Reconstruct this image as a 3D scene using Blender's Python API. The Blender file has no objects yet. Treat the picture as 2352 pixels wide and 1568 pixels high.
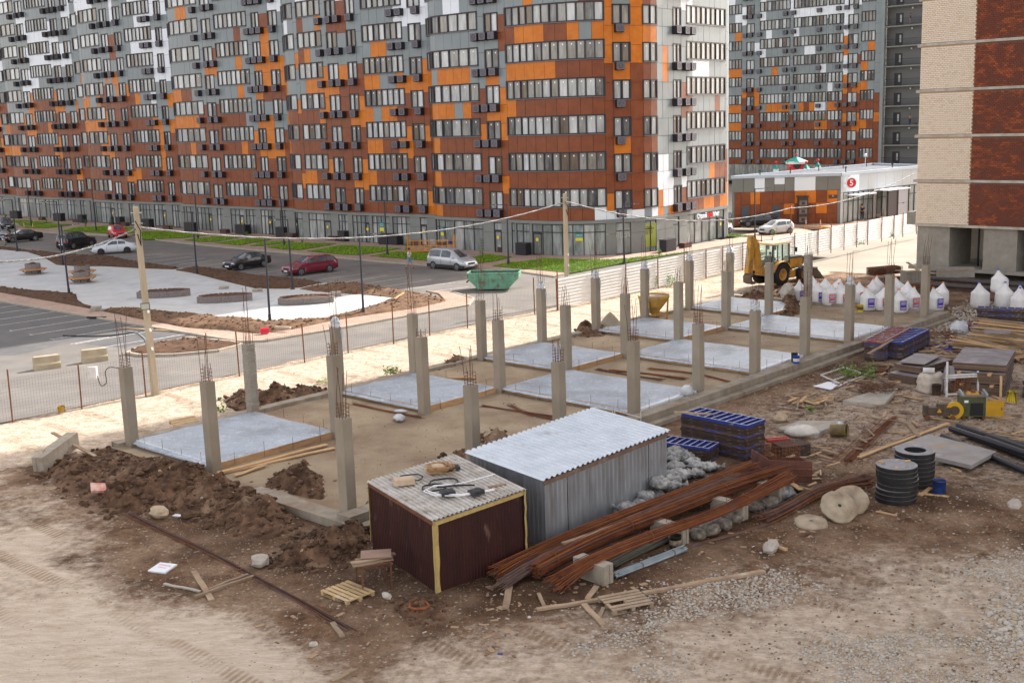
import bpy,bmesh,math,random
import numpy as np
from mathutils import Vector,Matrix
# ------------------------------------------------------------------ camera, sky, sun, exposure
SC=bpy.context.scene
CH,CF,CP,CR=12.5,2691.0,math.radians(10.67),math.radians(-1.82)
IW,IH=2352.0,1568.0
_f=Vector((0,math.cos(CP),-math.sin(CP)));_r=Vector((1,0,0));_u=_r.cross(_f)
CRr=math.cos(CR)*_r+math.sin(CR)*_u
CUu=-math.sin(CR)*_r+math.cos(CR)*_u
cd=bpy.data.cameras.new('camera');cam=bpy.data.objects.new('camera',cd);SC.collection.objects.link(cam)
cd.sensor_width=36.0;cd.lens=36.0*CF/IW;cd.clip_start=0.5;cd.clip_end=2000
cam.matrix_world=Matrix(((CRr.x,CUu.x,-_f.x,0),(CRr.y,CUu.y,-_f.y,0),(CRr.z,CUu.z,-_f.z,CH),(0,0,0,1)))
SC.camera=cam
SUN_AZ,SUN_EL=math.radians(42.3),math.radians(37.0)
SUN=Vector((math.cos(SUN_AZ)*math.cos(SUN_EL),math.sin(SUN_AZ)*math.cos(SUN_EL),math.sin(SUN_EL)))
w=bpy.data.worlds.new('World');SC.world=w;w.use_nodes=True
nt=w.node_tree;bg=nt.nodes['Background']
sky=nt.nodes.new('ShaderNodeTexSky');sky.sky_type='NISHITA';sky.sun_disc=False
sky.sun_elevation=SUN_EL;sky.sun_rotation=math.atan2(SUN.x,SUN.y);sky.dust_density=2.0;sky.air_density=1.0
bw=nt.nodes.new('ShaderNodeRGBToBW');nt.links.new(sky.outputs[0],bw.inputs[0])
cl=nt.nodes.new('ShaderNodeMix');cl.data_type='RGBA';cl.blend_type='MULTIPLY';cl.inputs[0].default_value=1.0
nt.links.new(bw.outputs[0],cl.inputs[6]);cl.inputs[7].default_value=(1.30,1.16,1.04,1)
mxs=nt.nodes.new('ShaderNodeMix');mxs.data_type='RGBA';mxs.inputs[0].default_value=0.72
nt.links.new(sky.outputs[0],mxs.inputs[6]);nt.links.new(cl.outputs[2],mxs.inputs[7])
nt.links.new(mxs.outputs[2],bg.inputs[0]);bg.inputs[1].default_value=0.15
sd=bpy.data.lights.new('sun','SUN');sd.energy=2.5;sd.angle=math.radians(0.55);sd.color=(1.0,0.95,0.88)
so=bpy.data.objects.new('sun',sd);SC.collection.objects.link(so);so.rotation_euler=SUN.to_track_quat('Z','Y').to_euler()
so.location=(0,0,120)
SC.view_settings.view_transform='Standard';SC.view_settings.look='None'
SC.view_settings.gamma=1.0;SC.view_settings.use_curve_mapping=False
SC.view_settings.exposure=1.74
SC.render.engine='CYCLES'
SC.cycles.max_bounces=6;SC.cycles.use_denoising=True;SC.cycles.transparent_max_bounces=12
# ------------------------------------------------------------------ helpers
COL=SC.collection
RND=random.Random(7)
def ray(px,py):
 return _f+CRr*((px-IW/2)/CF)-CUu*((py-IH/2)/CF)
def G(px,py,z=0.0):
 "survey point: where the sight line of a photograph point meets the level z"
 d=ray(px,py);t=(z-CH)/d.z
 return Vector((d.x*t,d.y*t,z))
def GD(px,py,dist):
 "survey point at a given forward distance"
 d=ray(px,py);t=dist/d.y
 return Vector((d.x*t,dist,CH+d.z*t))
def hgt(base,py):
 "height above base (same plan position) at photograph row py"
 lo,hi=-5.0,60.0
 for _ in range(50):
  m=(lo+hi)/2;v=Vector((base.x,base.y,m))-Vector((0,0,CH))
  y=IH/2-CF*v.dot(CUu)/v.dot(_f)
  if y>py:lo=m
  else:hi=m
 return lo-base.z
class MB:
 def __init__(s):s.v=[];s.f=[];s.m=[];s.sm=[]
 def add(s,vs,fs,mi=0,smooth=False,M=None):
  o=len(s.v)
  if M is not None:vs=[M@Vector(p)for p in vs]
  s.v.extend([tuple(p)for p in vs])
  for f in fs:s.f.append(tuple(i+o for i in f));s.m.append(mi);s.sm.append(smooth)
  return s
 def box(s,c,d,mi=0,rz=0.0,M=None,taper=1.0):
  x,y,z=d[0]/2,d[1]/2,d[2]/2;t=taper
  vs=[(-x,-y,-z),(x,-y,-z),(x,y,-z),(-x,y,-z),(-x*t,-y*t,z),(x*t,-y*t,z),(x*t,y*t,z),(-x*t,y*t,z)]
  R=Matrix.Translation(c)@Matrix.Rotation(rz,4,'Z')
  if M is not None:R=M@R
  return s.add(vs,[(0,3,2,1),(4,5,6,7),(0,1,5,4),(1,2,6,5),(2,3,7,6),(3,0,4,7)],mi,False,R)
 def bar(s,a,b,w,h=None,mi=0,roll=0.0,up=None):
  "rectangular bar from a to b"
  a=Vector(a);b=Vector(b);h=h or w;d=b-a;L=d.length
  if L<1e-6:return s
  d.normalize();upv=Vector(up)if up else(Vector((0,0,1))if abs(d.z)<0.95 else Vector((1,0,0)))
  sx=d.cross(upv).normalized();sz=sx.cross(d).normalized()
  if roll:
   c,n=math.cos(roll),math.sin(roll);sx,sz=sx*c+sz*n,sz*c-sx*n
  sx=sx*(w/2);sz=sz*(h/2)
  vs=[a-sx-sz,a+sx-sz,a+sx+sz,a-sx+sz,b-sx-sz,b+sx-sz,b+sx+sz,b-sx+sz]
  return s.add(vs,[(3,2,1,0),(4,5,6,7),(0,1,5,4),(1,2,6,5),(2,3,7,6),(3,0,4,7)],mi)
 def tube(s,pts,r,n=6,mi=0,caps=True,smooth=True):
  pts=[Vector(p)for p in pts];k=len(pts);rs=r if isinstance(r,(list,tuple))else[r]*k
  vs=[];fs=[];ref=None
  for i,p in enumerate(pts):
   d=(pts[min(i+1,k-1)]-pts[max(i-1,0)])
   if d.length<1e-9:d=Vector((0,0,1))
   d.normalize()
   if ref is None:ref=Vector((0,0,1))if abs(d.z)<0.9 else Vector((1,0,0))
   x=d.cross(ref)
   if x.length<1e-4:x=d.cross(Vector((0.3,1,0.1)))
   x.normalize();y=d.cross(x);ref=x.cross(d)
   for j in range(n):
    a=2*math.pi*j/n;vs.append(p+(x*math.cos(a)+y*math.sin(a))*rs[i])
  for i in range(k-1):
   for j in range(n):
    fs.append((i*n+j,i*n+(j+1)%n,(i+1)*n+(j+1)%n,(i+1)*n+j))
  s.add(vs,fs,mi,smooth)
  if caps:s.add([vs[j]for j in range(n)],[tuple(range(n))],mi);s.add([vs[(k-1)*n+j]for j in range(n)],[tuple(reversed(range(n)))],mi)
  return s
 def lathe(s,prof,n=16,mi=0,M=None,smooth=True,close=False):
  vs=[];fs=[];k=len(prof)
  for r,z in prof:
   for j in range(n):
    a=2*math.pi*j/n;vs.append((r*math.cos(a),r*math.sin(a),z))
  for i in range(k if close else k-1):
   i2=(i+1)%k
   for j in range(n):
    fs.append((i*n+j,i*n+(j+1)%n,i2*n+(j+1)%n,i2*n+j))
  return s.add(vs,fs,mi,smooth,M)
 def cyl(s,c,r,h,n=16,mi=0,M=None,r2=None,smooth=True):
  r2=r if r2 is None else r2
  T=Matrix.Translation(c);T=M@T if M is not None else T
  s.lathe([(r,-h/2),(r2,h/2)],n,mi,T,smooth)
  s.add([(r2*math.cos(2*math.pi*j/n),r2*math.sin(2*math.pi*j/n),h/2)for j in range(n)],[tuple(range(n))],mi,False,T)
  return s.add([(r*math.cos(2*math.pi*j/n),r*math.sin(2*math.pi*j/n),-h/2)for j in range(n)],[tuple(reversed(range(n)))],mi,False,T)
 def prism(s,poly,z0,z1,mi=0,M=None):
  n=len(poly);ar=sum(poly[i][0]*poly[(i+1)%n][1]-poly[(i+1)%n][0]*poly[i][1]for i in range(n))
  if ar<0:poly=list(reversed(poly))
  vs=[(p[0],p[1],z0)for p in poly]+[(p[0],p[1],z1)for p in poly]
  fs=[tuple(reversed(range(n))),tuple(range(n,2*n))]+[(i,(i+1)%n,n+(i+1)%n,n+i)for i in range(n)]
  return s.add(vs,fs,mi,False,M)
 def ball(s,c,r,mi=0,n=8,k=5,sq=(1,1,1),M=None,jit=0.0,rnd=None):
  vs=[(0,0,-1)];fs=[]
  for i in range(1,k):
   th=-math.pi/2+math.pi*i/k
   for j in range(n):vs.append((math.cos(th)*math.cos(2*math.pi*j/n),math.cos(th)*math.sin(2*math.pi*j/n),math.sin(th)))
  vs.append((0,0,1))
  for j in range(n):fs.append((0,1+(j+1)%n,1+j));fs.append((len(vs)-1,len(vs)-1-n+j,len(vs)-1-n+(j+1)%n))
  for i in range(k-2):
   for j in range(n):fs.append((1+i*n+j,1+i*n+(j+1)%n,1+(i+1)*n+(j+1)%n,1+(i+1)*n+j))
  R=rnd or RND
  out=[]
  for p in vs:
   q=1+(R.uniform(-jit,jit)if jit else 0);out.append((c[0]+p[0]*r*sq[0]*q,c[1]+p[1]*r*sq[1]*q,c[2]+p[2]*r*sq[2]*q))
  return s.add(out,fs,mi,not jit or jit<0.15,M)
 def mesh(s,name,mats):
  me=bpy.data.meshes.new(name);me.from_pydata(s.v,[],s.f)
  for m in(mats if isinstance(mats,(list,tuple))else[mats]):me.materials.append(m)
  me.polygons.foreach_set('material_index',s.m);me.polygons.foreach_set('use_smooth',s.sm);me.update()
  return me
 def build(s,name,mats,parent=None,loc=None,rz=0.0,kind=None):
  return link(name,s.mesh(name,mats),parent,loc,rz,kind)
def link(name,me,parent=None,loc=None,rz=0.0,kind=None):
 o=bpy.data.objects.new(name,me);COL.objects.link(o)
 if parent is not None:o.parent=parent
 if loc is not None:o.location=loc
 if rz:o.rotation_euler=(0,0,rz)
 if kind:o['kind']=kind
 return o
def tag(o,label,cat,group=None,kind=None):
 o['label']=label;o['category']=cat
 if group:o['group']=group
 if kind:o['kind']=kind
 return o
def thing(name,label,cat,loc=(0,0,0),rz=0.0,group=None):
 o=bpy.data.objects.new(name,None);COL.objects.link(o);o.location=loc;o.rotation_euler=(0,0,rz)
 o.empty_display_size=0.2
 return tag(o,label,cat,group)
def copy_tree(o,parent=None):
 c=o.copy();COL.objects.link(c)
 if parent is not None:c.parent=parent
 for ch in o.children:copy_tree(ch,c)
 return c
def setmat(o,m,i=0):
 o.material_slots[i].link='OBJECT';o.material_slots[i].material=m
def mesh1(name,mb,mats,label,cat,loc=(0,0,0),rz=0.0,group=None,kind=None):
 return tag(mb.build(name,mats,None,loc,rz),label,cat,group,kind)
def structure(name,mb,mats):return mb.build(name,mats,None,None,0,'structure')
# ------------------------------------------------------------------ numpy noise
def vnoise(x,y,sc,seed):
 r=np.random.RandomState(seed).rand(257,257)
 x=np.asarray(x)/sc+1000.37;y=np.asarray(y)/sc+1000.71
 xi=np.floor(x).astype(int);yi=np.floor(y).astype(int);fx=x-xi;fy=y-yi
 fx=fx*fx*(3-2*fx);fy=fy*fy*(3-2*fy);xi%=256;yi%=256
 a=r[xi,yi];b=r[xi+1,yi];c=r[xi,yi+1];d=r[xi+1,yi+1]
 return(a*(1-fx)+b*fx)*(1-fy)+(c*(1-fx)+d*fx)*fy-0.5
def fbm(x,y,sc,seed,o=4,g=0.5):
 t=0;a=1.0
 for i in range(o):t=t+a*vnoise(x,y,sc/(2**i),seed+i);a*=g
 return t
def sstep(a,b,x):
 t=np.clip((x-a)/(b-a),0,1);return t*t*(3-2*t)
def seg_dist(x,y,pts,closed=False):
 pts=[(p[0],p[1])for p in pts]
 if closed:pts=pts+[pts[0]]
 best=np.full(np.shape(x),1e9)
 for(ax,ay),(bx,by)in zip(pts[:-1],pts[1:]):
  dx,dy=bx-ax,by-ay;L=dx*dx+dy*dy+1e-12
  t=np.clip(((x-ax)*dx+(y-ay)*dy)/L,0,1)
  best=np.minimum(best,np.hypot(x-ax-t*dx,y-ay-t*dy))
 return best
def in_poly(x,y,pts):
 x=np.asarray(x);y=np.asarray(y);ins=np.zeros(x.shape,bool);n=len(pts)
 for i in range(n):
  x1,y1=pts[i][0],pts[i][1];x2,y2=pts[(i+1)%n][0],pts[(i+1)%n][1]
  if y1==y2:continue
  c=((y1>y)!=(y2>y))&(x<(x2-x1)*(y-y1)/(y2-y1)+x1);ins^=c
 return ins
def sdist(x,y,pts):
 d=seg_dist(x,y,pts,True);return np.where(in_poly(x,y,pts),-d,d)
# ------------------------------------------------------------------ materials
MATS={}
def M(name,col,rough=0.8,col2=None,ns=3.0,det=4.0,mixw=(0.35,0.65),metal=0.0,bump=0.0,bs=None,spec=0.4,pos=False,
stain=None,ss=0.6,sw=(0.55,0.75),trans=0.0,alpha=1.0,vec=(1,1,1),coat=0.0,emit=None,wave=None,ior=1.45,rnd=0.0):
 if name in MATS:return MATS[name]
 m=bpy.data.materials.new(name);m.use_nodes=True;MATS[name]=m
 nt=m.node_tree;N=nt.nodes;L=nt.links;b=N['Principled BSDF']
 b.inputs['Roughness'].default_value=rough;b.inputs['Metallic'].default_value=metal
 b.inputs['Specular IOR Level'].default_value=spec;b.inputs['IOR'].default_value=ior
 b.inputs['Transmission Weight'].default_value=trans;b.inputs['Alpha'].default_value=alpha;b.inputs['Coat Weight'].default_value=coat
 if emit:b.inputs['Emission Color'].default_value=(*emit[0],1);b.inputs['Emission Strength'].default_value=emit[1]
 c4=(*col,1);src=None
 if col2 or bump or stain or wave or rnd:
  if pos:v=N.new('ShaderNodeNewGeometry').outputs['Position']
  else:v=N.new('ShaderNodeTexCoord').outputs['Object']
  mp=N.new('ShaderNodeMapping');mp.inputs['Scale'].default_value=vec;L.new(v,mp.inputs[0]);v=mp.outputs[0]
  def noise(s,d=det):
   n=N.new('ShaderNodeTexNoise');n.inputs['Scale'].default_value=s;n.inputs['Detail'].default_value=d
   n.inputs['Roughness'].default_value=0.6;L.new(v,n.inputs['Vector']);return n.outputs['Fac']
  def ramp(f,a,bb,ca,cb):
   r=N.new('ShaderNodeValToRGB');r.color_ramp.elements[0].position=a;r.color_ramp.elements[1].position=bb
   r.color_ramp.elements[0].color=ca;r.color_ramp.elements[1].color=cb;L.new(f,r.inputs[0]);return r.outputs[0]
  if col2:src=ramp(noise(ns),mixw[0],mixw[1],c4,(*col2,1))
  if stain:
   mx=N.new('ShaderNodeMix');mx.data_type='RGBA'
   L.new(ramp(noise(ss),sw[0],sw[1],(0,0,0,1),(1,1,1,1)),mx.inputs[0])
   if src:L.new(src,mx.inputs[6])
   else:mx.inputs[6].default_value=c4
   mx.inputs[7].default_value=(*stain,1);src=mx.outputs[2]
  if rnd:
   oi=N.new('ShaderNodeObjectInfo');hs=N.new('ShaderNodeHueSaturation')
   mr=N.new('ShaderNodeMapRange');mr.inputs[3].default_value=1-rnd;mr.inputs[4].default_value=1+rnd
   L.new(oi.outputs['Random'],mr.inputs[0]);L.new(mr.outputs[0],hs.inputs['Value'])
   if src:L.new(src,hs.inputs['Color'])
   else:hs.inputs['Color'].default_value=c4
   src=hs.outputs[0]
  if src:L.new(src,b.inputs['Base Color'])
  if bump or wave:
   bp=N.new('ShaderNodeBump');bp.inputs['Strength'].default_value=min(1.0,bump or wave[1]);bp.inputs['Distance'].default_value=0.02
   if wave:
    wv=N.new('ShaderNodeTexWave');wv.inputs['Scale'].default_value=wave[0];wv.bands_direction=wave[2];L.new(v,wv.inputs['Vector']);L.new(wv.outputs['Fac'],bp.inputs['Height'])
    bp.inputs['Distance'].default_value=wave[3]if len(wave)>3 else 0.02
   else:L.new(noise(bs or ns*4,6),bp.inputs['Height'])
   L.new(bp.outputs[0],b.inputs['Normal'])
 if src is None:b.inputs['Base Color'].default_value=c4
 return m
ORD='first second third fourth fifth sixth seventh eighth ninth tenth eleventh twelfth thirteenth fourteenth fifteenth sixteenth seventeenth eighteenth nineteenth twentieth'.split()
concrete=M('concrete',(.30,.275,.235),.9,(.22,.20,.17),2.2,6,(.3,.7),bump=.35,bs=18,stain=(.36,.33,.29),ss=1.1)
concrete_pale=M('pale concrete',(.42,.39,.34),.92,(.33,.30,.25),2.5,6,bump=.4,bs=16,stain=(.27,.22,.17),ss=1.4)
concrete_block=M('block concrete',(.36,.32,.26),.92,(.27,.235,.19),3,6,bump=.3,bs=22,stain=(.26,.15,.08),ss=1.6,sw=(.6,.8))
rust=M('rust',(.16,.05,.02),.85,(.27,.095,.03),9,5,bump=.3,bs=40)
rebar_m=M('rebar steel',(.085,.045,.032),.8,(.16,.07,.035),4,4)
rust_dark=M('dark rusty steel',(.10,.04,.025),.8,(.17,.07,.035),4,5,bump=.3,bs=30,stain=(.05,.025,.02),ss=2)
wood_new=M('new timber',(.52,.35,.19),.8,(.43,.27,.13),2.2,6,vec=(1,1,6),bump=.15,bs=9,rnd=.12)
wood_old=M('weathered timber',(.36,.27,.18),.85,(.24,.165,.105),2.5,6,vec=(1,1,4),bump=.25,bs=9,stain=(.46,.39,.30),ss=1.3,rnd=.22)
wood_dark=M('dark board',(.15,.095,.07),.8,(.20,.13,.095),3,5,stain=(.30,.24,.2),ss=2)
black_p=M('black plastic',(.012,.012,.014),.45)
black_m=M('dark metal',(.022,.024,.028),.5)
white_p=M('white plastic',(.75,.76,.78),.5)
white_d=M('dusty white paint',(.62,.62,.62),.6,(.48,.46,.43),5,4)
yellow=M('yellow paint',(.62,.34,.02),.5,(.50,.25,.02),4,4,stain=(.2,.12,.05),ss=3,sw=(.6,.72))
# ------------------------------------------------------------------ facade machinery (main block and the far tower)
clad_brown=M('brown wood grain cladding',(.235,.064,.020),.42,(.185,.047,.016),1.2,3,pos=True,wave=(9,.25,'X',.006))
clad_orange=M('orange wood grain cladding',(.62,.19,.014),.42,(.52,.145,.010),1.2,3,pos=True,wave=(9,.25,'X',.006))
clad_grey=M('grey cladding',(.235,.27,.285),.36,(.21,.245,.26),.5,2,pos=True)
clad_white=M('white cladding',(.74,.79,.85),.4)
clad_dark=M('cladding joint',(.05,.045,.045),.9)
frame_m=M('dark window frame',(.035,.030,.038),.45)
sill_m=M('metal sill',(.16,.16,.18),.4)
basket_m=M('dark basket metal',(.024,.020,.027),.55);basket_f=M('basket front',(.15,.14,.165),.5)
basket_d=M('basket grille dark',(.012,.011,.014),.7)  # dark tone of the basket's fan rings, bars and brackets
CLAD=[clad_brown,clad_orange,clad_grey,clad_white]
def glass(n,c,r=.06,c2=None,s=1.5):return M(n,c,r,c2,s,3,spec=.65,pos=True,vec=(1.6,1.6,.35))
PANES=[glass('dark room glass',(.05,.05,.055),.05,(.20,.20,.20)),glass('grey room glass',(.20,.20,.19),.06,(.33,.33,.31)),
glass('pale film and sky glass',(.50,.52,.52),.08,(.30,.315,.315)),glass('milky film and sky glass',(.62,.64,.65),.10,(.44,.46,.465)),
glass('curtained glass',(.33,.31,.27),.12,(.17,.16,.14)),glass('brown room glass',(.10,.075,.055),.05,(.18,.14,.10))]
PW=[.13,.22,.29,.2,.1,.06]  # pale panes weighted up, painting sky reflection into the glass colour
sticker_m=M('white sticker',(.85,.85,.85),.6)
shop_glass=glass('shop glass',(.15,.17,.165),.04,(.33,.36,.35));shop_glass2=glass('pale shop glass',(.26,.28,.27),.06,(.16,.18,.17))
shop_glass3=glass('white curtained shop glass',(.46,.47,.46),.08,(.20,.22,.22),1.1)
pier_m=M('grey pier panel',(.215,.225,.215),.6,(.19,.20,.19),1.0,3,pos=True)
roof_m=M('roofing',(.10,.11,.13),.8)
class Path:
 def __init__(s,pts):
  s.p=[Vector((p[0],p[1]))for p in pts];s.t=[0.0]
  for a,b in zip(s.p[:-1],s.p[1:]):s.t.append(s.t[-1]+(b-a).length)
 def at(s,t):
  t=max(0.0,min(s.t[-1],t));lo,hi=0,len(s.t)-1
  while hi-lo>1:
   m=(lo+hi)//2
   if s.t[m]<=t:lo=m
   else:hi=m
  k=(t-s.t[lo])/max(1e-9,s.t[hi]-s.t[lo]);return s.p[lo].lerp(s.p[hi],k)
 def nrm(s,t):
  d=(s.at(t+.05)-s.at(t-.05)).normalized();return Vector((-d.y,d.x))*s.side
 side=1
 def hit(s,px,py):
  d=ray(px,py);best=None
  dx,dy=d.x,d.y
  for i in range(len(s.p)-1):
   a,b=s.p[i],s.p[i+1];c1=a.x*dy-a.y*dx;c2=b.x*dy-b.y*dx
   if c1*c2<=0 and c1!=c2:
    k=c1/(c1-c2);q=a.lerp(b,k);t=s.t[i]+k*(s.t[i+1]-s.t[i]);D=q.length
    if best is None or D<best[0]:best=(D,t)
  return best[1]if best else None
def unit_panel():
 mb=MB();mb.box((.5,0,.5),(1,.05,1),0);return mb.mesh('cladding_panel',[clad_brown])
UNITP=unit_panel()
def quad_strip(mb,path,t0,t1,z0,z1,off,mi=0,step=.6):
 n=max(1,int(math.ceil((t1-t0)/step)));prev=None
 for i in range(n+1):
  t=t0+(t1-t0)*i/n;q=path.at(t)+path.nrm(t)*off
  if prev is not None:mb.add([(prev.x,prev.y,z0),(q.x,q.y,z0),(q.x,q.y,z1),(prev.x,prev.y,z1)],[(0,1,2,3)],mi)
  prev=q
class Facade:
 LIM=290
 def __init__(s,root,path,wins,acs,sills,wh,top,colfn,ztop,base,ndrop=.33,sticker_rows=3,panel_w=1.15,lim_win=300,lim_pane=240):
  s.root=root;s.path=path
  cand=[]
  wins=sorted([w_ for w_ in wins if w_[0]is not None and w_[1]is not None and w_[1]>w_[0]+.3])
  T1=path.t[-1]
  core=MB();quad_strip(core,path,0,T1,base,top,-.13,0,.5)
  core.build('wall',clad_dark,root)
  cols=[];t=0.0
  for a,b,n,ty in wins:
   if a-t>.12:cols.append((t,a,None))
   cols.append((a,b,ty));t=b
  if T1-t>.12:cols.append((t,T1,None))
  nf=len(sills)
  def zs(k,ty):
   dd=-ndrop if ty=='n' else 0
   return(sills[k]+dd,sills[k]+wh+dd*.9)if k<nf else(ztop,ztop)
  for a,b,ty in cols:
   n=max(1,round((b-a)/panel_w))
   for i in range(n):
    u0=a+(b-a)*i/n;u1=a+(b-a)*(i+1)/n
    zc=base
    for k in range(nf):
     if ty is None:
      z0,z1=sills[k]-.42,sills[k]+wh-.55
      if z0-zc>.1:cand.append((u0,u1,zc,z0,k))
      cand.append((u0,u1,z0,z1,k));zc=z1
     else:
      z0,z1=zs(k,ty)
      if z0-zc>.1:cand.append((u0,u1,zc,z0,k))
      zc=z1
    if ztop-zc>.2:cand.append((u0,u1,zc,ztop,nf))
  full=[]
  for c in cand:
   q=path.at((c[0]+c[1])/2);zm=(c[2]+c[3])/2
   full.append(((q-Vector((0,0))).length_squared+(zm-CH)**2,c,q,zm))
  full.sort(key=lambda e:e[0]);rest=MB()
  for i,(D,c,q,zm)in enumerate(full):
   t0,t1,z0,z1,k=c;a=path.at(t0);b=path.at(t1);nn=path.nrm((t0+t1)/2)
   mi=colfn((t0+t1)/2,zm,k);g=.014
   d=(b-a);ang=math.atan2(d.y,d.x);L=d.length
   pr=.012*((int(t0*7)+k)%2)
   o2=a+nn*(-.03+pr)+d.normalized()*g
   if i<s.LIM:
    o=link('cladding_panel',UNITP,root,(o2.x,o2.y,z0+g));o.rotation_euler=(0,0,ang);o.scale=(L-2*g,1,z1-z0-2*g)
    setmat(o,CLAD[mi])
   else:
    m4=Matrix.Translation((o2.x,o2.y,z0+g))@Matrix.Rotation(ang,4,'Z')
    rest.box(((L-2*g)/2,0,(z1-z0)/2-g),(L-2*g,.05,z1-z0-2*g),mi,0,m4)
  if rest.v:rest.build('cladding_panels',CLAD,root,None,0,'stuff')
        # windows
  wl=[]
  for a,b,n,ty in wins:
   for k in range(nf):
    z0,z1=zs(k,ty);q=path.at((a+b)/2);wl.append(((q.length_squared+(z0-CH)**2),k,a,b,n,ty,z0,z1))
  wl.sort(key=lambda e:e[0]);npane=0;cache={};wrest=MB();prest=MB()
  for i,(D,k,a,b,n,ty,z0,z1)in enumerate(wl):
   h=z1-z0;key=(a,b)
   if key not in cache:cache[key]=s.win_mesh(a,b,n,h)
   fm,o0,pq=cache[key]
   if i<lim_win:
    wo=link('window',fm,root,(o0.x,o0.y,z0));rr=random.Random(int(a*131+k*977))
    if npane+n<=lim_pane:
     for(vs,st)in pq:
      pm=MB();pm.add(vs,[(0,1,2,3)]);pm.box(((vs[0][0]+vs[1][0])/2,(vs[0][1]+vs[1][1])/2,h*.5),(.001,.001,.001))
      pm=MB();pm.add(vs,[(0,1,2,3)]);
      if k<sticker_rows+2:pm.add(st,[(0,1,2,3)],1)
      pm.build('pane',[rr.choices(PANES,PW)[0],sticker_m],wo);npane+=1
    else:
     pm=MB()
     for(vs,st)in pq:
      pm.add(vs,[(0,1,2,3)],rr.choices(range(6),PW)[0])
      if k<sticker_rows+2:pm.add(st,[(0,1,2,3)],6)
     pm.build('panes',PANES+[sticker_m],wo,None,0,'stuff')
   else:
    rr=random.Random(int(a*131+k*977));Tm=Matrix.Translation((o0.x,o0.y,z0))
    wrest.add([v.co for v in fm.vertices],[tuple(p.vertices)for p in fm.polygons],0,False,Tm)
    for(vs,st)in pq:wrest.add(vs,[(0,1,2,3)],1+rr.choices(range(6),PW)[0],False,Tm)
  if wrest.v:wrest.build('windows',[frame_m]+PANES,root,None,0,'stuff')
        # air conditioner baskets
  bm_=s.basket_mesh();al=[]
  for t in acs:
   if t is None:continue
   for k in range(nf):
    q=path.at(t);al.append((q.length_squared+(sills[k]-CH)**2,t,sills[k]-.33))
  al.sort(key=lambda e:e[0]);arest=MB()
  for i,(D,t,z)in enumerate(al):
   q=path.at(t);nn=path.nrm(t);ang=math.atan2(nn.y,nn.x)+math.pi/2
   if i<s.LIM:link('air_conditioner_basket',bm_,root,(q.x,q.y,z),ang)
   else:
    arest.add([v.co for v in bm_.vertices],[tuple(p.vertices)for p in bm_.polygons],0,False,Matrix.Translation((q.x,q.y,z))@Matrix.Rotation(ang,4,'Z'))
  if arest.v:arest.build('air_conditioner_baskets',basket_m,root,None,0,'stuff')
 def win_mesh(s,a,b,n,h):
  P=s.path;o0=P.at((a+b)/2);mb=MB();pq=[]
  ts=[a+(b-a)*i/n for i in range(n+1)]
  R=[];
  for t in ts:q=P.at(t)-o0;nn=P.nrm(t);R.append((q,nn))
  for i in range(n+1):
   q,nn=R[i];wd=.15 if i in(0,n)else .095
   c=q+nn*-.035;mb.box((c.x,c.y,h/2),(wd,.15,h),0,math.atan2(nn.y,nn.x)+math.pi/2)
  for i in range(n):
   (q0,n0),(q1,n1)=R[i],R[i+1]
   for z,hh,off,w_,m_ in((h-.055,.11,-.035,.15,0),(.06,.12,-.035,.15,0),(-.01,.05,.05,.16,1)):
    a0=q0+n0*off;a1=q1+n1*off
    mb.bar((a0.x,a0.y,z),(a1.x,a1.y,z),w_,hh,m_)
   a0=q0+n0*-.075;a1=q1+n1*-.075
   vs=[(a1.x,a1.y,0),(a0.x,a0.y,0),(a0.x,a0.y,h),(a1.x,a1.y,h)]
   c=(a0+a1)/2+(n0+n1)/2*.006;e=(a1-a0).normalized()*.055
   st=[(c.x+e.x,c.y+e.y,h-.42),(c.x-e.x,c.y-e.y,h-.42),(c.x-e.x,c.y-e.y,h-.27),(c.x+e.x,c.y+e.y,h-.27)]
   pq.append((vs,st))
   rr=random.Random(int(a*311+i*17))
   if rr.random()<.35:
    e2=(a1-a0)*.12;b0=a0+e2+n0*.03;b1=a1-e2+n1*.03
    for p,q_ in(((b0.x,b0.y,.1),(b0.x,b0.y,h-.1)),((b1.x,b1.y,.1),(b1.x,b1.y,h-.1))):mb.bar(p,q_,.05,.05)
  return mb.mesh('window',[frame_m,sill_m]),o0,pq
 def basket_mesh(s):
  mb=MB();w_,d_,h_=.80,.56,.66
        # local: x along the wall, -y outward (rotated so that -y... ) ; outward is -y after rotation
  mb.box((0,-d_/2,-h_/2),(w_,d_,h_),0);mb.box((0,-d_-.002,-h_/2),(w_-.02,.012,h_-.02),2)
  y=-d_-.004
  for(x,z,sx,sz)in((0,-.02,w_,.05),(0,-h_+.025,w_,.05),(-w_/2+.025,-h_/2,.05,h_),(w_/2-.025,-h_/2,.05,h_)):
   mb.box((x,y,z),(sx,.03,sz),2)
  for r0,r1 in((.24,.20),(.14,.11)):
   n=14
   for j in range(n):
    a0,a1=2*math.pi*j/n,2*math.pi*(j+1)/n
    p=[(r*math.cos(a),y-.004,-h_/2+r*math.sin(a))for r,a in((r0,a0),(r0,a1),(r1,a1),(r1,a0))]
    mb.add(p,[(0,1,2,3)],1)
  for j in range(5):mb.box((-.3+j*.15,y+.002,-h_/2),(.012,.012,h_-.1),1)
  for x in(-.32,.32):mb.bar((x,-d_+.05,-h_-.04),(x,0,-h_-.04),.05,.05,1)
  return mb.mesh('air_conditioner_basket',[basket_m,basket_d,basket_f])
Z1=lambda x,y:(x/4,y/4)
Z2=lambda x,y:(588+x/4,y/4)
Z3=lambda x,y:(1176+x/4,y/4)
Z4=lambda x,y:(1764+x/4,y/4)
Z5=lambda x,y:(x/4,392+y/4)
Z6=lambda x,y:(588+x/4,392+y/4)
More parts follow.
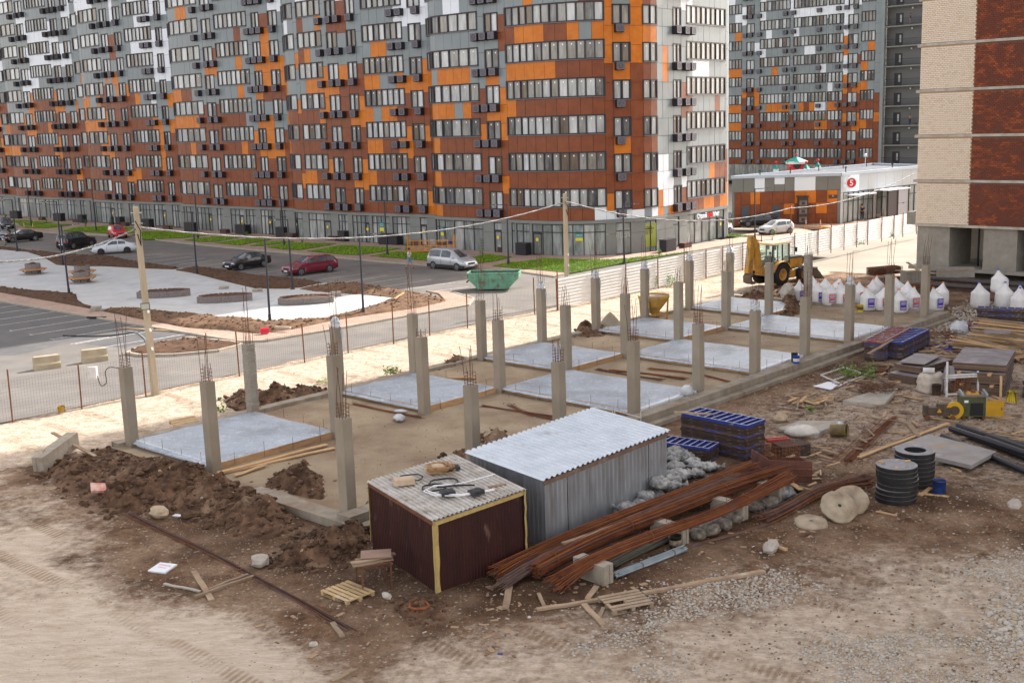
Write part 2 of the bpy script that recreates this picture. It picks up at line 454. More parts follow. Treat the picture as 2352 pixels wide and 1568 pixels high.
Z7=lambda x,y:(1176+x/4,392+y/4)
Z8=lambda x,y:(1764+x/4,392+y/4)
Y1=lambda x,y:(x/4,784+y/4)
Y2=lambda x,y:(588+x/4,784+y/4)
Y3=lambda x,y:(1176+x/4,784+y/4)
Y4=lambda x,y:(1764+x/4,784+y/4)
X1=lambda x,y:(x/4,1176.5+y/4)
X2=lambda x,y:(588+x/4,1176.5+y/4)
X3=lambda x,y:(1176+x/4,1176.5+y/4)
X4=lambda x,y:(1764+x/4,1176.5+y/4)
# plan of the main block, from the far end of the sunlit right face, round the corner, along the long facade
LD=Vector((-.717,.697));LN=Vector((-.697,-.717))
DR=Vector((.629,.777))
Q4=Vector((13.7,109.6));Q0=Vector((2.5,109.7))
_d=ray(1671,400);_s=(Q4.x*_d.y-Q4.y*_d.x)/(DR.y*_d.x-DR.x*_d.y)
pts=[Q4+DR*_s,Q4+DR*6,Q4,Vector((12.7,108.85)),Vector((11.5,108.25)),Vector((8.7,107.45))]
for i in range(1,14):
 k=i/14;a,b,c=Vector((8.7,107.45)),Vector((5.6,107.0)),Q0+LN*.2
 pts.append(a.lerp(b,k).lerp(b.lerp(c,k),k))
BAYS=[14.0,38.1,62.6,87.2,112.5,137]
m0=0.0
for bi,b in enumerate(BAYS):
 s=m0
 while s<b-.01:
  r=min(1,(s-m0)/12.0);o=-.7+1.4*r
  if bi==0:o=.2+.5*r
  if s>b-2.6:k=(s-(b-2.6))/2.6;o=.7-1.4*(1-math.sqrt(max(0,1-k*k)))
  pts.append(Q0+LD*s+LN*o)
  s+=.18 if s>b-2.6 else .6
 m0=b
PM=Path(pts);PM.side=1
if PM.nrm(40).dot(Vector((0,-1)))<0:PM.side=-1
H=PM.hit
def px_wins(F,y,lst):return[(H(*F(x1,y)),H(*F(x0,y)),n,ty)for x0,x1,n,ty in lst]
W1=[(50,255,7,'b'),(275,335,2,'n'),(360,550,7,'w'),(580,640,2,'n'),(685,745,2,'n'),(766,820,3,'b'),(840,1005,4,'w'),
(1030,1090,2,'n'),(1150,1210,2,'n'),(1240,1480,7,'w'),(1525,1580,2,'n'),(1634,1905,7,'b'),(1940,2020,2,'n'),(2055,2345,7,'w')]
W2=[(40,105,2,'n'),(190,270,2,'n'),(314,410,3,'b'),(445,660,4,'w'),(710,800,2,'n'),(890,970,2,'n'),(1030,1390,7,'w'),
(1450,1560,2,'n'),(1614,2070,7,'b'),(2135,2255,2,'n'),(2322,2352+860,12,'b')]
W3=[(940,1095,2,'n'),(1213,1338,2,'n'),(1487,1556,2,'n'),(1608,1957,8,'w')]
wins=px_wins(Z1,1430,W1)+px_wins(Z2,1410,W2)+px_wins(Z3,1420,W3)
tl=H(*Z1(50,1430))
for k,(o,wd,n,ty)in enumerate(((1.0,2.1,2,'n'),(4.2,2.0,2,'n'),(6.6,7,7,'w'),(14.5,2,2,'n'),(17.5,2,2,'n'))):
 if tl+o+wd<PM.t[-1]:wins.append((tl+o,tl+o+wd,n,ty))
acs=[H(*Z1(x,1370))for x in(17,230,295,340,538,592,632,704,970,1040,1100,1178,1410,1458,1558,1880,1980,2040)]+[H(*Z2(x,1345))for x in(10,66,122,232,655,755,825,936,1305,1385,1532,2068,2145,2225)]+[H(*Z3(x,1290))for x in(988,1495,1572,1628)]
SILLS=[4.5+3.29*k for k in range(11)]
crand={}
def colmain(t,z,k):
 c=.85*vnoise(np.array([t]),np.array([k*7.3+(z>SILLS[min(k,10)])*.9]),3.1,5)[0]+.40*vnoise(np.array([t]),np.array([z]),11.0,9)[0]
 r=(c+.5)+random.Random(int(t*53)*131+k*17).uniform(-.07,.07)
 zz=z+(11.5 if t<_s-.2 else-4.5 if t<_s+6.3 else-2.0 if t<_s+13 else .022*max(0.0,min(t,140)-20))  # right end face shifted to paler panels, standing in for its sunlit wash
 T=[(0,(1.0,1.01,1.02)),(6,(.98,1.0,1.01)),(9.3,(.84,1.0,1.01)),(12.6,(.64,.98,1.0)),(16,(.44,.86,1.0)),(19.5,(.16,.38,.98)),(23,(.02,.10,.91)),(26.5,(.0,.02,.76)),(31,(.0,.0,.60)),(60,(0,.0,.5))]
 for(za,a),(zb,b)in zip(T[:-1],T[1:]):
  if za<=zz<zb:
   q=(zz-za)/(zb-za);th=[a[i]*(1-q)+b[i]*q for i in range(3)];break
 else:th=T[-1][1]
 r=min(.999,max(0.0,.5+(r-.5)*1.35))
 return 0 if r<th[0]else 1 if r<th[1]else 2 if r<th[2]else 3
blk=thing('apartment_building','long apartment block with orange, brown and grey panelled rounded corner and street-level shops','building',(0,0,0))
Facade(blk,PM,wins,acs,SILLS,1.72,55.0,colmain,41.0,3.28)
# body behind the facade: closing walls and roof
n_=len(PM.p);back=[p-PM.nrm(PM.t[i])*.16 for i,p in enumerate(PM.p)][::3]
e0=PM.p[0]-PM.nrm(0)*.16;eL=PM.p[-1]-PM.nrm(PM.t[-1])*.16
body=MB();off2=Vector((.66,.75))*16
poly=[(p.x,p.y)for p in[e0]+back[1:]+[eL]]+[(eL.x+11,eL.y+12),(e0.x-.717*2+1,e0.y+.697*2+1)]
body.prism(poly,40.5,55.0);body.build('upper_wall',clad_grey,blk)
clw=MB();clw.bar((eL.x,eL.y,20),(eL.x+11,eL.y+12,20),.2,41);clw.bar((eL.x+11,eL.y+12,20),(e0.x+.5,e0.y+2,20),.2,41);clw.bar((e0.x+.5,e0.y+2,20),(e0.x,e0.y,20),.2,41)
clw.build('rear_wall',clad_grey,blk)
# street level: ledge, piers, glazing and doors
led=MB();quad_strip(led,PM,0,PM.t[-1],2.98,3.27,.16,0,.5)
for z in(2.98,3.27):
 prev=None
 for i in range(int(PM.t[-1]/.6)+1):
  t=i*.6;q=PM.at(t);nn=PM.nrm(t);a=q+nn*.16;b=q-nn*.2
  if prev:led.add([(prev[0].x,prev[0].y,z),(a.x,a.y,z),(b.x,b.y,z),(prev[1].x,prev[1].y,z)],[(0,1,2,3)])
  prev=(a,b)
led.build('ledge',pier_m,blk)
shop=[]
def sh(F,y,lst):
 for x0,x1,n,d in lst:shop.append((H(*F(x1,y)),H(*F(x0,y)),n,d))
sh(Z5,380,[(0,60,2,None),(150,320,4,None),(335,395,2,None),(425,590,4,None),(625,715,3,None),(745,800,2,None),(835,880,2,None),(885,1060,4,0),(1085,1140,2,None),
(1190,1250,2,0),(1290,1400,4,None),(1420,1530,3,0),(1585,1660,3,None),(1690,1790,3,None),(1815,1950,4,0),(1995,2050,2,None),(2120,2240,3,0),(2260,2351,3,None)])
sh(Z6,520,[(55,185,4,1),(230,290,3,None),(365,440,3,1),(492,695,3,0),(765,845,3,None),(892,1045,4,0),(1072,1232,4,None),(1258,1420,4,None),(1512,1572,1,0),(1655,1812,4,None),(1822,2090,3,None),(2188,2258,1,0)])
sh(Z7,620,[(2,32,1,None),(45,165,2,None),(190,277,1,0),(282,862,6,None),(955,1093,2,None),(1222,1325,2,None),(1480,1535,1,None),(1610,1945,5,0)])
shop=sorted([s_ for s_ in shop if s_[0]is not None and s_[1]is not None and s_[1]-s_[0]>.3])
tprev=0.0;yellow_s=M('yellow door sticker',(.8,.55,.02),.5)
def pier(t0,t1):
 if t1-t0<.05:return
 n=max(1,round((t1-t0)/1.6))
 for i in range(n):
  a=t0+(t1-t0)*i/n;b=t0+(t1-t0)*(i+1)/n
  for z0,z1 in((0.0,1.95),(1.97,2.97)):
   p=PM.at(a);q=PM.at(b);nn=PM.nrm((a+b)/2);d=q-p;g=.012
   o2=p+nn*.02+d.normalized()*g;o=link('pier_panel',UNITP,blk,(o2.x,o2.y,z0));o.rotation_euler=(0,0,math.atan2(d.y,d.x));o.scale=(d.length-2*g,1,z1-z0);setmat(o,pier_m)
for t0,t1,n,door in shop:
 if t0<tprev:t0=tprev+.02
 if t1-t0<.25:continue
 pier(tprev,t0);tprev=t1
 o0=PM.at((t0+t1)/2);mb=MB();gl=[]
 for i in range(n+1):
  t=t0+(t1-t0)*i/n;q=PM.at(t)-o0;nn=PM.nrm(t);c=q-nn*.06
  mb.box((c.x,c.y,1.48),(.07,.12,2.96),0,math.atan2(nn.y,nn.x)+math.pi/2)
 dd=None
 for i in range(n):
  ta=t0+(t1-t0)*i/n;tb=t0+(t1-t0)*(i+1)/n
  qa=PM.at(ta)-o0-PM.nrm(ta)*.06;qb=PM.at(tb)-o0-PM.nrm(tb)*.06
  for z in(.05,2.2,2.93):mb.bar((qa.x,qa.y,z),(qb.x,qb.y,z),.1,.08)
  mid=(PM.nrm(ta)*.03)
  vs=[(qb.x,qb.y,0.05),(qa.x,qa.y,.05),(qa.x,qa.y,2.95),(qb.x,qb.y,2.95)]
  if door==i:dd=(qa,qb,PM.nrm((ta+tb)/2))
  gl.append(vs)
 wo=mb.build('shop_window',frame_m,blk,(o0.x,o0.y,0))
 for vs in gl:MB().add(vs,[(0,1,2,3)]).build('pane',RND.choice([shop_glass,shop_glass2,shop_glass3]),wo)
 if dd:
  qa,qb,nn=dd;m2=MB();a=qa+nn*.07+(qb-qa)*.08;b=qb+nn*.07-(qb-qa)*.08
  for p,q in(((a.x,a.y,.03),(a.x,a.y,2.15)),((b.x,b.y,.03),(b.x,b.y,2.15)),((a.x,a.y,.1),(b.x,b.y,.1)),((a.x,a.y,2.1),(b.x,b.y,2.1))):m2.bar(p,q,.1,.1)
  c=(a+b)/2+nn*.03;e=(b-a).normalized()
  m2.tube([(a.x+e.x*.15+nn.x*.1,a.y+e.y*.15+nn.y*.1,.8),(a.x+e.x*.15+nn.x*.1,a.y+e.y*.15+nn.y*.1,1.4)],.02,6,2)
  vs=[(c.x-e.x*.17*math.cos(x),c.y-e.y*.17*math.cos(x),1.5+.17*math.sin(x))for x in[i*math.pi/6 for i in range(12)]]
  m2.add(vs,[tuple(range(12))],1)
  m2.build('door',[black_m,yellow_s,sill_m],blk,(o0.x,o0.y,0))
pier(tprev,PM.t[-1]-.05)
# the far tower with its open stair galleries
D2=207.0;P2=Vector(((2012-1176)/2691*D2,D2*.985))
PB=Path([P2+LD*(i*1.0)for i in range(0,46)]);PB.side=PM.side
if PB.nrm(10).dot(Vector((0,-1)))<0:PB.side=-PB.side
H=PB.hit
WB=px_wins(Z4,900,[(0-76,195,8,'w'),(230,528,9,'w'),(545,682,4,'w'),(727,815,2,'n'),(846,970,4,'w')])+px_wins(Z3,930,[(1990,2108,4,'w'),(2154,2222,2,'n')])
AB=[H(*Z4(x,970))for x in(158,232,465,640,715,795)]+[H(*Z3(x,1000))for x in(2145,2195,2274)]
tE=max(a[1]for a in WB if a[1]);WB+=[(tE+1.5,tE+8,7,'w'),(tE+9.5,tE+11.5,2,'n')]
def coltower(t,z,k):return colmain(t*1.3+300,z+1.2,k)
tow=thing('apartment_tower','distant orange and grey panelled tower with open stair galleries behind the low supermarket','building',(0,0,0))
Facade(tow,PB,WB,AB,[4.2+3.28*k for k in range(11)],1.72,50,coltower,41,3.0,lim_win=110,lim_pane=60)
base_b=MB()
for i in range(15):
 a=PB.at(i*3.0);b=PB.at(i*3+2.3);base_b.bar((a.x,a.y,1.5),(b.x,b.y,1.5),.2,3.0,1)
 c=PB.at(i*3+3.0);base_b.bar((b.x,b.y,1.5),(c.x,c.y,1.5),.35,3.0,0)
base_b.build('shop_front',[pier_m,shop_glass],tow)
eB=PB.p[-1];bb=MB();bb.prism([(P2.x+.3,P2.y+.3),(eB.x+.3,eB.y+.3),(eB.x+11,eB.y+12),(P2.x+11,P2.y+12)],0,50);bb.build('rear_wall',clad_grey,tow)
gp=MB();uR=-LD
def gpt(t,d):q=P2+uR*t+Vector((.70,.71))*d;return q
GAL=9.0
gp.bar((*gpt(-.1,-.1),24),(*gpt(.45,-.1),24),.5,48,0);gp.bar((*gpt(GAL-.5,1.4),24),(*gpt(GAL,1.4),24),.5,48,0)
gp.bar((*gpt(0,1.5),24),(*gpt(GAL,1.5),24),.1,48,1);gp.build('gallery_wall',[clad_grey,M('gallery grey',(.15,.155,.16),.7)],tow)
lamp_w=M('gallery lamp',(.8,.8,.75),.5)
for k in range(12):
 z=3.1+3.28*k;m=MB()
 m.prism([tuple(gpt(.45,-.1)),tuple(gpt(GAL,-.1)),tuple(gpt(GAL,1.5)),tuple(gpt(.45,1.5))],z-.2,z)
 m.build('gallery_floor',pier_m,tow)
 r=MB();
 for h in(1.1,.12):r.bar((*gpt(.45,-.03),z+h),(*gpt(GAL,-.03),z+h),.05,.05)
 for i in range(44):t=.5+i*.19;r.bar((*gpt(t,-.03),z+.1),(*gpt(t,-.03),z+1.1),.02,.02)
 r.build('railing',black_m,tow)
 for t in(1.6,7.2):
  d=MB();d.bar((*gpt(t,1.42),z+1.05),(*gpt(t+1.3,1.42),z+1.05),.06,2.1,0);d.bar((*gpt(t+.75,1.37),z+1.2),(*gpt(t+1.05,1.37),z+1.2),.03,1.2,1)
  d.build('door',[frame_m,PANES[2]],tow)
 d=MB();d.ball((*gpt(4.6,1.2),z+2.75),.16);d.build('ceiling_lamp',lamp_w,tow)
# the brick block on the right
brick_w=[M('cream brick',(.70,.585,.46),.85,rnd=.03),M('cream brick light',(.72,.61,.485),.85),M('cream brick tan',(.66,.53,.395),.85)]
brick_r=[M('dark red brick',(.165,.049,.028),.85,rnd=.12),M('mid red brick',(.20,.057,.029),.85),M('orange red brick',(.285,.075,.03),.85),M('brown brick',(.135,.05,.034),.85)]
mortar_w=M('tan mortar',(.42,.30,.19),.95);mortar_r=M('grey mortar',(.15,.085,.065),.95)
slab_m=M('edge slab concrete',(.36,.31,.25),.9,(.46,.42,.37),1.5,5,(.4,.62),pos=True)
PK=Vector((32.45,93.3));KR=Vector((.717,-.697));KB=Vector((.697,.717))
brk=thing('brick_building','unfinished cream and red brick tower standing on bare concrete walls beside the track','building',(0,0,0))
fz=[3.25+3.47*k for k in range(16)]
def kp(t,d):return PK+KR*t+KB*d
LENB=96.0  # length and height out of view stretched so its shadow covers the yard
for nm,t0,t1,mm in(('cream_wall',0,4.26,mortar_w),('red_wall',4.26,LENB,mortar_r)):
 m=MB();m.prism([tuple(kp(t0,.06)),tuple(kp(t1,.06)),tuple(kp(t1,14)),tuple(kp(t0,14))],3.3,92);m.build(nm,mm,brk)
angk=math.atan2(KR.y,KR.x);nb=0;bl,bh=.27,.142
UB=MB().box((0,0,0),(1,.10,1)).mesh('brick',[brick_w[0]])
restw=MB();restr=MB();items=[]
for k in range(7):
 z=fz[k]+.22;rows=int((3.47-.24)/bh)
 for r in range(rows):
  zc=z+(r+.5)*bh
  for t0,t1,wset in((0,4.26,0),(4.26,9.6,1)):
   n=int((t1-t0)/bl)
   for j in range(n+1):
    a=t0+j*bl-(bl/2 if r%2 else 0);b=min(a+bl,t1);a=max(a,t0)
    if b-a<.06:continue
    items.append((t0+abs(zc-7),a,b,zc,wset))
items.sort(key=lambda e:e[0]if False else(abs(e[3]-5.5)+abs(e[1]-4.2)*.6))
for i,(_,a,b,zc,ws)in enumerate(items):
 q=kp((a+b)/2,.012*RND.random())
 if ws==0:mi=RND.choices(range(3),(.6,.25,.15))[0]
 else:
  v=vnoise(np.array([a]),np.array([zc*2.2]),.7,31)[0]+RND.uniform(-.3,.3);mi=2 if v>.36 else 1 if v>.08 else 0 if v>-.3 else 3
 if i<300:
  o=link('brick',UB,brk,(q.x,q.y,zc),angk);o.scale=(b-a-.018,1,bh-.018);setmat(o,(brick_w if ws==0 else brick_r)[mi])
 else:(restw if ws==0 else restr).box((q.x,q.y,zc),(b-a-.018,.10,bh-.018),mi,angk)
restw.build('cream_bricks',brick_w,brk,None,0,'stuff');restr.build('red_bricks',brick_r,brk,None,0,'stuff')
for k in range(8):
 m=MB();z=fz[k];m.prism([tuple(kp(-.05,-.03)),tuple(kp(LENB,-.03)),tuple(kp(LENB,13)),tuple(kp(-.05,13))],z-.0,z+.2);m.build('edge_slab',slab_m,brk)
 if k>0 and k<6:
  m=MB();m.prism([tuple(kp(-.55,.5)),tuple(kp(.0,.3)),tuple(kp(.0,3)),tuple(kp(-.55,3))],z-.05,z+.17);m.build('balcony_slab',slab_m,brk)
m=MB();m.prism([tuple(kp(-.95,.4)),tuple(kp(0,.4)),tuple(kp(0,2.6)),tuple(kp(-.95,2.6))],3.3,4.3);m.build('balcony_parapet',concrete,brk)
for t0,t1,d0,d1 in((.0,2.65,.35,.75),(2.3,2.65,.75,4.5),(5.35,7.9,.3,.7),(7.6,7.9,.7,6),(9.5,14,.3,.7),(17,22,.3,.7),(28,33,.3,.7),(40,45,.3,.7),(0,96,6.5,6.8)):
 m=MB();m.prism([tuple(kp(t0,d0)),tuple(kp(t1,d0)),tuple(kp(t1,d1)),tuple(kp(t0,d1))],-.1,3.25);m.build('concrete_wall',concrete,brk)
m=MB();q=kp(4.3,2.0);m.tube([(q.x,q.y,0),(q.x,q.y,3.25)],.08,8);m.build('drain_pipe',black_p,brk)
m=MB();m.prism([tuple(kp(-.5,.0)),tuple(kp(40,.0)),tuple(kp(40,13)),tuple(kp(-.5,13))],-.2,.06);m.build('floor_slab',concrete,brk)
# ------------------------------------------------------------------ site frame: a along the foundation, b towards the street
SO=Vector((-4.86,37.63,0));SU=Vector((.6802,.7330,0));SN=Vector((-.7330,.6802,0));SANG=math.atan2(.7330,.6802)
def S(a,b,z=0.0):return SO+SU*a+SN*b+Vector((0,0,z))
def AB_(p):d=Vector((p[0],p[1],0))-SO;return d.dot(SU),d.dot(SN)
GZ=-0.2
def g(px,py,z=GZ):return G(px,py,z)
def ab_np(x,y):return(x-SO.x)*SU.x+(y-SO.y)*SU.y,(x-SO.x)*SN.x+(y-SO.y)*SN.y
MOUNDS=[]
def ground_z(x,y):
 a,b=ab_np(x,y)
 z=-.2+.17*sstep(15.5,21.0,b)
 z=z+.06*fbm(x,y,5.0,3)+.045*fbm(x,y,.9,8,3)
 inside=sstep(-2.6,-1.2,a)*sstep(48,45.5,a)*sstep(-2.2,-1.0,b)*sstep(15.6,14.2,b)
 z=z*(1-inside)+(-.26)*inside
 return z
# masks
PALE=[(-60,1040),(0,1065),(60,1120),(40,1180),(190,1235),(270,1300),(330,1345),(430,1395),(540,1420),(700,1475),(800,1530),(880,1590),(900,1700),(-400,1700)]
PALE2=[(860,1560),(1000,1500),(1330,1470),(1600,1420),(1900,1360),(2100,1300),(2352,1260),(2500,1300),(2500,1700),(860,1700)]
pale_p=[AB for AB in[tuple(g(*p)[:2])for p in PALE]];pale2_p=[tuple(g(*p)[:2])for p in PALE2]
da=.17;na=np.arange(-34,62,da);nb_=np.arange(-24,22.25,da)
AA,BB=np.meshgrid(na,nb_,indexing='ij')
X=SO.x+AA*SU.x+BB*SN.x;Y=SO.y+AA*SU.y+BB*SN.y
keep=(Y>15)&(np.abs(X)<Y*.62+6)
Zg=ground_z(X,Y)
d1=sdist(X,Y,pale_p)+2.6*fbm(X,Y,3.0,21);d2=sdist(X,Y,pale2_p)+3.2*fbm(X,Y,3.5,25)
p1=sstep(1.1,-1.1,d1);p2=.80*sstep(1.6,-1.6,d2)
road=.80*sstep(14.6,15.8,BB+1.0*fbm(X,Y,2.5,41))*(1-.35*sstep(21.2,21.9,BB+.6*fbm(X,Y,1.0,44)))
ryard=.42*sstep(-2,-5,BB)*sstep(12,20,AA)
pm=np.maximum(np.maximum(p1,p2),np.maximum(road,ryard));pm=pm*(1-.25*sstep(.1,.5,fbm(X,Y,2.2,50)))
rgt=(sstep(0,9,AA)*sstep(-1.0,-4,BB))
MUD=[tuple(g(*p)[:2])for p in((60,1110),(200,1030),(480,1090),(860,1150),(1240,1290),(1540,1110),(1700,1060),(1850,1090),(2000,1100),(1900,1180),(1760,1220),(1560,1310),(1350,1400),(1150,1420),(900,1430),(760,1380),(600,1290),(330,1190),(150,1160))]
mud=sstep(.9,-1.2,sdist(X,Y,MUD)+1.6*fbm(X,Y,1.6,64))
dark=np.maximum(sstep(-.15,.35,fbm(X,Y,1.8,61))*.8,mud*(.62+.7*fbm(X,Y,1.1,66)))*(1-pm)
# tyre ruts on the pale track
ang_t=-.50;q=X*math.sin(ang_t)-Y*math.cos(ang_t);ru=np.sin(q*2.2+1.5*fbm(X,Y,9,71))*p1
Zg=Zg+.012*ru+.008*p1*np.sin((X*math.cos(ang_t)+Y*math.sin(ang_t))*16+3*fbm(X,Y,3,77))*(np.sin(q*1.3+.6)>.1)
idx=-np.ones(X.shape,int);idx[keep]=np.arange(keep.sum())
verts=np.stack([X[keep],Y[keep],Zg[keep]],1)
f=np.stack([idx[:-1,:-1],idx[1:,:-1],idx[1:,1:],idx[:-1,1:]],-1).reshape(-1,4);f=f[(f>=0).all(1)]
def fast_mesh(name,verts,faces,mats,smooth=True):
 me=bpy.data.meshes.new(name);nv,nf=len(verts),len(faces);k=faces.shape[1]
 me.vertices.add(nv);me.vertices.foreach_set('co',np.asarray(verts,np.float32).ravel())
 me.loops.add(nf*k);me.loops.foreach_set('vertex_index',faces.astype(np.int32).ravel())
 me.polygons.add(nf);me.polygons.foreach_set('loop_start',np.arange(0,nf*k,k,dtype=np.int32));me.polygons.foreach_set('loop_total',np.full(nf,k,np.int32))
 me.polygons.foreach_set('use_smooth',np.full(nf,smooth));
 for m in mats:me.materials.append(m)
 me.update(calc_edges=True);return me
def attr(me,name,vals):
 a_=me.attributes.new(name,'FLOAT','POINT');a_.data.foreach_set('value',np.asarray(vals,np.float32))
def ground_mat():
 m=bpy.data.materials.new('site soil');m.use_nodes=True;N=m.node_tree.nodes;L=m.node_tree.links;b=N['Principled BSDF'];b.inputs['Roughness'].default_value=.95;b.inputs['Specular IOR Level'].default_value=.15
 pos=N.new('ShaderNodeNewGeometry').outputs['Position']
 def noise(s,d=8,r=.62,vec=None):
  n=N.new('ShaderNodeTexNoise');n.inputs['Scale'].default_value=s;n.inputs['Detail'].default_value=d;n.inputs['Roughness'].default_value=r
  if vec is not None:
   mp=N.new('ShaderNodeMapping');mp.inputs['Scale'].default_value=vec;mp.inputs['Rotation'].default_value=(0,0,.85);L.new(pos,mp.inputs[0]);L.new(mp.outputs[0],n.inputs[0])
  else:L.new(pos,n.inputs[0])
  return n.outputs['Fac']
 def ramp(f,a,bb,ca,cb):
  r=N.new('ShaderNodeValToRGB');r.color_ramp.elements[0].position=a;r.color_ramp.elements[1].position=bb;r.color_ramp.elements[0].color=(*ca,1);r.color_ramp.elements[1].color=(*cb,1);L.new(f,r.inputs[0]);return r.outputs[0]
 def mix(fac,a,bb):
  x=N.new('ShaderNodeMix');x.data_type='RGBA';L.new(fac,x.inputs[0]);L.new(a,x.inputs[6]);L.new(bb,x.inputs[7]);return x.outputs[2]
 def at(n):
  a_=N.new('ShaderNodeAttribute');a_.attribute_name=n;return a_.outputs['Fac']
 def vor(sc,thr,col):
  v_=N.new('ShaderNodeTexVoronoi');v_.inputs['Scale'].default_value=sc;L.new(pos,v_.inputs['Vector']);c_=N.new('ShaderNodeSeparateColor');L.new(v_.outputs['Color'],c_.inputs[0])
  pk_=N.new('ShaderNodeMath');pk_.operation='GREATER_THAN';pk_.inputs[1].default_value=thr;L.new(c_.outputs[0],pk_.inputs[0])
  sz=N.new('ShaderNodeMath');sz.operation='MULTIPLY';sz.inputs[1].default_value=.38;L.new(c_.outputs[1],sz.inputs[0])
  ls=N.new('ShaderNodeMath');ls.operation='LESS_THAN';L.new(v_.outputs['Distance'],ls.inputs[0]);L.new(sz.outputs[0],ls.inputs[1])
  mu=N.new('ShaderNodeMath');mu.operation='MULTIPLY';L.new(pk_.outputs[0],mu.inputs[0]);L.new(ls.outputs[0],mu.inputs[1]);return mu.outputs[0],c_.outputs[2]
 brown=ramp(noise(2.4,10,.68),.36,.64,(.080,.043,.025),(.245,.148,.086))
 big=ramp(noise(.45,5),.42,.60,(0,0,0),(1,1,1));brown=mix(big,brown,ramp(noise(6,9,.7),.35,.65,(.19,.122,.076),(.37,.258,.172)))
 darkc=ramp(noise(4.0,10,.7),.34,.66,(.034,.018,.010),(.110,.060,.035));base=mix(at('dark'),brown,darkc)
 s1,v1=vor(7.0,.55,None);s2,v2=vor(17.0,.45,None)
 stc=ramp(v1,0,1,(.20,.14,.09),(.46,.39,.31));base=mix(s2,base,ramp(v2,0,1,(.07,.04,.025),(.40,.31,.22)));base=mix(s1,base,stc)
 pale=ramp(noise(1.1,10,.68,(1,3.6,1)),.36,.62,(.53,.41,.295),(.77,.675,.56));pale2=ramp(noise(7,8,.7,(.6,3,1)),.35,.65,(.46,.345,.24),(.76,.67,.555));half=N.new('ShaderNodeValue');half.outputs[0].default_value=.42;pale=mix(half.outputs[0],pale,pale2)
 s3,v3=vor(11.0,.82,None);pale=mix(s3,pale,ramp(v3,0,1,(.20,.13,.08),(.52,.45,.37)))
 m_=N.new('ShaderNodeMath');m_.operation='MULTIPLY_ADD';L.new(noise(3.2,10,.68),m_.inputs[0]);m_.inputs[1].default_value=2.4;m_.inputs[2].default_value=-1.2
 ad=N.new('ShaderNodeMath');ad.operation='ADD';ad.use_clamp=True;L.new(at('pale'),ad.inputs[0])
 mm=N.new('ShaderNodeMath');mm.operation='MULTIPLY';L.new(m_.outputs[0],mm.inputs[0])
 pk=N.new('ShaderNodeMath');pk.operation='COMPARE';pk.inputs[1].default_value=.5;pk.inputs[2].default_value=.44;L.new(at('pale'),pk.inputs[0]);L.new(pk.outputs[0],mm.inputs[1]);L.new(mm.outputs[0],ad.inputs[1])
 def wave(sc,rot,dist):
  w_=N.new('ShaderNodeTexWave');w_.inputs['Scale'].default_value=sc;w_.inputs['Distortion'].default_value=dist;w_.inputs['Detail'].default_value=1;w_.inputs['Detail Scale'].default_value=.4;q=N.new('ShaderNodeMapping');q.inputs['Rotation'].default_value=(0,0,rot);L.new(pos,q.inputs[0]);L.new(q.outputs[0],w_.inputs[0]);return w_.outputs['Fac']
 trk=ramp(wave(.15,-.80,2.2),.80,.93,(0,0,0),(1,1,1));trd=ramp(wave(1.7,.45,.8),.3,.6,(.25,.25,.25),(1,1,1));brk=ramp(noise(.35,3),.42,.58,(0,0,0),(.75,.75,.75))
 t1=N.new('ShaderNodeMath');t1.operation='MULTIPLY';L.new(trk,t1.inputs[0]);L.new(trd,t1.inputs[1]);t2=N.new('ShaderNodeMath');t2.operation='MULTIPLY';L.new(t1.outputs[0],t2.inputs[0]);L.new(brk,t2.inputs[1])
 rutc=ramp(noise(5),.3,.7,(.27,.18,.11),(.40,.285,.185));pale=mix(t2.outputs[0],pale,rutc)
 L.new(mix(ad.outputs[0],base,pale),b.inputs['Base Color'])
 bp=N.new('ShaderNodeBump');bp.inputs['Strength'].default_value=1.0;bp.inputs['Distance'].default_value=.09
 hs=N.new('ShaderNodeMath');hs.operation='MULTIPLY_ADD';L.new(noise(12,10,.72),hs.inputs[0]);hs.inputs[1].default_value=.7;L.new(noise(3,9,.7),hs.inputs[2])
 h2=N.new('ShaderNodeMath');h2.operation='MULTIPLY_ADD';L.new(s1,h2.inputs[0]);h2.inputs[1].default_value=.25;L.new(hs.outputs[0],h2.inputs[2])
 wv=N.new('ShaderNodeTexWave');wv.inputs['Scale'].default_value=2.6;wv.inputs['Distortion'].default_value=3.0;wv.inputs['Detail'].default_value=3;mpw=N.new('ShaderNodeMapping');mpw.inputs['Rotation'].default_value=(0,0,1.0);L.new(pos,mpw.inputs[0]);L.new(mpw.outputs[0],wv.inputs[0])
 wm=N.new('ShaderNodeMath');wm.operation='MULTIPLY';L.new(wv.outputs['Fac'],wm.inputs[0]);L.new(ramp(noise(.5,3,.5,(.4,3.5,1)),.5,.6,(0,0,0),(.22,.22,.22)),wm.inputs[1]);h3=N.new('ShaderNodeMath');h3.operation='MULTIPLY_ADD';L.new(wm.outputs[0],h3.inputs[0]);L.new(at('pale'),h3.inputs[1]);L.new(h2.outputs[0],h3.inputs[2])
 L.new(h3.outputs[0],bp.inputs['Height']);L.new(bp.outputs[0],b.inputs['Normal'])
 return m
soil_ground=ground_mat()
me=fast_mesh('ground',verts,f,[soil_ground]);attr(me,'pale',np.clip(pm[keep],0,1));attr(me,'dark',np.clip(dark[keep],0,1))
gr=link('ground',me,None,None,0,'structure')
tm=MB();tm.add([(-500,-200,-.75),(500,-200,-.75),(500,700,-.75),(-500,700,-.75)],[(0,1,2,3)]);structure('terrain',tm,M('far ground',(.30,.27,.22),.95,(.24,.21,.17),.2,5,pos=True))
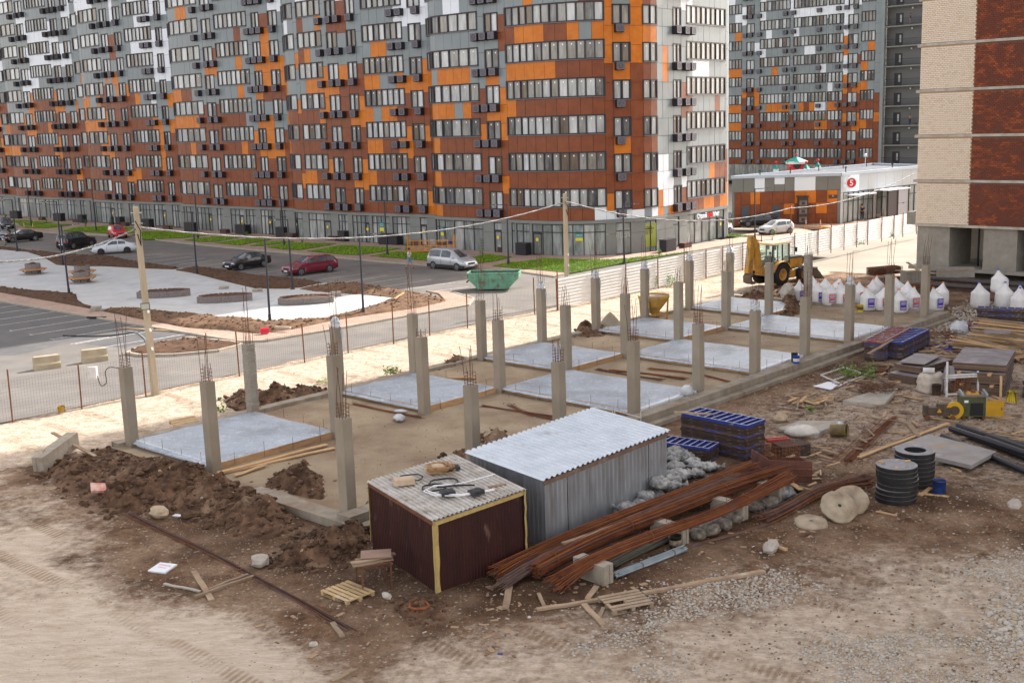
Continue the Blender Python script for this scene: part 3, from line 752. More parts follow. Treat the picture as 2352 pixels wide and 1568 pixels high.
# ------------------------------------------------------------------ street side: asphalt, parking, paving, lawns, soil beds
def sheet(name,poly,z,m,thick=0):
 mb=MB();P=[tuple(G(x,y,z)[:2])for x,y in poly]
 if thick:mb.prism(P,z-thick,z)
 else:
  n=len(P);ar=sum(P[i][0]*P[(i+1)%n][1]-P[(i+1)%n][0]*P[i][1]for i in range(n))
  if ar<0:P.reverse()
  mb.add([(p[0],p[1],z)for p in P],[tuple(range(n))])
 return structure(name,mb,m)
asphalt=M('asphalt',(.135,.125,.115),.9,(.20,.185,.17),.45,9,(.3,.72),pos=True,bump=.2,bs=40,stain=(.25,.225,.19),ss=.16,sw=(.5,.72))
paint=M('road paint',(.74,.73,.70),.8,(.40,.38,.35),6,5,(.35,.6),pos=True)
pave_pink=M('pink paving',(.40,.28,.215),.9,(.46,.35,.28),.8,6,pos=True)
kerb_m=M('kerb concrete',(.42,.37,.30),.9,(.34,.30,.25),2,5,pos=True)
def tile_mat(name,c1,c2,c3,sx,sy,rot=0.0,mort=.012,freq=.5):
 m=bpy.data.materials.new(name);m.use_nodes=True;N=m.node_tree.nodes;L=m.node_tree.links;b=N['Principled BSDF'];b.inputs['Roughness'].default_value=.85;b.inputs['Specular IOR Level'].default_value=.25
 pos=N.new('ShaderNodeNewGeometry').outputs['Position'];mp=N.new('ShaderNodeMapping');mp.inputs['Rotation'].default_value=(0,0,rot);L.new(pos,mp.inputs[0])
 br=N.new('ShaderNodeTexBrick');br.inputs['Scale'].default_value=1;br.inputs['Brick Width'].default_value=sx;br.inputs['Row Height'].default_value=sy;br.inputs['Mortar Size'].default_value=mort
 br.inputs['Color1'].default_value=(*c1,1);br.inputs['Color2'].default_value=(*c2,1);br.inputs['Mortar'].default_value=(*c3,1);br.inputs['Bias'].default_value=freq;br.offset=.37;L.new(mp.outputs[0],br.inputs[0])
 ns=N.new('ShaderNodeTexNoise');ns.inputs['Scale'].default_value=.5;ns.inputs['Detail'].default_value=7;L.new(pos,ns.inputs[0])
 hs=N.new('ShaderNodeHueSaturation');mr=N.new('ShaderNodeMapRange');mr.inputs[1].default_value=.3;mr.inputs[2].default_value=.7;mr.inputs[3].default_value=.88;mr.inputs[4].default_value=1.1
 L.new(ns.outputs[0],mr.inputs[0]);L.new(mr.outputs[0],hs.inputs['Value']);L.new(br.outputs[0],hs.inputs['Color']);L.new(hs.outputs[0],b.inputs['Base Color'])
 bp=N.new('ShaderNodeBump');bp.inputs['Strength'].default_value=.4;bp.inputs['Distance'].default_value=.01;bp.invert=True;L.new(br.outputs['Fac'],bp.inputs['Height']);L.new(bp.outputs[0],b.inputs['Normal'])
 return m
pave_side=tile_mat('pink paving slabs',(.43,.305,.24),(.36,.25,.195),(.25,.19,.15),.4,.2,SANG,.01,-.1)
plaza_m=tile_mat('pale plaza paving',(.50,.51,.51),(.27,.30,.335),(.40,.41,.41),1.6,.24,SANG+.9,.006,-.72)
plaza_plain=M('plain pale paving',(.52,.525,.515),.85,(.44,.45,.445),.7,6,pos=True)
mb=MB();mb.add([tuple(S(-140,22.05,.0)),tuple(S(75,22.05,.0)),tuple(S(75,190,.0)),tuple(S(-140,190,.0))],[(0,1,2,3)]);structure('street',mb,asphalt)
lotA=[Z5(*p)for p in((-300,1130),(0,1190),(600,1295),(1300,1415),(1900,1515),(2150,1568))]+[(600,790),(300,835),(0,835),(-200,830)]
# left car park surface is a darker asphalt tone
sheet('car_park',[Z5(*p)for p in((-300,1140),(0,1195),(600,1298),(1300,1418),(1800,1505))]+[Y1(*p)for p in((1120,60),(650,15),(130,128),(-400,140))],.004,M('dark asphalt',(.095,.095,.10),.9,(.125,.122,.12),.6,8,pos=True,bump=.2,bs=40,stain=(.17,.16,.145),ss=.25,sw=(.58,.72)))
def pline(p,q,z=.012,wd=.11):
 a=G(*p,z);b=G(*q,z);d=(b-a).normalized();s_=Vector((-d.y,d.x,0))*(wd/2)
 return[tuple(a-s_),tuple(b-s_),tuple(b+s_),tuple(a+s_)]
mk=MB()
for a,b in(((0,1255),(185,1232)),((0,1308),(345,1260)),((0,1365),(510,1292)),((0,1420),(685,1322)),((105,1470),(830,1358)),((285,1507),(1050,1388)),((475,1549),(1250,1422)),((690,1590),(1450,1458)),
((1380,1555),(1700,1500)),((1060,800),(1490,762)),((1200,818),(1620,773)),((1370,838),(1760,788)),((1510,858),(1890,802)),((1640,862),(2040,817)),((1800,885),(2060,850)),((330,690),(460,675)),((110,712),(330,690)),((1060,760),(1330,735)),
((-200,1240),(60,1208)),((110,1472),(90,1466)),((300,1508),(268,1502)),((500,1550),(460,1544))):
 mk.add(pline(Z5(*a),Z5(*b)),[(0,1,2,3)])
for a,b in(((30,942),(240,915)),((580,1000),(1000,945)),((780,1030),(1200,962)),((980,1040),(1390,980)),((1180,1065),(1610,1000)),((1390,1085),(1830,1025)),((200,965),(560,915)),((420,980),(830,925)),((1600,1110),(1960,1065))):
 mk.add(pline(Z6(*a),Z6(*b)),[(0,1,2,3)])
for a,b in(((650,22),(1000,-40)),((870,66),(1330,-12))):mk.add(pline(Y1(*a),Y1(*b)),[(0,1,2,3)])
structure('road_markings',mk,paint)
plaza_poly=[Z5(*p)for p in((-500,690),(0,727),(120,718),(250,745),(400,795),(520,865),(700,878),(960,878),(1300,898),(1590,907),(1680,893),(1640,910),(1800,948),(2050,1012),(2351,1083))]+[Z6(*p)for p in((280,1085),(480,1050),(640,1030),(700,1036),(400,1085),(560,1110),(960,1137),(1260,1167),(1110,1222),(880,1290),(640,1345),(100,1388),(0,1372))]+[Z5(*p)for p in((2200,1356),(1850,1321),(1480,1286),(1200,1252),(920,1270),(770,1222),(712,1182),(700,1130),(400,1102),(0,1072),(-500,1020))]
sheet('plaza',plaza_poly,.10,plaza_plain,.3)
sheet('plaza_inlay',[Z5(*p)for p in((-300,800),(100,780),(270,860),(500,905),(900,900),(1080,930),(1090,960),(980,1020),(780,1092),(400,1075),(0,1050),(-300,1040))],.106,plaza_m)
sheet('plaza_inlay',[Z5(*p)for p in((1480,950),(1800,985),(2351,1110))]+[Z6(*p)for p in((60,1115),(240,1180),(260,1280),(100,1300))]+[Z5(*p)for p in((2200,1310),(1500,1215),(1100,1185),(1000,1130),(1050,1060),(1250,990))],.106,plaza_m)
# pavements, kerbs and lawns
sheet('pavement',[Z5(*p)for p in((-500,1060),(0,1118),(400,1188),(800,1262),(1200,1345),(1700,1440),(2351,1495))]+[Z6(*p)for p in((0,1498),(350,1455),(700,1378),(1000,1330),(1500,1258),(1745,1195),(1680,1125),(1560,1100),(1800,1110),(1990,1165),(1950,1225),(1300,1338),(700,1448),(0,1560))]+[Y1(*p)for p in((2200,0),(1900,-60))]+[Z5(*p)for p in((1300,1408),(600,1290),(0,1186),(-500,1090))],.09,pave_side,.3)
def kerb(name,pts,z=.12,wd=.16):
 mb=MB();P=[G(x,y,z)for x,y in pts]
 for a,b in zip(P[:-1],P[1:]):
  n=max(1,int((b-a).length/1.0))
  for i in range(n):
   p=a.lerp(b,i/n);q=a.lerp(b,(i+1)/n);e=(q-p).normalized()*.008;mb.bar(p+e-Vector((0,0,z/2)),q-e-Vector((0,0,z/2)),wd,z+.02)
 return structure(name,mb,kerb_m)
kerb('kerb',[Z5(*p)for p in((-500,1096),(0,1190),(600,1294),(1300,1412),(1900,1512),(2220,1562))]+[Z6(*p)for p in((100,1552),(700,1452),(1300,1342),(1950,1228),(2000,1165),(1800,1108))])
kerb('kerb',[Z5(*p)for p in((-100,480),(240,540),(400,562),(700,575),(1250,605),(1700,662),(2351,724))]+[Z6(*p)for p in((300,748),(750,792),(1130,828),(1560,862),(2040,893),(2351,912))]+[Z7(*p)for p in((200,940),(400,968))])
sheet('pavement',[(-120,500),(0,494)]+[Z5(*p)for p in((400,432),(820,470),(1200,500),(1950,545),(2351,575))]+[Z6(*p)for p in((250,598),(700,640),(1150,668),(1700,712),(2100,735),(2351,750))]+[Z7(*p)for p in((180,772),(860,780),(1100,765),(1345,735),(1960,628),(2240,600),(2240,640),(1500,760),(400,962),(200,935),(0,905))]+[Z6(*p)for p in((2040,888),(1560,856),(1130,822),(750,787),(300,742),(0,720))]+[Z5(*p)for p in((1700,656),(1250,600),(700,570),(400,556),(240,535),(-100,474))],.09,pave_side,.3)
grass_m=M('lawn soil',(.07,.11,.02),.95,(.05,.08,.015),1.5,6,pos=True)
blade_m=M('grass blades',(.21,.36,.02),.7,(.12,.25,.012),2.5,5,pos=True,spec=.2);blade_m2=M('grass blades light',(.30,.43,.03),.7,spec=.2)
LAWNS=[[Z5(*p)for p in q]for q in(((60,452),(300,458),(170,470),(150,480)),((160,480),(310,465),(490,473),(330,497),(190,505)),((205,516),(480,488),(690,494),(560,515),(400,529),(250,526)),((545,552),(700,522),(1000,508),(1230,524),(1100,535),(900,552),(700,560)),((770,562),(1000,548),(1230,532),(1260,570),(1100,578),(960,575)),((1215,588),(1300,556),(1500,558),(1950,586),(1800,605),(1680,617),(1330,632)),((1690,637),(1950,606),(2260,599),(2190,615),(1990,650),(1850,655)),((1970,662),(2200,633),(2351,623),(2420,640),(2200,685)))]+[[Z6(*p)for p in q]for q in(((-40,640),(60,620),(140,632),(0,662)),((-60,690),(60,660),(250,645),(350,650),(60,690)),((95,700),(350,662),(740,668),(600,695),(400,728),(250,722)),((470,738),(800,683),(1335,712),(1150,745),(950,773),(800,770)),((1050,782),(1280,742),(1580,758),(1700,800),(1560,826)),((1900,820),(2130,766),(2351,790),(2200,830),(2030,852)),((2170,876),(2351,835),(2440,860),(2351,890)))]+[[Z7(*p)for p in((-40,850),(300,806),(860,818),(1100,800),(1400,772),(1620,742),(1500,765),(1000,850),(540,938),(300,915),(0,893))],[Z7(*p)for p in((1970,585),(2230,597),(2230,608),(1970,603))]]
for i,q in enumerate(LAWNS):
 P=[tuple(G(x,y,.12)[:2])for x,y in q];sheet('lawn',q,.125,grass_m,.12)
 xs=[p[0]for p in P];ys=[p[1]for p in P];area=(max(xs)-min(xs))*(max(ys)-min(ys));n=int(min(16000,area*85));r=np.random.RandomState(100+i)
 px_=r.uniform(min(xs),max(xs),n);py_=r.uniform(min(ys),max(ys),n);k=in_poly(px_,py_,P);px_,py_=px_[k],py_[k];n=len(px_)
 if n<3:continue
 th=r.uniform(0,6.28,n);h=r.uniform(.05,.13,n)*(1+.8*vnoise(px_,py_,1.2,8));wd=r.uniform(.02,.05,n);lx,ly=r.uniform(-.06,.06,n),r.uniform(-.06,.06,n)
 v=np.zeros((n,3,3));v[:,0]=np.stack([px_-wd*np.cos(th),py_-wd*np.sin(th),np.full(n,.12)],1);v[:,1]=np.stack([px_+wd*np.cos(th),py_+wd*np.sin(th),np.full(n,.12)],1);v[:,2]=np.stack([px_+lx,py_+ly,.12+h],1)
 me=fast_mesh('grass',v.reshape(-1,3),np.arange(3*n).reshape(n,3),[blade_m,blade_m2],False);me.polygons.foreach_set('material_index',(r.rand(n)<.35).astype(np.int32));o=link('grass',me,None,None,0,'stuff')
 tag(o,'short green grass of the lawn strips along the shop fronts','grass','grass of the lawn strips')
soil_dark=M('dark planting soil',(.055,.028,.016),.95,(.12,.062,.032),3.0,8,pos=True,bump=.6,bs=16)
soil_clod=M('soil clods',(.075,.04,.022),.95,(.15,.085,.05),2,5,pos=True)
def soil_bed(poly,z0=.02,hh=.38,step=.22,seed=1,mat=None,clods=1.6):
 P=[tuple(G(x,y,.1)[:2])for x,y in poly];xs=[p[0]for p in P];ys=[p[1]for p in P]
 x=np.arange(min(xs)-step,max(xs)+step*2,step);y=np.arange(min(ys)-step,max(ys)+step*2,step);XX,YY=np.meshgrid(x,y,indexing='ij');d=sdist(XX,YY,P)
 e=np.clip(-d,0,1.6);z=z0+.1+hh*(1-np.exp(-e*1.2))*(.7+.8*fbm(XX,YY,1.6,seed))+.11*fbm(XX,YY,.5,seed+3,3)*(e>0);z=np.where(d>0,z0-.06,np.maximum(z,z0+.04))
 kp_=d<step*1.2;ix=-np.ones(XX.shape,int);ix[kp_]=np.arange(kp_.sum());f=np.stack([ix[:-1,:-1],ix[1:,:-1],ix[1:,1:],ix[:-1,1:]],-1).reshape(-1,4);f=f[(f>=0).all(1)]
 me=fast_mesh('soil_bed',np.stack([XX[kp_],YY[kp_],z[kp_]],1),f,[mat or soil_dark]);o=link('soil_bed',me,None,None,0,'structure')
 ins=np.argwhere(d<-.15);r=random.Random(seed);mb=MB()
 for i in range(int(len(ins)*step*step*clods)):
  a_,b_=ins[r.randrange(len(ins))];mb.ball((XX[a_,b_],YY[a_,b_],z[a_,b_]+.01),r.uniform(.04,.13),0,5,3,(1,1,.7),None,.3,r)
 if mb.v:tag(mb.build('soil_clods',soil_clod),'loose clods of dark planting soil on the plaza beds','soil','soil clods of the plaza beds','stuff')
soil_bed([Z5(*p)for p in((-300,670),(0,703),(120,713),(300,738),(600,763),(880,790),(1010,786),(1250,838),(1640,889),(1590,905),(1300,895),(960,875),(700,875),(520,862),(400,793),(250,748),(0,724),(-300,690))],seed=11)
soil_bed([Z5(*p)for p in((1600,915),(1800,882),(2100,918),(2351,958))]+[Z6(*p)for p in((250,978),(620,1028),(400,1078),(0,1080))]+[Z5(*p)for p in((2351,1080),(2050,1010),(1800,945))],seed=12)
soil_bed([Z6(*p)for p in((390,1088),(640,1045),(900,1030),(1250,1090),(1500,1120),(1755,1185),(1740,1202),(1500,1258),(1000,1328),(700,1376),(350,1455),(0,1497))]+[Z5(*p)for p in((2351,1488),(2100,1448),(1700,1428),(1400,1378),(1100,1300),(935,1276),(1100,1260),(1200,1254),(1480,1288),(1850,1323),(2200,1358),(2351,1372))]+[Z6(*p)for p in((100,1390),(640,1347),(890,1291),(1112,1224),(1262,1168),(960,1140),(560,1113))],seed=13,mat=M('brown planting soil',(.085,.045,.025),.95,(.19,.11,.06),2.2,8,pos=True,bump=.6,bs=14),clods=3)
soil_bed([Z5(*p)for p in((-300,1030),(0,1074),(400,1104),(690,1130),(708,1180),(765,1223),(900,1255),(800,1260),(400,1188),(0,1118),(-300,1062))],seed=14)
isl=[(292,808),(330,791),(440,775),(530,782),(556,789),(500,803),(400,812),(320,813)]
soil_bed(isl,seed=15,hh=.3);kerb('kerb',isl+[isl[0]],.14,.2)
sheet('pavement',[Z7(*p)for p in((1980,600),(2350,560),(2500,530),(2600,520),(2800,560),(2300,640))],.085,pave_side,.3)
sheet('pavement',[Z8(*p)for p in((-300,470),(200,478),(640,490),(900,450),(1300,380),(1380,420),(700,520),(330,515),(-300,500))],.088,pave_side,.3)
yk=M('yellow kerb paint',(.62,.40,.03),.8)
for a,b in(((330,512),(560,522)),):
 mb=MB();mb.bar(G(*Z8(*a),.06),G(*Z8(*b),.06),.18,.14);structure('kerb',mb,yk)
# ------------------------------------------------------------------ foundation: fill, beams, slabs, sheets, boards
fill_m=M('gravelly sand fill',(.35,.285,.19),.95,(.24,.175,.115),.5,9,(.34,.66),pos=True,bump=.9,bs=22,stain=(.19,.125,.08),ss=.22,sw=(.5,.7))
A_=[-1.02]+[4.875*k for k in range(1,10)];B_=[0.0,7.80,13.67]
xa=np.arange(-1.7,45.4,.22);xb=np.arange(-.3,14.3,.22);FA,FB=np.meshgrid(xa,xb,indexing='ij')
FX=SO.x+FA*SU.x+FB*SN.x;FY=SO.y+FA*SU.y+FB*SN.y;FZ=-.02+.035*fbm(FX,FY,1.6,91)+.02*fbm(FX,FY,.4,95,3)
nx,ny=FA.shape;ix=np.arange(nx*ny).reshape(nx,ny);f=np.stack([ix[:-1,:-1],ix[1:,:-1],ix[1:,1:],ix[:-1,1:]],-1).reshape(-1,4)
link('sand_fill',fast_mesh('sand_fill',np.stack([FX.ravel(),FY.ravel(),FZ.ravel()],1),f,[fill_m]),None,None,0,'structure')
beam_m=M('beam concrete',(.325,.285,.225),.9,(.215,.18,.138),1.6,7,pos=True,bump=.35,bs=14,stain=(.20,.13,.08),ss=.6,sw=(.56,.7),vec=(1,1,.35))
def beam(a0,b0,a1,b1,w_,z0,z1,label,jit=0):
 p=S(a0,b0,(z0+z1)/2);q=S(a1,b1,(z0+z1)/2);mb=MB();n=max(1,int((q-p).length/5))
 for i in range(n):mb.bar(p.lerp(q,i/n),p.lerp(q,(i+1)/n),w_-(.0 if i%2 else .012),z1-z0)
 return mesh1('foundation_beam',mb,beam_m,label,'beam')
beam(-1.7,-.56,45.6,-.56,.62,-.5,.20,'long concrete ground beam along the right side of the foundation')
beam(-1.7,-1.1,45.6,-1.1,.40,-.5,-.08,'low concrete footing ledge under the right ground beam')
beam(-1.5,14.2,45,14.2,.55,-.4,.14,'concrete ground beam along the track side of the foundation')
beam(45.3,-.3,45.3,14.3,.55,-.4,.16,'far end concrete ground beam in front of the white sacks')
beam(-1.55,-.9,-1.55,4.6,.75,-.75,.06,'near end concrete ground beam below the first right column')
slab_c=M('fresh slab',(.34,.33,.31),.8)
def film_mat():
 m=bpy.data.materials.new('translucent polythene');m.use_nodes=True;N=m.node_tree.nodes;L=m.node_tree.links;b=N['Principled BSDF'];b.inputs['Roughness'].default_value=.34;b.inputs['Specular IOR Level'].default_value=.45
 pos=N.new('ShaderNodeNewGeometry').outputs['Position']
 def nz(sc,d,dist,vec,rot):n=N.new('ShaderNodeTexNoise');n.inputs['Scale'].default_value=sc;n.inputs['Detail'].default_value=d;n.inputs['Distortion'].default_value=dist;mp=N.new('ShaderNodeMapping');mp.inputs['Scale'].default_value=vec;mp.inputs['Rotation'].default_value=(0,0,rot);L.new(pos,mp.inputs[0]);L.new(mp.outputs[0],n.inputs[0]);return n.outputs['Fac']
 def ramp(f,els):
  r=N.new('ShaderNodeValToRGB');
  while len(r.color_ramp.elements)<len(els):r.color_ramp.elements.new(.5)
  for e,(p_,c_)in zip(r.color_ramp.elements,els):e.position=p_;e.color=(*c_,1)
  L.new(f,r.inputs[0]);return r.outputs[0]
 base=ramp(nz(.5,5,.6,(1,1,1),0),[(.34,(.25,.285,.325)),(.50,(.325,.38,.44)),(.66,(.385,.45,.52))])
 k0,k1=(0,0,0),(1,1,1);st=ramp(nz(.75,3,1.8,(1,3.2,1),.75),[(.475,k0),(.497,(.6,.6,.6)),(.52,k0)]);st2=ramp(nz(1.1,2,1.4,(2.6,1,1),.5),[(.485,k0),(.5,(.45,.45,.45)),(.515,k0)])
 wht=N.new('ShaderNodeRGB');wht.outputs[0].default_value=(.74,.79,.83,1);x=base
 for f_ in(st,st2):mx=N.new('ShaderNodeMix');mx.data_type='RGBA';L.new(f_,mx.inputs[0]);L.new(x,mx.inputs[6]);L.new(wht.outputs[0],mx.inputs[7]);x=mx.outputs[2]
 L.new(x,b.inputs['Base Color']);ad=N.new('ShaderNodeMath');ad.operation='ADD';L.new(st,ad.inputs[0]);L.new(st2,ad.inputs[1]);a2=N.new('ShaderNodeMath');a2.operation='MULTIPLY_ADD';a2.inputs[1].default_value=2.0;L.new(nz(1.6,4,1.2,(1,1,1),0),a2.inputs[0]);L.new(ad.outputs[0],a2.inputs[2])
 bp=N.new('ShaderNodeBump');bp.inputs['Strength'].default_value=.35;bp.inputs['Distance'].default_value=.02;L.new(a2.outputs[0],bp.inputs['Height']);L.new(bp.outputs[0],b.inputs['Normal']);return m
film=film_mat()
film2=M('crumpled polythene',(.60,.62,.64),.25,(.42,.45,.47),3,6,pos=True,bump=.8,bs=9,spec=.6)
board_m=M('formwork board',(.46,.29,.145),.8,(.36,.21,.10),1.8,6,vec=(1,1,5),bump=.15,bs=10,stain=(.24,.15,.09),ss=1.2,rnd=.15)
white_b=M('white insulation strip',(.70,.73,.78),.6)
CELLS=[(0,1,'nearest bay beside the track'),(2,1,'third bay of the track side'),(3,0,'fourth bay behind the metal roofed shed'),(4,1,'fifth bay of the track side'),(5,0,'sixth bay beside the blue pail'),(6,1,'seventh bay of the track side'),(7,0,'eighth bay next to the yellow can'),(8,1,'farthest bay near the soil heap')]
for(k,r,wh)in CELLS:
 a0,a1,b0,b1=A_[k]+.12,A_[k+1]-.05,B_[r]+.1,B_[r+1]-.05
 if r==0:b0-=.1
 mb=MB();mb.prism([tuple(S(a0,b0))[:2],tuple(S(a1,b0))[:2],tuple(S(a1,b1))[:2],tuple(S(a0,b1))[:2]],-.1,.2);mesh1('floor_slab',mb,slab_c,'poured slab under the polythene in the '+wh,'slab')
 na_,nb2=int((a1-a0)/.11),int((b1-b0)/.11);ga,gb=np.meshgrid(np.linspace(a0-.22,a1+.22,na_),np.linspace(b0-.05,b1+.2,nb2),indexing='ij')
 gx=SO.x+ga*SU.x+gb*SN.x;gy=SO.y+ga*SU.y+gb*SN.y
 ed=np.minimum(np.minimum(ga-ga.min(),ga.max()-ga),np.minimum(gb-gb.min(),gb.max()-gb))
 rg=1-np.abs(fbm(gx,gy,1.5,200+k,3))*3.0;rg=np.clip(rg,0,1)**3
 rg2=np.clip(1-np.abs(fbm(gx+gy,(gx-gy)*2.4,.8,230+k,2))*4,0,1)**3
 gz=.222+.020*rg+.008*rg2+.005*fbm(gx,gy,.35,240+k,2)-.10*sstep(.18,.0,ed)+.05*sstep(.25,.1,ed)*np.clip(fbm(gx,gy,.7,260+k),0,1)
 nx,ny=ga.shape;ix=np.arange(nx*ny).reshape(nx,ny);f=np.stack([ix[:-1,:-1],ix[1:,:-1],ix[1:,1:],ix[:-1,1:]],-1).reshape(-1,4)
 o=link('plastic_sheet',fast_mesh('plastic_sheet',np.stack([gx.ravel(),gy.ravel(),gz.ravel()],1),f,[film]));tag(o,'wrinkled clear polythene sheet over the '+wh,'plastic sheet','polythene sheets on the slabs')
 bs=[(a0-.03,b0,a0-.03,b1,'near edge'),(a1+.03,b0,a1+.03,b1,'far edge')]+([(a0,b0-.03,a1,b0-.03,'right edge')])
 for(p,q,p2,q2,e)in bs:
  if e=='far edge' and k not in(0,2,4,6,8):continue
  L_=math.hypot(p2-p,q2-q);n=2 if L_>4.9 else 1;t=thing('formwork_board','timber edge shuttering along the '+e+' of the '+wh,'formwork',S(p,q,0))
  for i in range(n):
   m=MB();u0=Vector((p2-p,q2-q,0))*(i/n);u1=Vector((p2-p,q2-q,0))*((i+1)/n);c=lambda v:SU*v.x+SN*v.y+Vector((0,0,.1+.01*i))
   isw=(k==0 and e=='near edge')or(r==0 and e=='right edge')
   m.bar(c(u0),c(u1),.035,.26);m.build('board',white_b if isw else board_m,t)
  for i in range(int(L_/1.3)):
   m=MB();v=Vector((p2-p,q2-q,0))*((i+.6)/(int(L_/1.3)+.2));d=(SU*v.x+SN*v.y);o_=(SU if e=='far edge' else-SU if e=='near edge' else-SN)*.04
   m.tube([d+o_+Vector((0,0,-.1)),d+o_+Vector((0,0,.42+.25*RND.random()))],.008,5);m.build('stake',rebar_m,t)
# ------------------------------------------------------------------ columns
SPEC={0:[(1.65,1),(1.45,1),(.9,1),(1.75,1),(1.9,1),(1.5,0,'bag'),(1.75,1),(1.9,0,'bag'),(2.1,1),(1.8,1)],
1:[(1.8,1),(1.3,1),(.38,1),(1.2,1),(.95,0),(.9,0),(.9,0),(.7,0),(.5,0),(1.5,0,'wrap')],
2:[(2.3,1),(2.7,0,'wrap'),(2.4,0,'bag'),(2.4,0),(2.3,0),(2.4,0,'bag'),(2.3,0,'bag'),(2.0,0,'bag'),(1.8,0,'bag'),(2.3,0,'bag')]}
ROWN=['right row along the ground beam','middle row','row beside the dirt track']
col_m=M('column concrete',(.31,.265,.205),.9,(.235,.20,.152),1.3,7,(.32,.68),bump=.4,bs=13,stain=(.37,.325,.26),ss=.8,vec=(1,1,.5),rnd=.07)
for r in range(3):
 for k in range(10):
  h=3.42 if r==1 else 3.22;h+=RND.uniform(-.04,.04);sp=SPEC[r][k];rb=random.Random(r*50+k);extra=''
  if len(sp)>2:extra=' with plastic tied round its bars' if sp[2]=='bag' else ' wrapped in clear film'
  t=thing('concrete_column','%s square concrete column of the %s counted from the sheds%s'%(ORD[k],ROWN[r],extra),'column',S(A_[k],B_[r],0),SANG,'bare concrete columns')
  mb=MB();s_=.205;ch=.018
  pr=[(-s_+ch,-s_),(s_-ch,-s_),(s_,-s_+ch),(s_,s_-ch),(s_-ch,s_),(-s_+ch,s_),(-s_,s_-ch),(-s_,-s_+ch)]
  zc=[-.3,rb.uniform(.9,1.3),rb.uniform(1.9,2.4),h]
  for i in range(3):
   q=1+(.022 if i==1 else 0)+rb.uniform(-.004,.004);mb.prism([(x*q+rb.uniform(-.004,.004),y*q)for x,y in pr],zc[i],zc[i+1])
  mb.build('shaft',col_m,t)
  L_=sp[0]
  for i,(x,y)in enumerate(((-.14,-.14),(.14,-.14),(.14,.14),(-.14,.14),(0,-.14),(0,.14),(-.14,0),(.14,0))):
   if i>=4 and L_<.6:continue
   l=L_*rb.uniform(.86,1.05)if i in(0,2,4,3)else min(L_,.55)*rb.uniform(.7,1.3);bx,by=rb.uniform(-.09,.09)*l,rb.uniform(-.09,.09)*l
   m=MB();m.tube([(x,y,h-.02),(x+bx*.3,y+by*.3,h+l*.5),(x+bx,y+by,h+l)],.0105,5);m.build('rebar',rebar_m,t)
  if sp[1]:
   for z in(.08,.20,.33,.47)[:2 if L_<.5 else 4]:
    m=MB();q=.152;c=[(-q,-q,h+z),(q,-q,h+z),(q,q,h+z),(-q,q,h+z),(-q,-q,h+z)]
    for a_,b_ in zip(c[:-1],c[1:]):m.bar(a_,b_,.012,.012)
    m.build('stirrup',rebar_m,t)
  if len(sp)>2 and sp[2]=='bag':
   m=MB();n=14;vs=[];fs=[]
   for i in range(7):
    for j in range(n):
     rr=(.17,.21,.18,.20,.16,.13,.05)[i]*rb.uniform(.75,1.25);vs.append((rr*math.cos(6.283*j/n),rr*math.sin(6.283*j/n),h+.0+i*.085))
   for i in range(6):
    for j in range(n):fs.append((i*n+j,i*n+(j+1)%n,(i+1)*n+(j+1)%n,(i+1)*n+j))
   m.add(vs,fs,0,False);m.add([(.2,-.21,h),(.24,-.23,h-.3),(.16,-.235,h-.75),(.1,-.225,h-.2)],[(0,1,2,3)]);m.build('plastic_wrap',film2,t)
  if len(sp)>2 and sp[2]=='wrap':
   m=MB();n=4
   for z in np.arange(.5,h-.1,.28):
    q=.210+rb.uniform(0,.006);dz=rb.uniform(-.12,.12);m.add([(-q,-q,z),(q,-q,z+dz),(q,q,z),(-q,q,z-dz),(-q,-q,z+.24),(q,-q,z+.24+dz),(q,q,z+.24),(-q,q,z+.24-dz)],[(0,1,5,4),(1,2,6,5),(2,3,7,6),(3,0,4,7)],0,True)
   m.build('film_wrap',M('stretch film',(.55,.53,.48),.3,(.40,.37,.32),5,5,bump=.5,bs=12,alpha=.32),t)
# ------------------------------------------------------------------ near yard: sheds, steel, timber, soil heaps
def corr_sheet(mb,p0,p1,p2,p3,rib,depth,mi=0,prof=None):
 "corrugated sheet over the quad p0..p3 with ribs running from edge p0p1 to edge p3p2"
 p0,p1,p2,p3=map(Vector,(p0,p1,p2,p3));L_=(p1-p0).length;n=max(2,int(L_/rib));nn=(p1-p0).cross(p3-p0).normalized()
 prof=prof or((0,0),(.35,0),(.5,1),(.85,1));us=[]
 for i in range(n):
  for u,h in prof:us.append(((i+u)/n,h*depth))
 us.append((1,0));vs=[]
 for u,h in us:vs.append(p0.lerp(p1,u)+nn*h);vs.append(p3.lerp(p2,u)+nn*h)
 mb.add(vs,[(2*i,2*i+2,2*i+3,2*i+1)for i in range(len(us)-1)],mi)
maroon=M('maroon profiled steel',(.046,.014,.012),.45,(.026,.009,.009),1.8,7,stain=(.14,.08,.065),ss=3.0,sw=(.60,.72),vec=(1,1,.4))
foam=M('old yellow foam',(.50,.37,.15),.9,(.40,.28,.10),6,5,bump=.5,bs=20)
galv=M('galvanised steel',(.42,.445,.47),.38,(.29,.305,.325),2.6,7,metal=.5,vec=(1,1,.22),stain=(.24,.215,.20),ss=1.6,sw=(.56,.74))
galv_roof=M('zinc roofing',(.66,.72,.78),.35,(.56,.62,.68),1.3,6,metal=.25,stain=(.46,.48,.50),ss=.9,sw=(.6,.75))
roof_old=M('old pale roofing',(.52,.505,.47),.6,(.33,.295,.25),2.4,8,stain=(.17,.12,.085),ss=1.7,sw=(.58,.70),bump=.2)
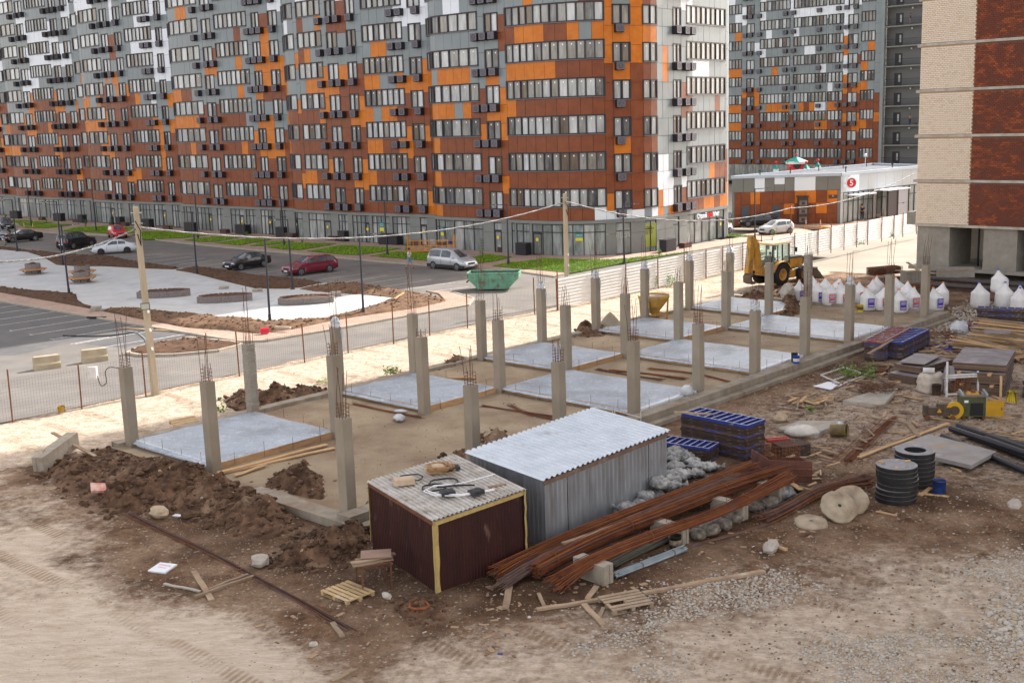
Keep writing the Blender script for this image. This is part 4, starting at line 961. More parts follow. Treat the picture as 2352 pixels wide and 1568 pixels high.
# maroon container shed
hb=2.12
c0,c1,c2=g(857,1262),g(1003,1363),g(1208,1290);c3=c0+(c2-c1)
sh=thing('site_shed','maroon profiled steel shed with yellow foam corners and junk on its pale roof','shed',c1)
L0=lambda p,z=0.0:Vector((p.x-c1.x,p.y-c1.y,z))
for nm,a,b in(('wall',c0,c1),('wall',c1,c2),('wall',c2,c3),('wall',c3,c0)):
 m=MB();p,q=L0(a),L0(b);corr_sheet(m,p,q,q+Vector((0,0,hb)),p+Vector((0,0,hb)),.11,-.016 if True else 0);m.build(nm,maroon,sh)
zt=[hb+.03,hb-.0,hb+.10,hb+.16]
m=MB();q=[L0(c0,zt[0]),L0(c1,zt[1]),L0(c2,zt[2]),L0(c3,zt[3])];cen=sum(q,Vector())/4
q=[cen+(p-cen)*1.035 for p in q]
corr_sheet(m,q[3],q[0],q[1],q[2],.15,.035);corr_sheet(m,q[3]-Vector((0,0,.03)),q[0]-Vector((0,0,.03)),q[1]-Vector((0,0,.03)),q[2]-Vector((0,0,.03)),.5,.01)
m.build('roof',roof_old,sh);roofz=lambda px,py:G(px,py,GZ+hb+.09)
for p,w_,z0,z1 in((c1,.24,.0,hb-.02),(c0,.12,.3,hb),(c2,.16,.4,hb+.06)):
 m=MB();pp=L0(p);out=(pp-cen).normalized()if(pp-cen).length else Vector((0,-1,0));out.z=0;out.normalize();zz=z0;sd_=Vector((-out.y,out.x,0))
 prev=0
 n=7;vs=[];fs=[]
 for i in range(n+1):
  z=z0+(z1-z0)*i/n;wv=w_*RND.uniform(.8,1.1);of=RND.uniform(.02,.05)
  dirA=(L0(c0)-L0(c1)).normalized()if p is c1 else sd_;dirB=(L0(c2)-L0(c1)).normalized()if p is c1 else-sd_
  vs+=[pp+dirA*wv*.35+out*of+Vector((0,0,z)),pp+out*(of+.03)+Vector((0,0,z)),pp+dirB*wv*.65+out*of+Vector((0,0,z))]
 for i in range(n):fs+=[(3*i,3*i+1,3*i+4,3*i+3),(3*i+1,3*i+2,3*i+5,3*i+4)]
 m.add(vs,fs,0,True);m.build('corner_strip',foam,sh)
for a,b,za,zb in((c1,c2,zt[1]-.10,zt[2]-.09),(c0,c1,zt[0]-.06,zt[1]-.08)):
 m=MB();o_=((L0(a)+L0(b))/2-Vector((cen.x,cen.y,0))).normalized()*.03;m.bar(L0(a,za)+o_,L0(b,zb)+o_,.05,.12);m.build('eaves_strip',foam if a is c1 else rust_dark,sh)
# things lying on its roof
case_m=M('dark grey tool case',(.028,.030,.036),.5)
def tool_case(px,py,rz,label):
 t=thing('tool_case',label,'tool case',roofz(px,py)+Vector((0,0,.04)),rz,'tool cases on the shed roof');m=MB();m.box((0,0,.05),(.42,.30,.09),0,0,None,.95);m.build('base',case_m,t)
 m=MB();m.box((0,0,.115),(.42,.30,.04),0,0,None,.92);m.box((-.08,.02,.138),(.12,.18,.012));m.box((.1,.02,.138),(.1,.18,.012));m.build('lid',case_m,t)
 m=MB();m.tube([(-.07,-.15,.09),(-.07,-.19,.09),(.07,-.19,.09),(.07,-.15,.09)],.012,6);m.build('handle',black_p,t)
tool_case(1028,1139,.35,'closed dark tool case at the front of the shed roof inside the white hose loop')
tool_case(1094,1137,.7,'dark tool case with a red mark on the right end of the shed roof');tool_case(1040,1082,.3,'dark tool case at the back of the shed roof beside the tangled cable')
m=MB();m.box((0,0,.09),(.16,.06,.004));
paper=M('kraft paper',(.52,.40,.29),.85,(.44,.33,.23),4,4)
p=roofz(928,1112);mb=MB();mb.box((0,0,.09),(.62,.42,.16),0,.0,None,.93);mb.box((0,0,.18),(.5,.3,.03),0,.1,None,.8);mesh1('paper_sack',mb,paper,'flat brown paper sack lying on the left of the shed roof','sack',p+Vector((0,0,.02)),.25)
p=roofz(1002,1088);mb=MB();mb.ball((0,0,.16),.3,0,10,6,(1.2,.8,.55),None,.12,random.Random(4));mesh1('paper_sack',mb,paper,'crumpled paper sack under the tangled cable on the shed roof','sack',p)
def loop(c,r,n=28,z=0.0,w=.1,turns=1,rnd=None,sq=1.0):
 rnd=rnd or RND;P=[]
 for i in range(int(n*turns)+1):
  a=2*math.pi*i/n;q=1+rnd.uniform(-w,w)*.3;P.append(Vector((c[0]+r*q*math.cos(a),c[1]+r*q*sq*math.sin(a),c[2]+z*i/n+.01*math.sin(a*3))))
 return P
rr=random.Random(5);p=roofz(1012,1092)+Vector((0,0,.24));mb=MB()
for i in range(11):mb.tube(loop((rr.uniform(-.12,.12),rr.uniform(-.1,.1),rr.uniform(-.08,.12)),rr.uniform(.22,.42),18,0,.6,1,rr,rr.uniform(.6,1)),.012,5)
mesh1('cable_tangle',mb,M('orange brown cable',(.36,.20,.08),.6),'tangle of orange brown cable heaped on the shed roof','cable',p)
mb=MB()
for c,r in(((0,0),.42),((-.42,-.30),.34)):mb.tube(loop((c[0],c[1],.07),r,26,0,.2,1.05),.026,7)
mb.tube([(.1,-.4,.07),(.5,-.55,.07),(.7,-.7,.08)],.026,7);mesh1('rubber_hose',mb,black_p,'black rubber hose coiled in two loops on the shed roof','hose',roofz(1020,1113),.4)
mb=MB();mb.tube(loop((0,0,.07),.35,22,0,.2,1.0),.02,7);mesh1('rubber_hose',mb,black_p,'single small black hose ring behind the flat paper sack on the shed roof','hose',roofz(944,1102),.2)
mb=MB();P=[(1.2,1.0,.08),(.5,.3,.08),(0,-.1,.08),(-.5,-.2,.07),(-.7,-.6,.07),(-.3,-1.0,.07),(.4,-1.05,.08),(1.0,-.75,.08),(1.35,-.5,.08)]
pts_=[]
for i in range(len(P)-1):
 for k in range(4):pts_.append(Vector(P[i]).lerp(Vector(P[i+1]),k/4))
mb.tube(pts_+[Vector(P[-1])],.018,6);mb.tube([v+Vector((.05,.06,.02))for v in pts_[8:]],.018,6);mesh1('white_hose',mb,white_p,'white plastic hose curling across the front of the shed roof','hose',roofz(1035,1118),-.1)
mb=MB();mb.bar((0,0,.05),(.55,.1,.05),.1,.05);mesh1('timber_offcut',mb,wood_old,'short timber offcut at the right edge of the shed roof','timber',roofz(1122,1122),.3)
# grey metal shed with sloping zinc roof
r0,r1,r2,r3=G(1066,1041,2.05),G(1247,1103,2.02),G(1541,988,2.02),G(1361,938,2.12)
gs=thing('metal_shed','grey galvanised sheet shed with a wavy pale zinc roof beside the rebar','shed',(r1.x,r1.y,GZ));L1=lambda p,z:Vector((p.x-r1.x,p.y-r1.y,z))
cc=(r0+r1+r2+r3)/4;ins=[cc+(p-cc)*.955 for p in(r0,r1,r2,r3)]
hh=[2.2,2.1,2.1,2.25]
for i in range(4):
 a,b=ins[i],ins[(i+1)%4];n=max(1,round((b-a).length/1.1))
 for k in range(n):
  p,q=a.lerp(b,k/n),a.lerp(b,(k+1)/n);m=MB();e=(q-p).normalized()*.006;of=Vector((RND.uniform(-.008,.008),RND.uniform(-.008,.008),0))
  za,zb=hh[i]+(hh[(i+1)%4]-hh[i])*k/n,hh[i]+(hh[(i+1)%4]-hh[i])*(k+1)/n
  corr_sheet(m,L1(p+e+of,0),L1(q-e+of,0),L1(q-e+of,zb),L1(p+e+of,za),.18,-.012);m.build('wall_sheet',galv,gs)
m=MB();tp=[L1(r0,2.28),L1(r1,2.20),L1(r2,2.20),L1(r3,2.34)]
corr_sheet(m,tp[0]if False else tp[1],tp[2],tp[3],tp[0],.25,.05);m.build('roof',galv_roof,gs)
m=MB();m.bar(tp[1]-Vector((0,0,.1))+(L1(cc,2)-tp[1]).normalized()*.12,tp[2]-Vector((0,0,.1))+(L1(cc,2)-tp[2]).normalized()*.12,.04,.14);m.build('eaves_board',wood_dark,gs)
# steel sheets crumpled against it
mb=MB();n=14;vs=[];fs=[]
for i in range(n):
 for j in range(5):vs.append((i*.11,j*.12+.05*math.sin(i*.7),.05+.06*j+.10*math.sin(i*.55+j)*.6+(.25 if j==4 else 0)*(i/n)))
for i in range(n-1):
 for j in range(4):fs.append((i*5+j,i*5+5+j,i*5+6+j,i*5+1+j))
mb.add(vs,fs,0,True);mesh1('bent_sheet',mb,M('dull sheet steel',(.20,.20,.21),.5,metal=.5),'bent grey steel sheet lying against the metal shed wall','metal sheet',g(1264,1232),.35)
# rebar bundles
bundle_m=M('bundle rust',(.135,.042,.019),.75,(.245,.083,.03),2.2,6,stain=(.14,.10,.10),ss=1.0,sw=(.54,.68),spec=.3)
bundle_d=M('bundle dark steel',(.105,.055,.042),.7,(.17,.085,.05),3,5,stain=(.14,.12,.13),ss=1.4,sw=(.5,.66))
bar_o=M('orange rust bar',(.34,.115,.03),.8,(.20,.065,.02),2,4);bar_d=M('dark rust bar',(.055,.022,.014),.75,(.10,.035,.018),3,4);bar_v=M('violet grey bar',(.16,.12,.125),.6,(.12,.07,.055),2,4)
def spline(P,n):
 P=[Vector(p)for p in P];out=[]
 for i in range(n):
  t=i/(n-1)*(len(P)-1);k=min(int(t),len(P)-2);u=t-k
  p0,p1,p2,p3=P[max(k-1,0)],P[k],P[k+1],P[min(k+2,len(P)-1)]
  out.append(.5*((2*p1)+(-p0+p2)*u+(2*p0-5*p1+4*p2-p3)*u*u+(-p0+3*p1-3*p2+p3)*u**3))
 return out
def bundle(name,label,pts,nbar,rad,fan0,fan1,seed,mat,rb=.0098,ties=(.2,.5,.8),endj=.5,loose=3,flat=.7,cat='rebar bundle'):
 r=random.Random(seed);o=pts[0];P=[Vector(p)-o for p in pts];C_=spline(P,14);t=thing(name,label,cat,o);m=MB()
 for i in range(nbar+loose):
  q=math.sqrt((i+.5)/nbar)if i<nbar else 1.25;an=i*2.399+r.uniform(-.2,.2);tw=r.uniform(-.9,.9);ln=r.uniform(0,endj);ln2=r.uniform(0,endj);path=[];tot=(C_[-1]-C_[0]).length
  for k,c in enumerate(C_):
   f_=k/13;R_=rad*q*(1+fan0*max(0,1-f_*3.2)**1.4+fan1*max(0,f_*3.2-2.2)**1.4);a_=an+tw*f_
   d=(C_[min(k+1,13)]-C_[max(k-1,0)]).normalized();sx=d.cross(Vector((0,0,1))).normalized();sz=sx.cross(d)
   p=c+sx*(R_*math.cos(a_))+sz*(R_*flat*math.sin(a_))
   if k==0:p=p+d*ln
   if k==13:p=p-d*ln2
   if p.z+o.z<GZ+.01:p.z=GZ+.01-o.z+r.uniform(0,.02)
   path.append(p)
  m.tube(path,rb,5,r.choices((0,1,2,3),(.55,.2,.15,.1))[0]if mat in(bundle_m,bundle_d)else 0,True)
 m.build('bars',[mat,bar_o,bar_d,bar_v]if mat in(bundle_m,bundle_d)else mat,t,None,0,'stuff')
 for f_ in ties:
  k=int(f_*13);d=(C_[min(k+1,13)]-C_[max(k-1,0)]).normalized();sx=d.cross(Vector((0,0,1))).normalized();sz=sx.cross(d);m=MB()
  m.tube([C_[k]+(sx*math.cos(a_)+sz*flat*math.sin(a_))*(rad*1.08)+d*.05*math.sin(a_)for a_ in[j*6.283/14 for j in range(15)]],.012,5,0,False);m.build('tie_wire',rust,t)
 return t
bundle('rebar_bundle','rear rusty rebar bundle running closest to the metal shed',[g(1128,1330,-.14),g(1190,1292,.08),g(1300,1238,.22),g(1420,1190,.30),g(1560,1137,.30),g(1690,1085,.32),g(1735,1068,.30)],120,.26,.8,.25,1,bundle_m)
bundle('rebar_bundle','thick round rusty rebar bundle in the middle of the steel stack',[g(1226,1312,.12),g(1290,1278,.24),g(1400,1226,.36),g(1540,1172,.40),g(1680,1118,.40),g(1810,1078,.38)],150,.22,.05,.1,2,bundle_m,endj=.12,flat=.95)
bundle('rebar_bundle','front orange rusty rebar bundle fanned over the nearest concrete block',[g(1262,1352,-.08),g(1318,1312,.22),g(1390,1272,.42),g(1520,1222,.44),g(1650,1176,.44),g(1740,1132,.44),g(1816,1092,.42)],130,.21,.9,.5,3,bundle_m)
bundle('rebar_bundle','brownish thin bar bundle on the ground beside the concrete discs',[g(1738,1200,-.16),g(1800,1172,-.08),g(1870,1132,.02),g(1935,1112,.05),g(2002,1100,-.06)],110,.21,.6,.9,4,bundle_d)
bundle('rebar_bundle','grey violet steel bars squeezed between the two rusty bundles',[g(1140,1350,-.1),g(1220,1300,.12),g(1330,1246,.3),g(1460,1190,.36),g(1600,1130,.38),g(1700,1092,.36)],40,.15,.5,.3,5,M('grey violet steel',(.13,.09,.085),.6,(.20,.12,.09),3,5))
bundle('rebar_bundle','long thin strand of rebar lying along the pale track',[g(285,1174,-.14),g(380,1222,-.15),g(480,1268,-.16),g(588,1326,-.17),g(700,1388,-.17),g(806,1452,-.17)],14,.09,.4,1.4,6,bundle_d,ties=(.35,.6),loose=1,flat=.4)
galv2=M('bluish steel angle',(.24,.30,.33),.45,(.33,.39,.42),2,4,metal=.4)
bundle('steel_angle_bundle','bluish grey steel angles bundled on the ground in front of the rebar',[g(1408,1322,-.12),g(1490,1290,-.12),g(1577,1256,-.1)],26,.13,.0,.0,7,galv2,rb=.022,ties=(.4,.8),endj=.25,loose=0,flat=.6,cat='steel bundle')
bundle('steel_rod_bundle','greenish dark steel rods in the shade under the rebar',[g(1385,1300,-.1),g(1460,1264,-.1),g(1545,1226,-.08)],40,.26,.1,.1,8,M('greenish steel',(.10,.105,.085),.7,(.14,.12,.09),3,4),rb=.016,ties=(),endj=.4,loose=0,flat=.35,cat='steel bundle')
bundle('rebar_bundle','few thin bars trailing along the mud in front of the rebar stack',[g(1420,1325,-.17),g(1560,1262,-.17),g(1700,1222,-.17),g(1780,1195,-.15)],7,.09,.4,.4,9,bundle_d,ties=(),loose=0,flat=.2)
for(pts,lb,n)in(([(1395,850),(1490,858),(1580,870)],'rebar left on the fill of the fourth bay under the boards',22),([(1365,846),(1440,860),(1530,872)],'thin rebar strand left on the fill beside the fourth bay boards',10),([(1165,926),(1215,950),(1290,966)],'rebar strand lying on the fill left of the metal shed roof',9),([(1480,845),(1600,858),(1690,880)],'rebar strand pointing at the blue pail',8),([(805,925),(880,942),(975,960)],'thin rusty bars lying along the shuttering of the third bay',6),([(1100,930),(1180,942),(1280,957)],'dark rusty strand on the fill of the third bay',8)):
 bundle('rebar_bundle',lb,[G(x,y,.03)for x,y in pts],n,.10,.8,.8,hash(lb)%97 if False else len(lb),bundle_m,ties=(),loose=1,flat=.3)
bundle('rebar_bundle','thin rusty bars spread on the mud left of the black rings',[g(1944,1062,-.17),g(1985,1022,-.17),g(2058,955,-.15)],16,.13,.5,.2,17,bundle_m,ties=(),loose=2,flat=.2)
bundle('rebar_bundle','sparse rusty bars spread beyond the planks of the right yard',[g(1930,1070,-.17),g(2000,1000,-.17),g(2045,960,-.17)],14,.45,.3,.3,18,bundle_m,ties=(),loose=0,flat=.06,rb=.009)
# concrete blocks carrying the steel
def block(p,L_,w_,h_,rz,label):
 t=thing('concrete_block',label,'concrete block',p,rz,'concrete blocks under the rebar');m=MB();q=w_/2
 pr=[(-q,0),(-.12*w_,0),(-.06*w_,.0),(q,0)]
 x=L_/2;m.box((0,0,h_/2),(L_,w_,h_));m.build('body',concrete_block,t)
 for s_ in(-1,1):
  m=MB();m.box((s_*(x+.006),-w_*.28,h_/2),(.03,w_*.30,h_*.98));m.box((s_*(x+.006),w_*.28,h_/2),(.03,w_*.30,h_*.98));m.build('end_rib',concrete_block,t)
 m=MB();m.tube([(-.1,0,h_-.01),(-.1,0,h_+.1),(0,0,h_+.13),(.1,0,h_+.1),(.1,0,h_-.01)],.009,5);m.build('lifting_loop',rust,t)
def blk_px(px,py,L_,w_,h_,rz,label,back=.5):
 p=g(px,py);d=Vector((math.cos(rz),math.sin(rz),0));block(p+d*(L_*back),L_,w_,h_,rz,label)
blk_px(1397,1341,1.15,.42,.56,2.30,'nearest concrete block under the fanned rebar ends')
blk_px(1574,1250,1.2,.36,.56,2.35,'concrete block beside the tarry bucket under the rebar');blk_px(1711,1196,1.2,.36,.56,2.35,'third concrete block from the front under the rebar');blk_px(1796,1152,1.2,.40,.56,2.35,'farthest concrete block under the rebar near the rusty trough')
# rock-filled bags
bag_m=M('grey woven bag',(.40,.40,.385),.7,(.15,.15,.145),5,6,(.38,.60),bump=.9,bs=9,rnd=.2);bag_d=M('brown grey bag',(.24,.205,.17),.6,(.09,.075,.06),5,6,(.38,.60),bump=.9,bs=9,rnd=.2)
def sandbag(px,py,z,rz,s_,dark,label,seed):
 r=random.Random(seed);t=thing('rubble_bag',label,'bag',g(px,py,GZ+z),rz,'tied rubble bags around the metal shed');m=MB();n,k=12,9;vs=[];fs=[]
 fl=r.uniform(.55,.75);bend=r.uniform(-.12,.12);n,k=18,13
 for i in range(k+1):
  u=i/k;x=(u-.5)*.80*s_;rr=.27*s_*(max(.02,1-abs(2*min(1,u/.86)-1)**2.6))**.5*(1 if u<.78 else 1-(u-.78)*2.2);rr=max(rr,.035*s_ if u>.5 else .10*s_)
  for j in range(n):
   a_=6.283*j/n;wr_=.11*math.sin(2*a_+i*.9+seed)+.07*math.sin(5*a_-i*1.7+seed*2)+.05*math.sin(9*a_+i*2.3)+r.uniform(-.035,.035);q=rr*(1+wr_);vs.append((x,q*math.cos(a_)*1.08+bend*math.sin(u*3.1),max(0,.155*s_+q*fl*math.sin(a_)+.02*math.sin(i*2.1+seed))))
 for i in range(k):
  for j in range(n):fs.append((i*n+j,i*n+(j+1)%n,(i+1)*n+(j+1)%n,(i+1)*n+j))
 fs.append(tuple(reversed(range(n))));m.add(vs,fs,0,True);m.build('sack',bag_d if dark else bag_m,t)
 m=MB();vs=[];fs=[];x0=.36*s_
 for i in range(3):
  for j in range(10):rr=(.035,.06,.11)[i]*s_*(1+.45*(j%2))*r.uniform(.75,1.15);a_=6.283*j/10;vs.append((x0+i*.06*s_,bend*.1+rr*math.cos(a_),max(.01,.15*s_+rr*math.sin(a_))))
 for i in range(2):
  for j in range(10):fs.append((i*10+j,i*10+(j+1)%10,(i+1)*10+(j+1)%10,(i+1)*10+j))
 fs.append(tuple(range(20,30)));m.add(vs,fs,0,False);m.build('tied_neck',bag_d if dark else bag_m,t)
BAGS_=[(1436,1168,0,2.6,1.0,0),(1448,1133,0,.5,.85,0),(1478,1138,0,2.4,.85,0),(1490,1118,0,.3,.95,0),(1510,1108,.28,2.0,1.05,0),(1543,1114,0,.2,.95,0),(1536,1100,.1,2.9,.9,0),(1556,1090,.1,.1,1.05,0),(1552,1072,.1,.2,1.0,0),(1540,1062,.12,2.5,.85,0),(1546,1044,.25,1.2,.9,0),(1553,1052,.2,.4,.85,0),
(1570,1044,.2,1.0,.75,0),(1580,1058,.1,.5,.9,0),(1586,1070,0,2.4,.9,0),(1606,1078,0,.4,.85,0),(1634,1082,0,.1,.9,0),(1580,1098,0,.2,.85,0),(1510,1130,0,.5,.8,0),(1600,1092,0,2.2,.8,0),(1603,1218,0,.6,.95,1),(1622,1226,0,2.2,1.0,1),(1640,1208,0,.4,.9,1),(1664,1212,0,1.7,.8,1),(1690,1196,0,1.0,.9,1),(1596,1236,0,2.0,.8,1),(1735,1172,0,.6,.85,1),(1762,1162,0,2.2,1.0,1)]
NB_=['flattened bag nearest the bent steel sheet','small rounded bag close to the shed wall','bag touching the rear rebar bundle','low bag along the shed wall','plump bag lying on top of two others at the shed wall','wide bag right of the plump one','slim bag at the right shed corner','large pale bag just past the shed corner','long pale bag behind the shed corner','bag below the heap top at the shed end','topmost upright bag of the heap','bag with an open gathered neck near the heap top',
'small bag with a twisted neck next to the blue panels','pale bag at the foot of the low panel stack','bag under the loose grey pipes','small bag under the pipe ends','farthest flat bag before the rebar','half hidden bag beside a pine board','squashed bag between the shed and the rebar','bag under the end of the pine board','brown bag beside the block with the tarry bucket','creased brown bag at the mud edge','brown bag with a gathered neck below the rebar','upright brown bag under the front rebar','brown bag leaning on the third block','torn brown bag in front of the block','grey brown bag near the loose film','large dark bag behind the third block']
for i,b in enumerate(BAGS_):sandbag(b[0]+(3 if i<9 else 0),b[1]+(11 if i<9 else 0),b[2]+(.24 if i<9 else 0),b[3],b[4]*1.12,b[5],NB_[i],300+i)
for i,(x,y)in enumerate(((1440,1186),(1470,1168),(1500,1150),(1528,1132),(1548,1120))):sandbag(x,y,0,.5+i,1.15,0,'%s lower bag from the left carrying the bags along the shed wall'%ORD[i],360+i)
# planks, pallets, table
def plank(p,q,w_,h_,mat,label,roll=0.0,name='plank',cat='plank',grp=None):
 p,q=Vector(p),Vector(q);o=(p+q)/2;d=q-p;L_=d.length;mb=MB();r=random.Random(len(label)*7+int(p.x*100));n=4;
    # slightly warped board
 for i in range(n):
  a_=-L_/2+L_*i/n;b_=a_+L_/n;z=.012*math.sin(i*2.1+p.x);mb.bar((a_,0,z),(b_,0,.012*math.sin((i+1)*2.1+p.x)),w_,h_)
 ob=mb.build(name,mat);ob.rotation_mode='QUATERNION';ob.location=o
 X_=d.normalized();Y_=Vector((0,0,1)).cross(X_).normalized();Z_=X_.cross(Y_);ob.rotation_quaternion=Matrix((X_,Y_,Z_)).transposed().to_quaternion()
 return tag(ob,label,cat,grp)
def gp_plank(a,b,w_,label,mat=wood_old,h_=.04,za=0,zb=0,**k):return plank(g(*a,GZ+.035+za),g(*b,GZ+.035+zb),w_,h_,mat,label,**k)
gp_plank((1233,1399),(1374,1377),.13,'pale weathered batten left of the front broken pallet',h_=.07)
gp_plank((1476,1362),(1756,1311),.15,'longest pale beam running from the broken pallet along the gravel',h_=.09)
gp_plank((1341,1387),(1386,1434),.16,'orange board in front of the broken pallet');gp_plank((1370,1346),(1349,1375),.16,'short board standing behind the broken pallet')
gp_plank((1386,1395),(1376,1418),.1,'short stub between the orange board and the broken pallet');gp_plank((1237,1362),(1250,1392),.10,'narrow board right of the fanned rebar ends')
gp_plank((1170,1345),(1161,1398),.19,'wide upright looking board under the rebar ends');gp_plank((445,1311),(486,1377),.17,'pale board crossed over by a batten on the track');gp_plank((377,1340),(460,1357),.09,'thin grey slat on the track beside the crossed boards',concrete_pale)
gp_plank((447,1370),(583,1322),.11,'long batten crossing the pale board on the track',h_=.08,za=.03);gp_plank((480,1352),(570,1318),.10,'short batten lying beside the long crossing batten',h_=.06)
gp_plank((762,1566),(816,1537),.13,'worn grey timber piece at the bottom edge of the view',h_=.08);gp_plank((764,1430),(787,1462),.14,'splintered board at the end of the thin rebar strand',h_=.05)
gp_plank((1160,1330),(1124,1352),.1,'dark offcut near the shed foot',wood_dark)
gp_plank((1638,1098),(1682,1118),.18,'pine board bridging the rubble bags and the rebar',wood_new,.04,.30,.52);gp_plank((1292,1248),(1410,1208),.14,'old batten lying along the top of the rebar',wood_old,.05,.62,.66)
gp_plank((1760,1246),(1806,1262),.10,'orange timber stuck in a grey concrete lump',wood_new,.06,.03,.1)
gp_plank((1800,1100),(1840,1124),.2,'pine shutter board leaning behind the discs bundle',wood_new,.04,.1,.1);gp_plank((1880,1128),(1930,1106),.2,'pine shutter board under the thin bar bundle',wood_new,.05,.05,.05)
gp_plank((1990,956),(2084,971),.11,'beam on the mud left of the green machine');gp_plank((2034,952),(2082,958),.12,'short beam behind the longer one left of the green machine');gp_plank((2027,958),(2036,944),.14,'stub of board across the yard beams')
gp_plank((1972,1050),(2178,972),.15,'long board pointing from the black rings to the machines',wood_new,.05,.02,.05);gp_plank((1975,1044),(2100,996),.1,'second board under the long one by the black rings')
gp_plank((2112,1006),(2086,974),.2,'pale log shaped beam right of the yard beams',wood_old,.14);gp_plank((2075,998),(2130,1006),.12,'board behind the steel slab');gp_plank((2186,1073),(2206,1082),.12,'small pine offcut behind the blue can',wood_new)
gp_plank((2074,909),(2119,917),.12,'pine board lying left of the white metal stand',wood_new);gp_plank((2012,1174),(2060,1183),.1,'thin board sticking out under the black ring stack',wood_new);gp_plank((2110,1133),(2180,1141),.16,'pine boards beside the blue can',wood_new);gp_plank((2112,1138),(2138,1120),.14,'second pine board crossing beside the blue can',wood_new,.04,.03,.06)
gp_plank((2270,916),(2330,926),.14,'pine plank beside the yellow striped cone can',wood_new,.06);gp_plank((2275,905),(2300,918),.1,'short pine piece behind the yellow door',wood_new)
gp_plank((490,1090),(768,1028),.22,'long pine plank beside the nearest polythene sheet',wood_new,.05,.2,.2);gp_plank((500,1086),(750,1020),.2,'second pine plank stacked beside the nearest sheet',wood_new,.05,.25,.25);gp_plank((540,1092),(612,1066),.18,'short pine board at the end of the pine planks',wood_new,.04,.22,.25)
plank(g(120,993,.62),g(220,1048,-.1),.16,.05,wood_old,'plank leaning over the tilted foundation block')
gp_plank((2050,780),(1995,812),.16,'loose plank on the red ribbed formwork panel',wood_old,.04,.95,.95)
gp_plank((1548,946),(1634,951),.13,'old board lying across the top blue formwork panel',wood_old,.05,1.52,1.52)
for i,(a,b)in enumerate((((1030,867),(1092,868)),((1240,1000),(1215,1008)))):gp_plank(a,b,.2,('pine beam lying behind the second track side sheet','board behind the metal shed roof')[i],wood_new,.08,.2,.2)
def pallet(p,rz,label,mat,tilt=0.0,broken=False):
 t=thing('wooden_pallet',label,'pallet',p,rz,'wooden pallets');t.rotation_euler=(tilt,0,rz)
 for i,y in enumerate((-.42,-.25,-.085,.085,.25,.42)):
  L_=1.2;x=0
  if broken and i==2:L_=.62;x=.29
  m=MB();m.box((x,y,.135),(L_,.12 if i%2 else .11,.022));m.build('deck_board',mat,t)
 for x in(-.53,0,.53):
  m=MB();m.box((x,0,.112),(.1,.96,.022));m.build('cross_board',mat,t)
  for y in(-.42,0,.42):m=MB();m.box((x,y,.06),(.10,.11,.08));m.build('block',mat,t)
 for y in(-.42,0,.42):m=MB();m.box((0,y,.01),(1.2,.1,.02));m.build('runner',mat,t)
pallet(g(799,1367),-.78,'pine pallet on the mud in front of the maroon shed',M('pallet pine',(.50,.36,.185),.8,(.40,.28,.14),2.4,6,stain=(.62,.53,.38),ss=1.4,rnd=.15))
pallet(g(1437,1388),.36,'broken grey brown pallet lying at the gravel edge',M('pallet grey',(.345,.265,.18),.85,(.26,.19,.125),2.4,6,stain=(.40,.33,.26),ss=1.5,rnd=.15),.03,True)
pallet(g(428,978,0),.7,'pale pallet tilted beside the near end of the polythene',M('pallet pale',(.52,.37,.20),.8,(.44,.31,.16),2.4,5,rnd=.15),.35)
# trestle table
tb=thing('work_table','rusty angle iron table with boards and a brown sheet on top','table',g(860,1345),.38)
for x in(-.42,.42):
 for y in(-.34,.34):m=MB();m.bar((x,y,0),(x*.98,y*.98,.74),.045,.045);m.build('leg',rust_dark,tb)
m=MB()
for y in(-.34,.34):m.bar((-.45,y,.75),(.45,y,.75),.045)
for x in(-.42,.42):m.bar((x,-.36,.75),(x,.36,.75),.045)
m.build('top_frame',rust_dark,tb)
for i,(y,z,x)in enumerate(((-.28,.80,-.1),(-.10,.80,-.05),(-.2,.86,-.12),(.1,.80,.08))):
 plank(tb.matrix_basis@Vector((x-.55,y,z)),tb.matrix_basis@Vector((x+.6,y+.04,z)),.14,.045,wood_old,('front','middle','uppermost','rear')[i]+' old board lying on the rusty table')
mb=MB();mb.box((0,0,0),(.85,.62,.018));mesh1('plywood_sheet',mb,M('brown film ply',(.25,.15,.11),.55,(.30,.20,.15),2,4),'brown plywood sheet on the boards of the rusty table','plywood',tb.location+Vector((.08,.10,.91)),.1)
# white insulation board with print
ib=thing('insulation_board','white foam board with red lettering on the track','foam board',g(374,1308),.55);m=MB();m.box((0,0,.06),(.60,.60,.05));m.build('board',white_b,ib)
def text(name,s_,size,mat,parent,loc,rot,ext=.004,align='CENTER',bold=0.0,sx=1.0):
 cu=bpy.data.curves.new(name,'FONT');cu.body=s_;cu.size=size;cu.extrude=ext;cu.align_x=align;cu.align_y='CENTER';cu.offset=bold;cu.resolution_u=2
 o=bpy.data.objects.new(name,cu);COL.objects.link(o);dg=bpy.context.evaluated_depsgraph_get();me=bpy.data.meshes.new_from_object(o.evaluated_get(dg));bpy.data.objects.remove(o);bpy.data.curves.remove(cu)
 me.materials.clear();me.materials.append(mat);o=bpy.data.objects.new(name,me);COL.objects.link(o);o.parent=parent;o.location=loc;o.rotation_euler=rot;o.scale=(sx,1,1);return o
red_p=M('red print',(.62,.04,.04),.6);ib.rotation_euler=(.05,.0,-.35)
text('lettering','NONICOL',.10,red_p,ib,(0,.13,.088),(0,0,-.1),.001);text('lettering','ESSIONALS',.065,red_p,ib,(0,-.02,.088),(0,0,-.1),.001)
mb=MB();mb.box((0,0,.02),(.85,.18,.03));mesh1('white_sheet',mb,white_b,'white plastic strip lying at the foot of the soil heap','strip',g(424,1186),-.35)
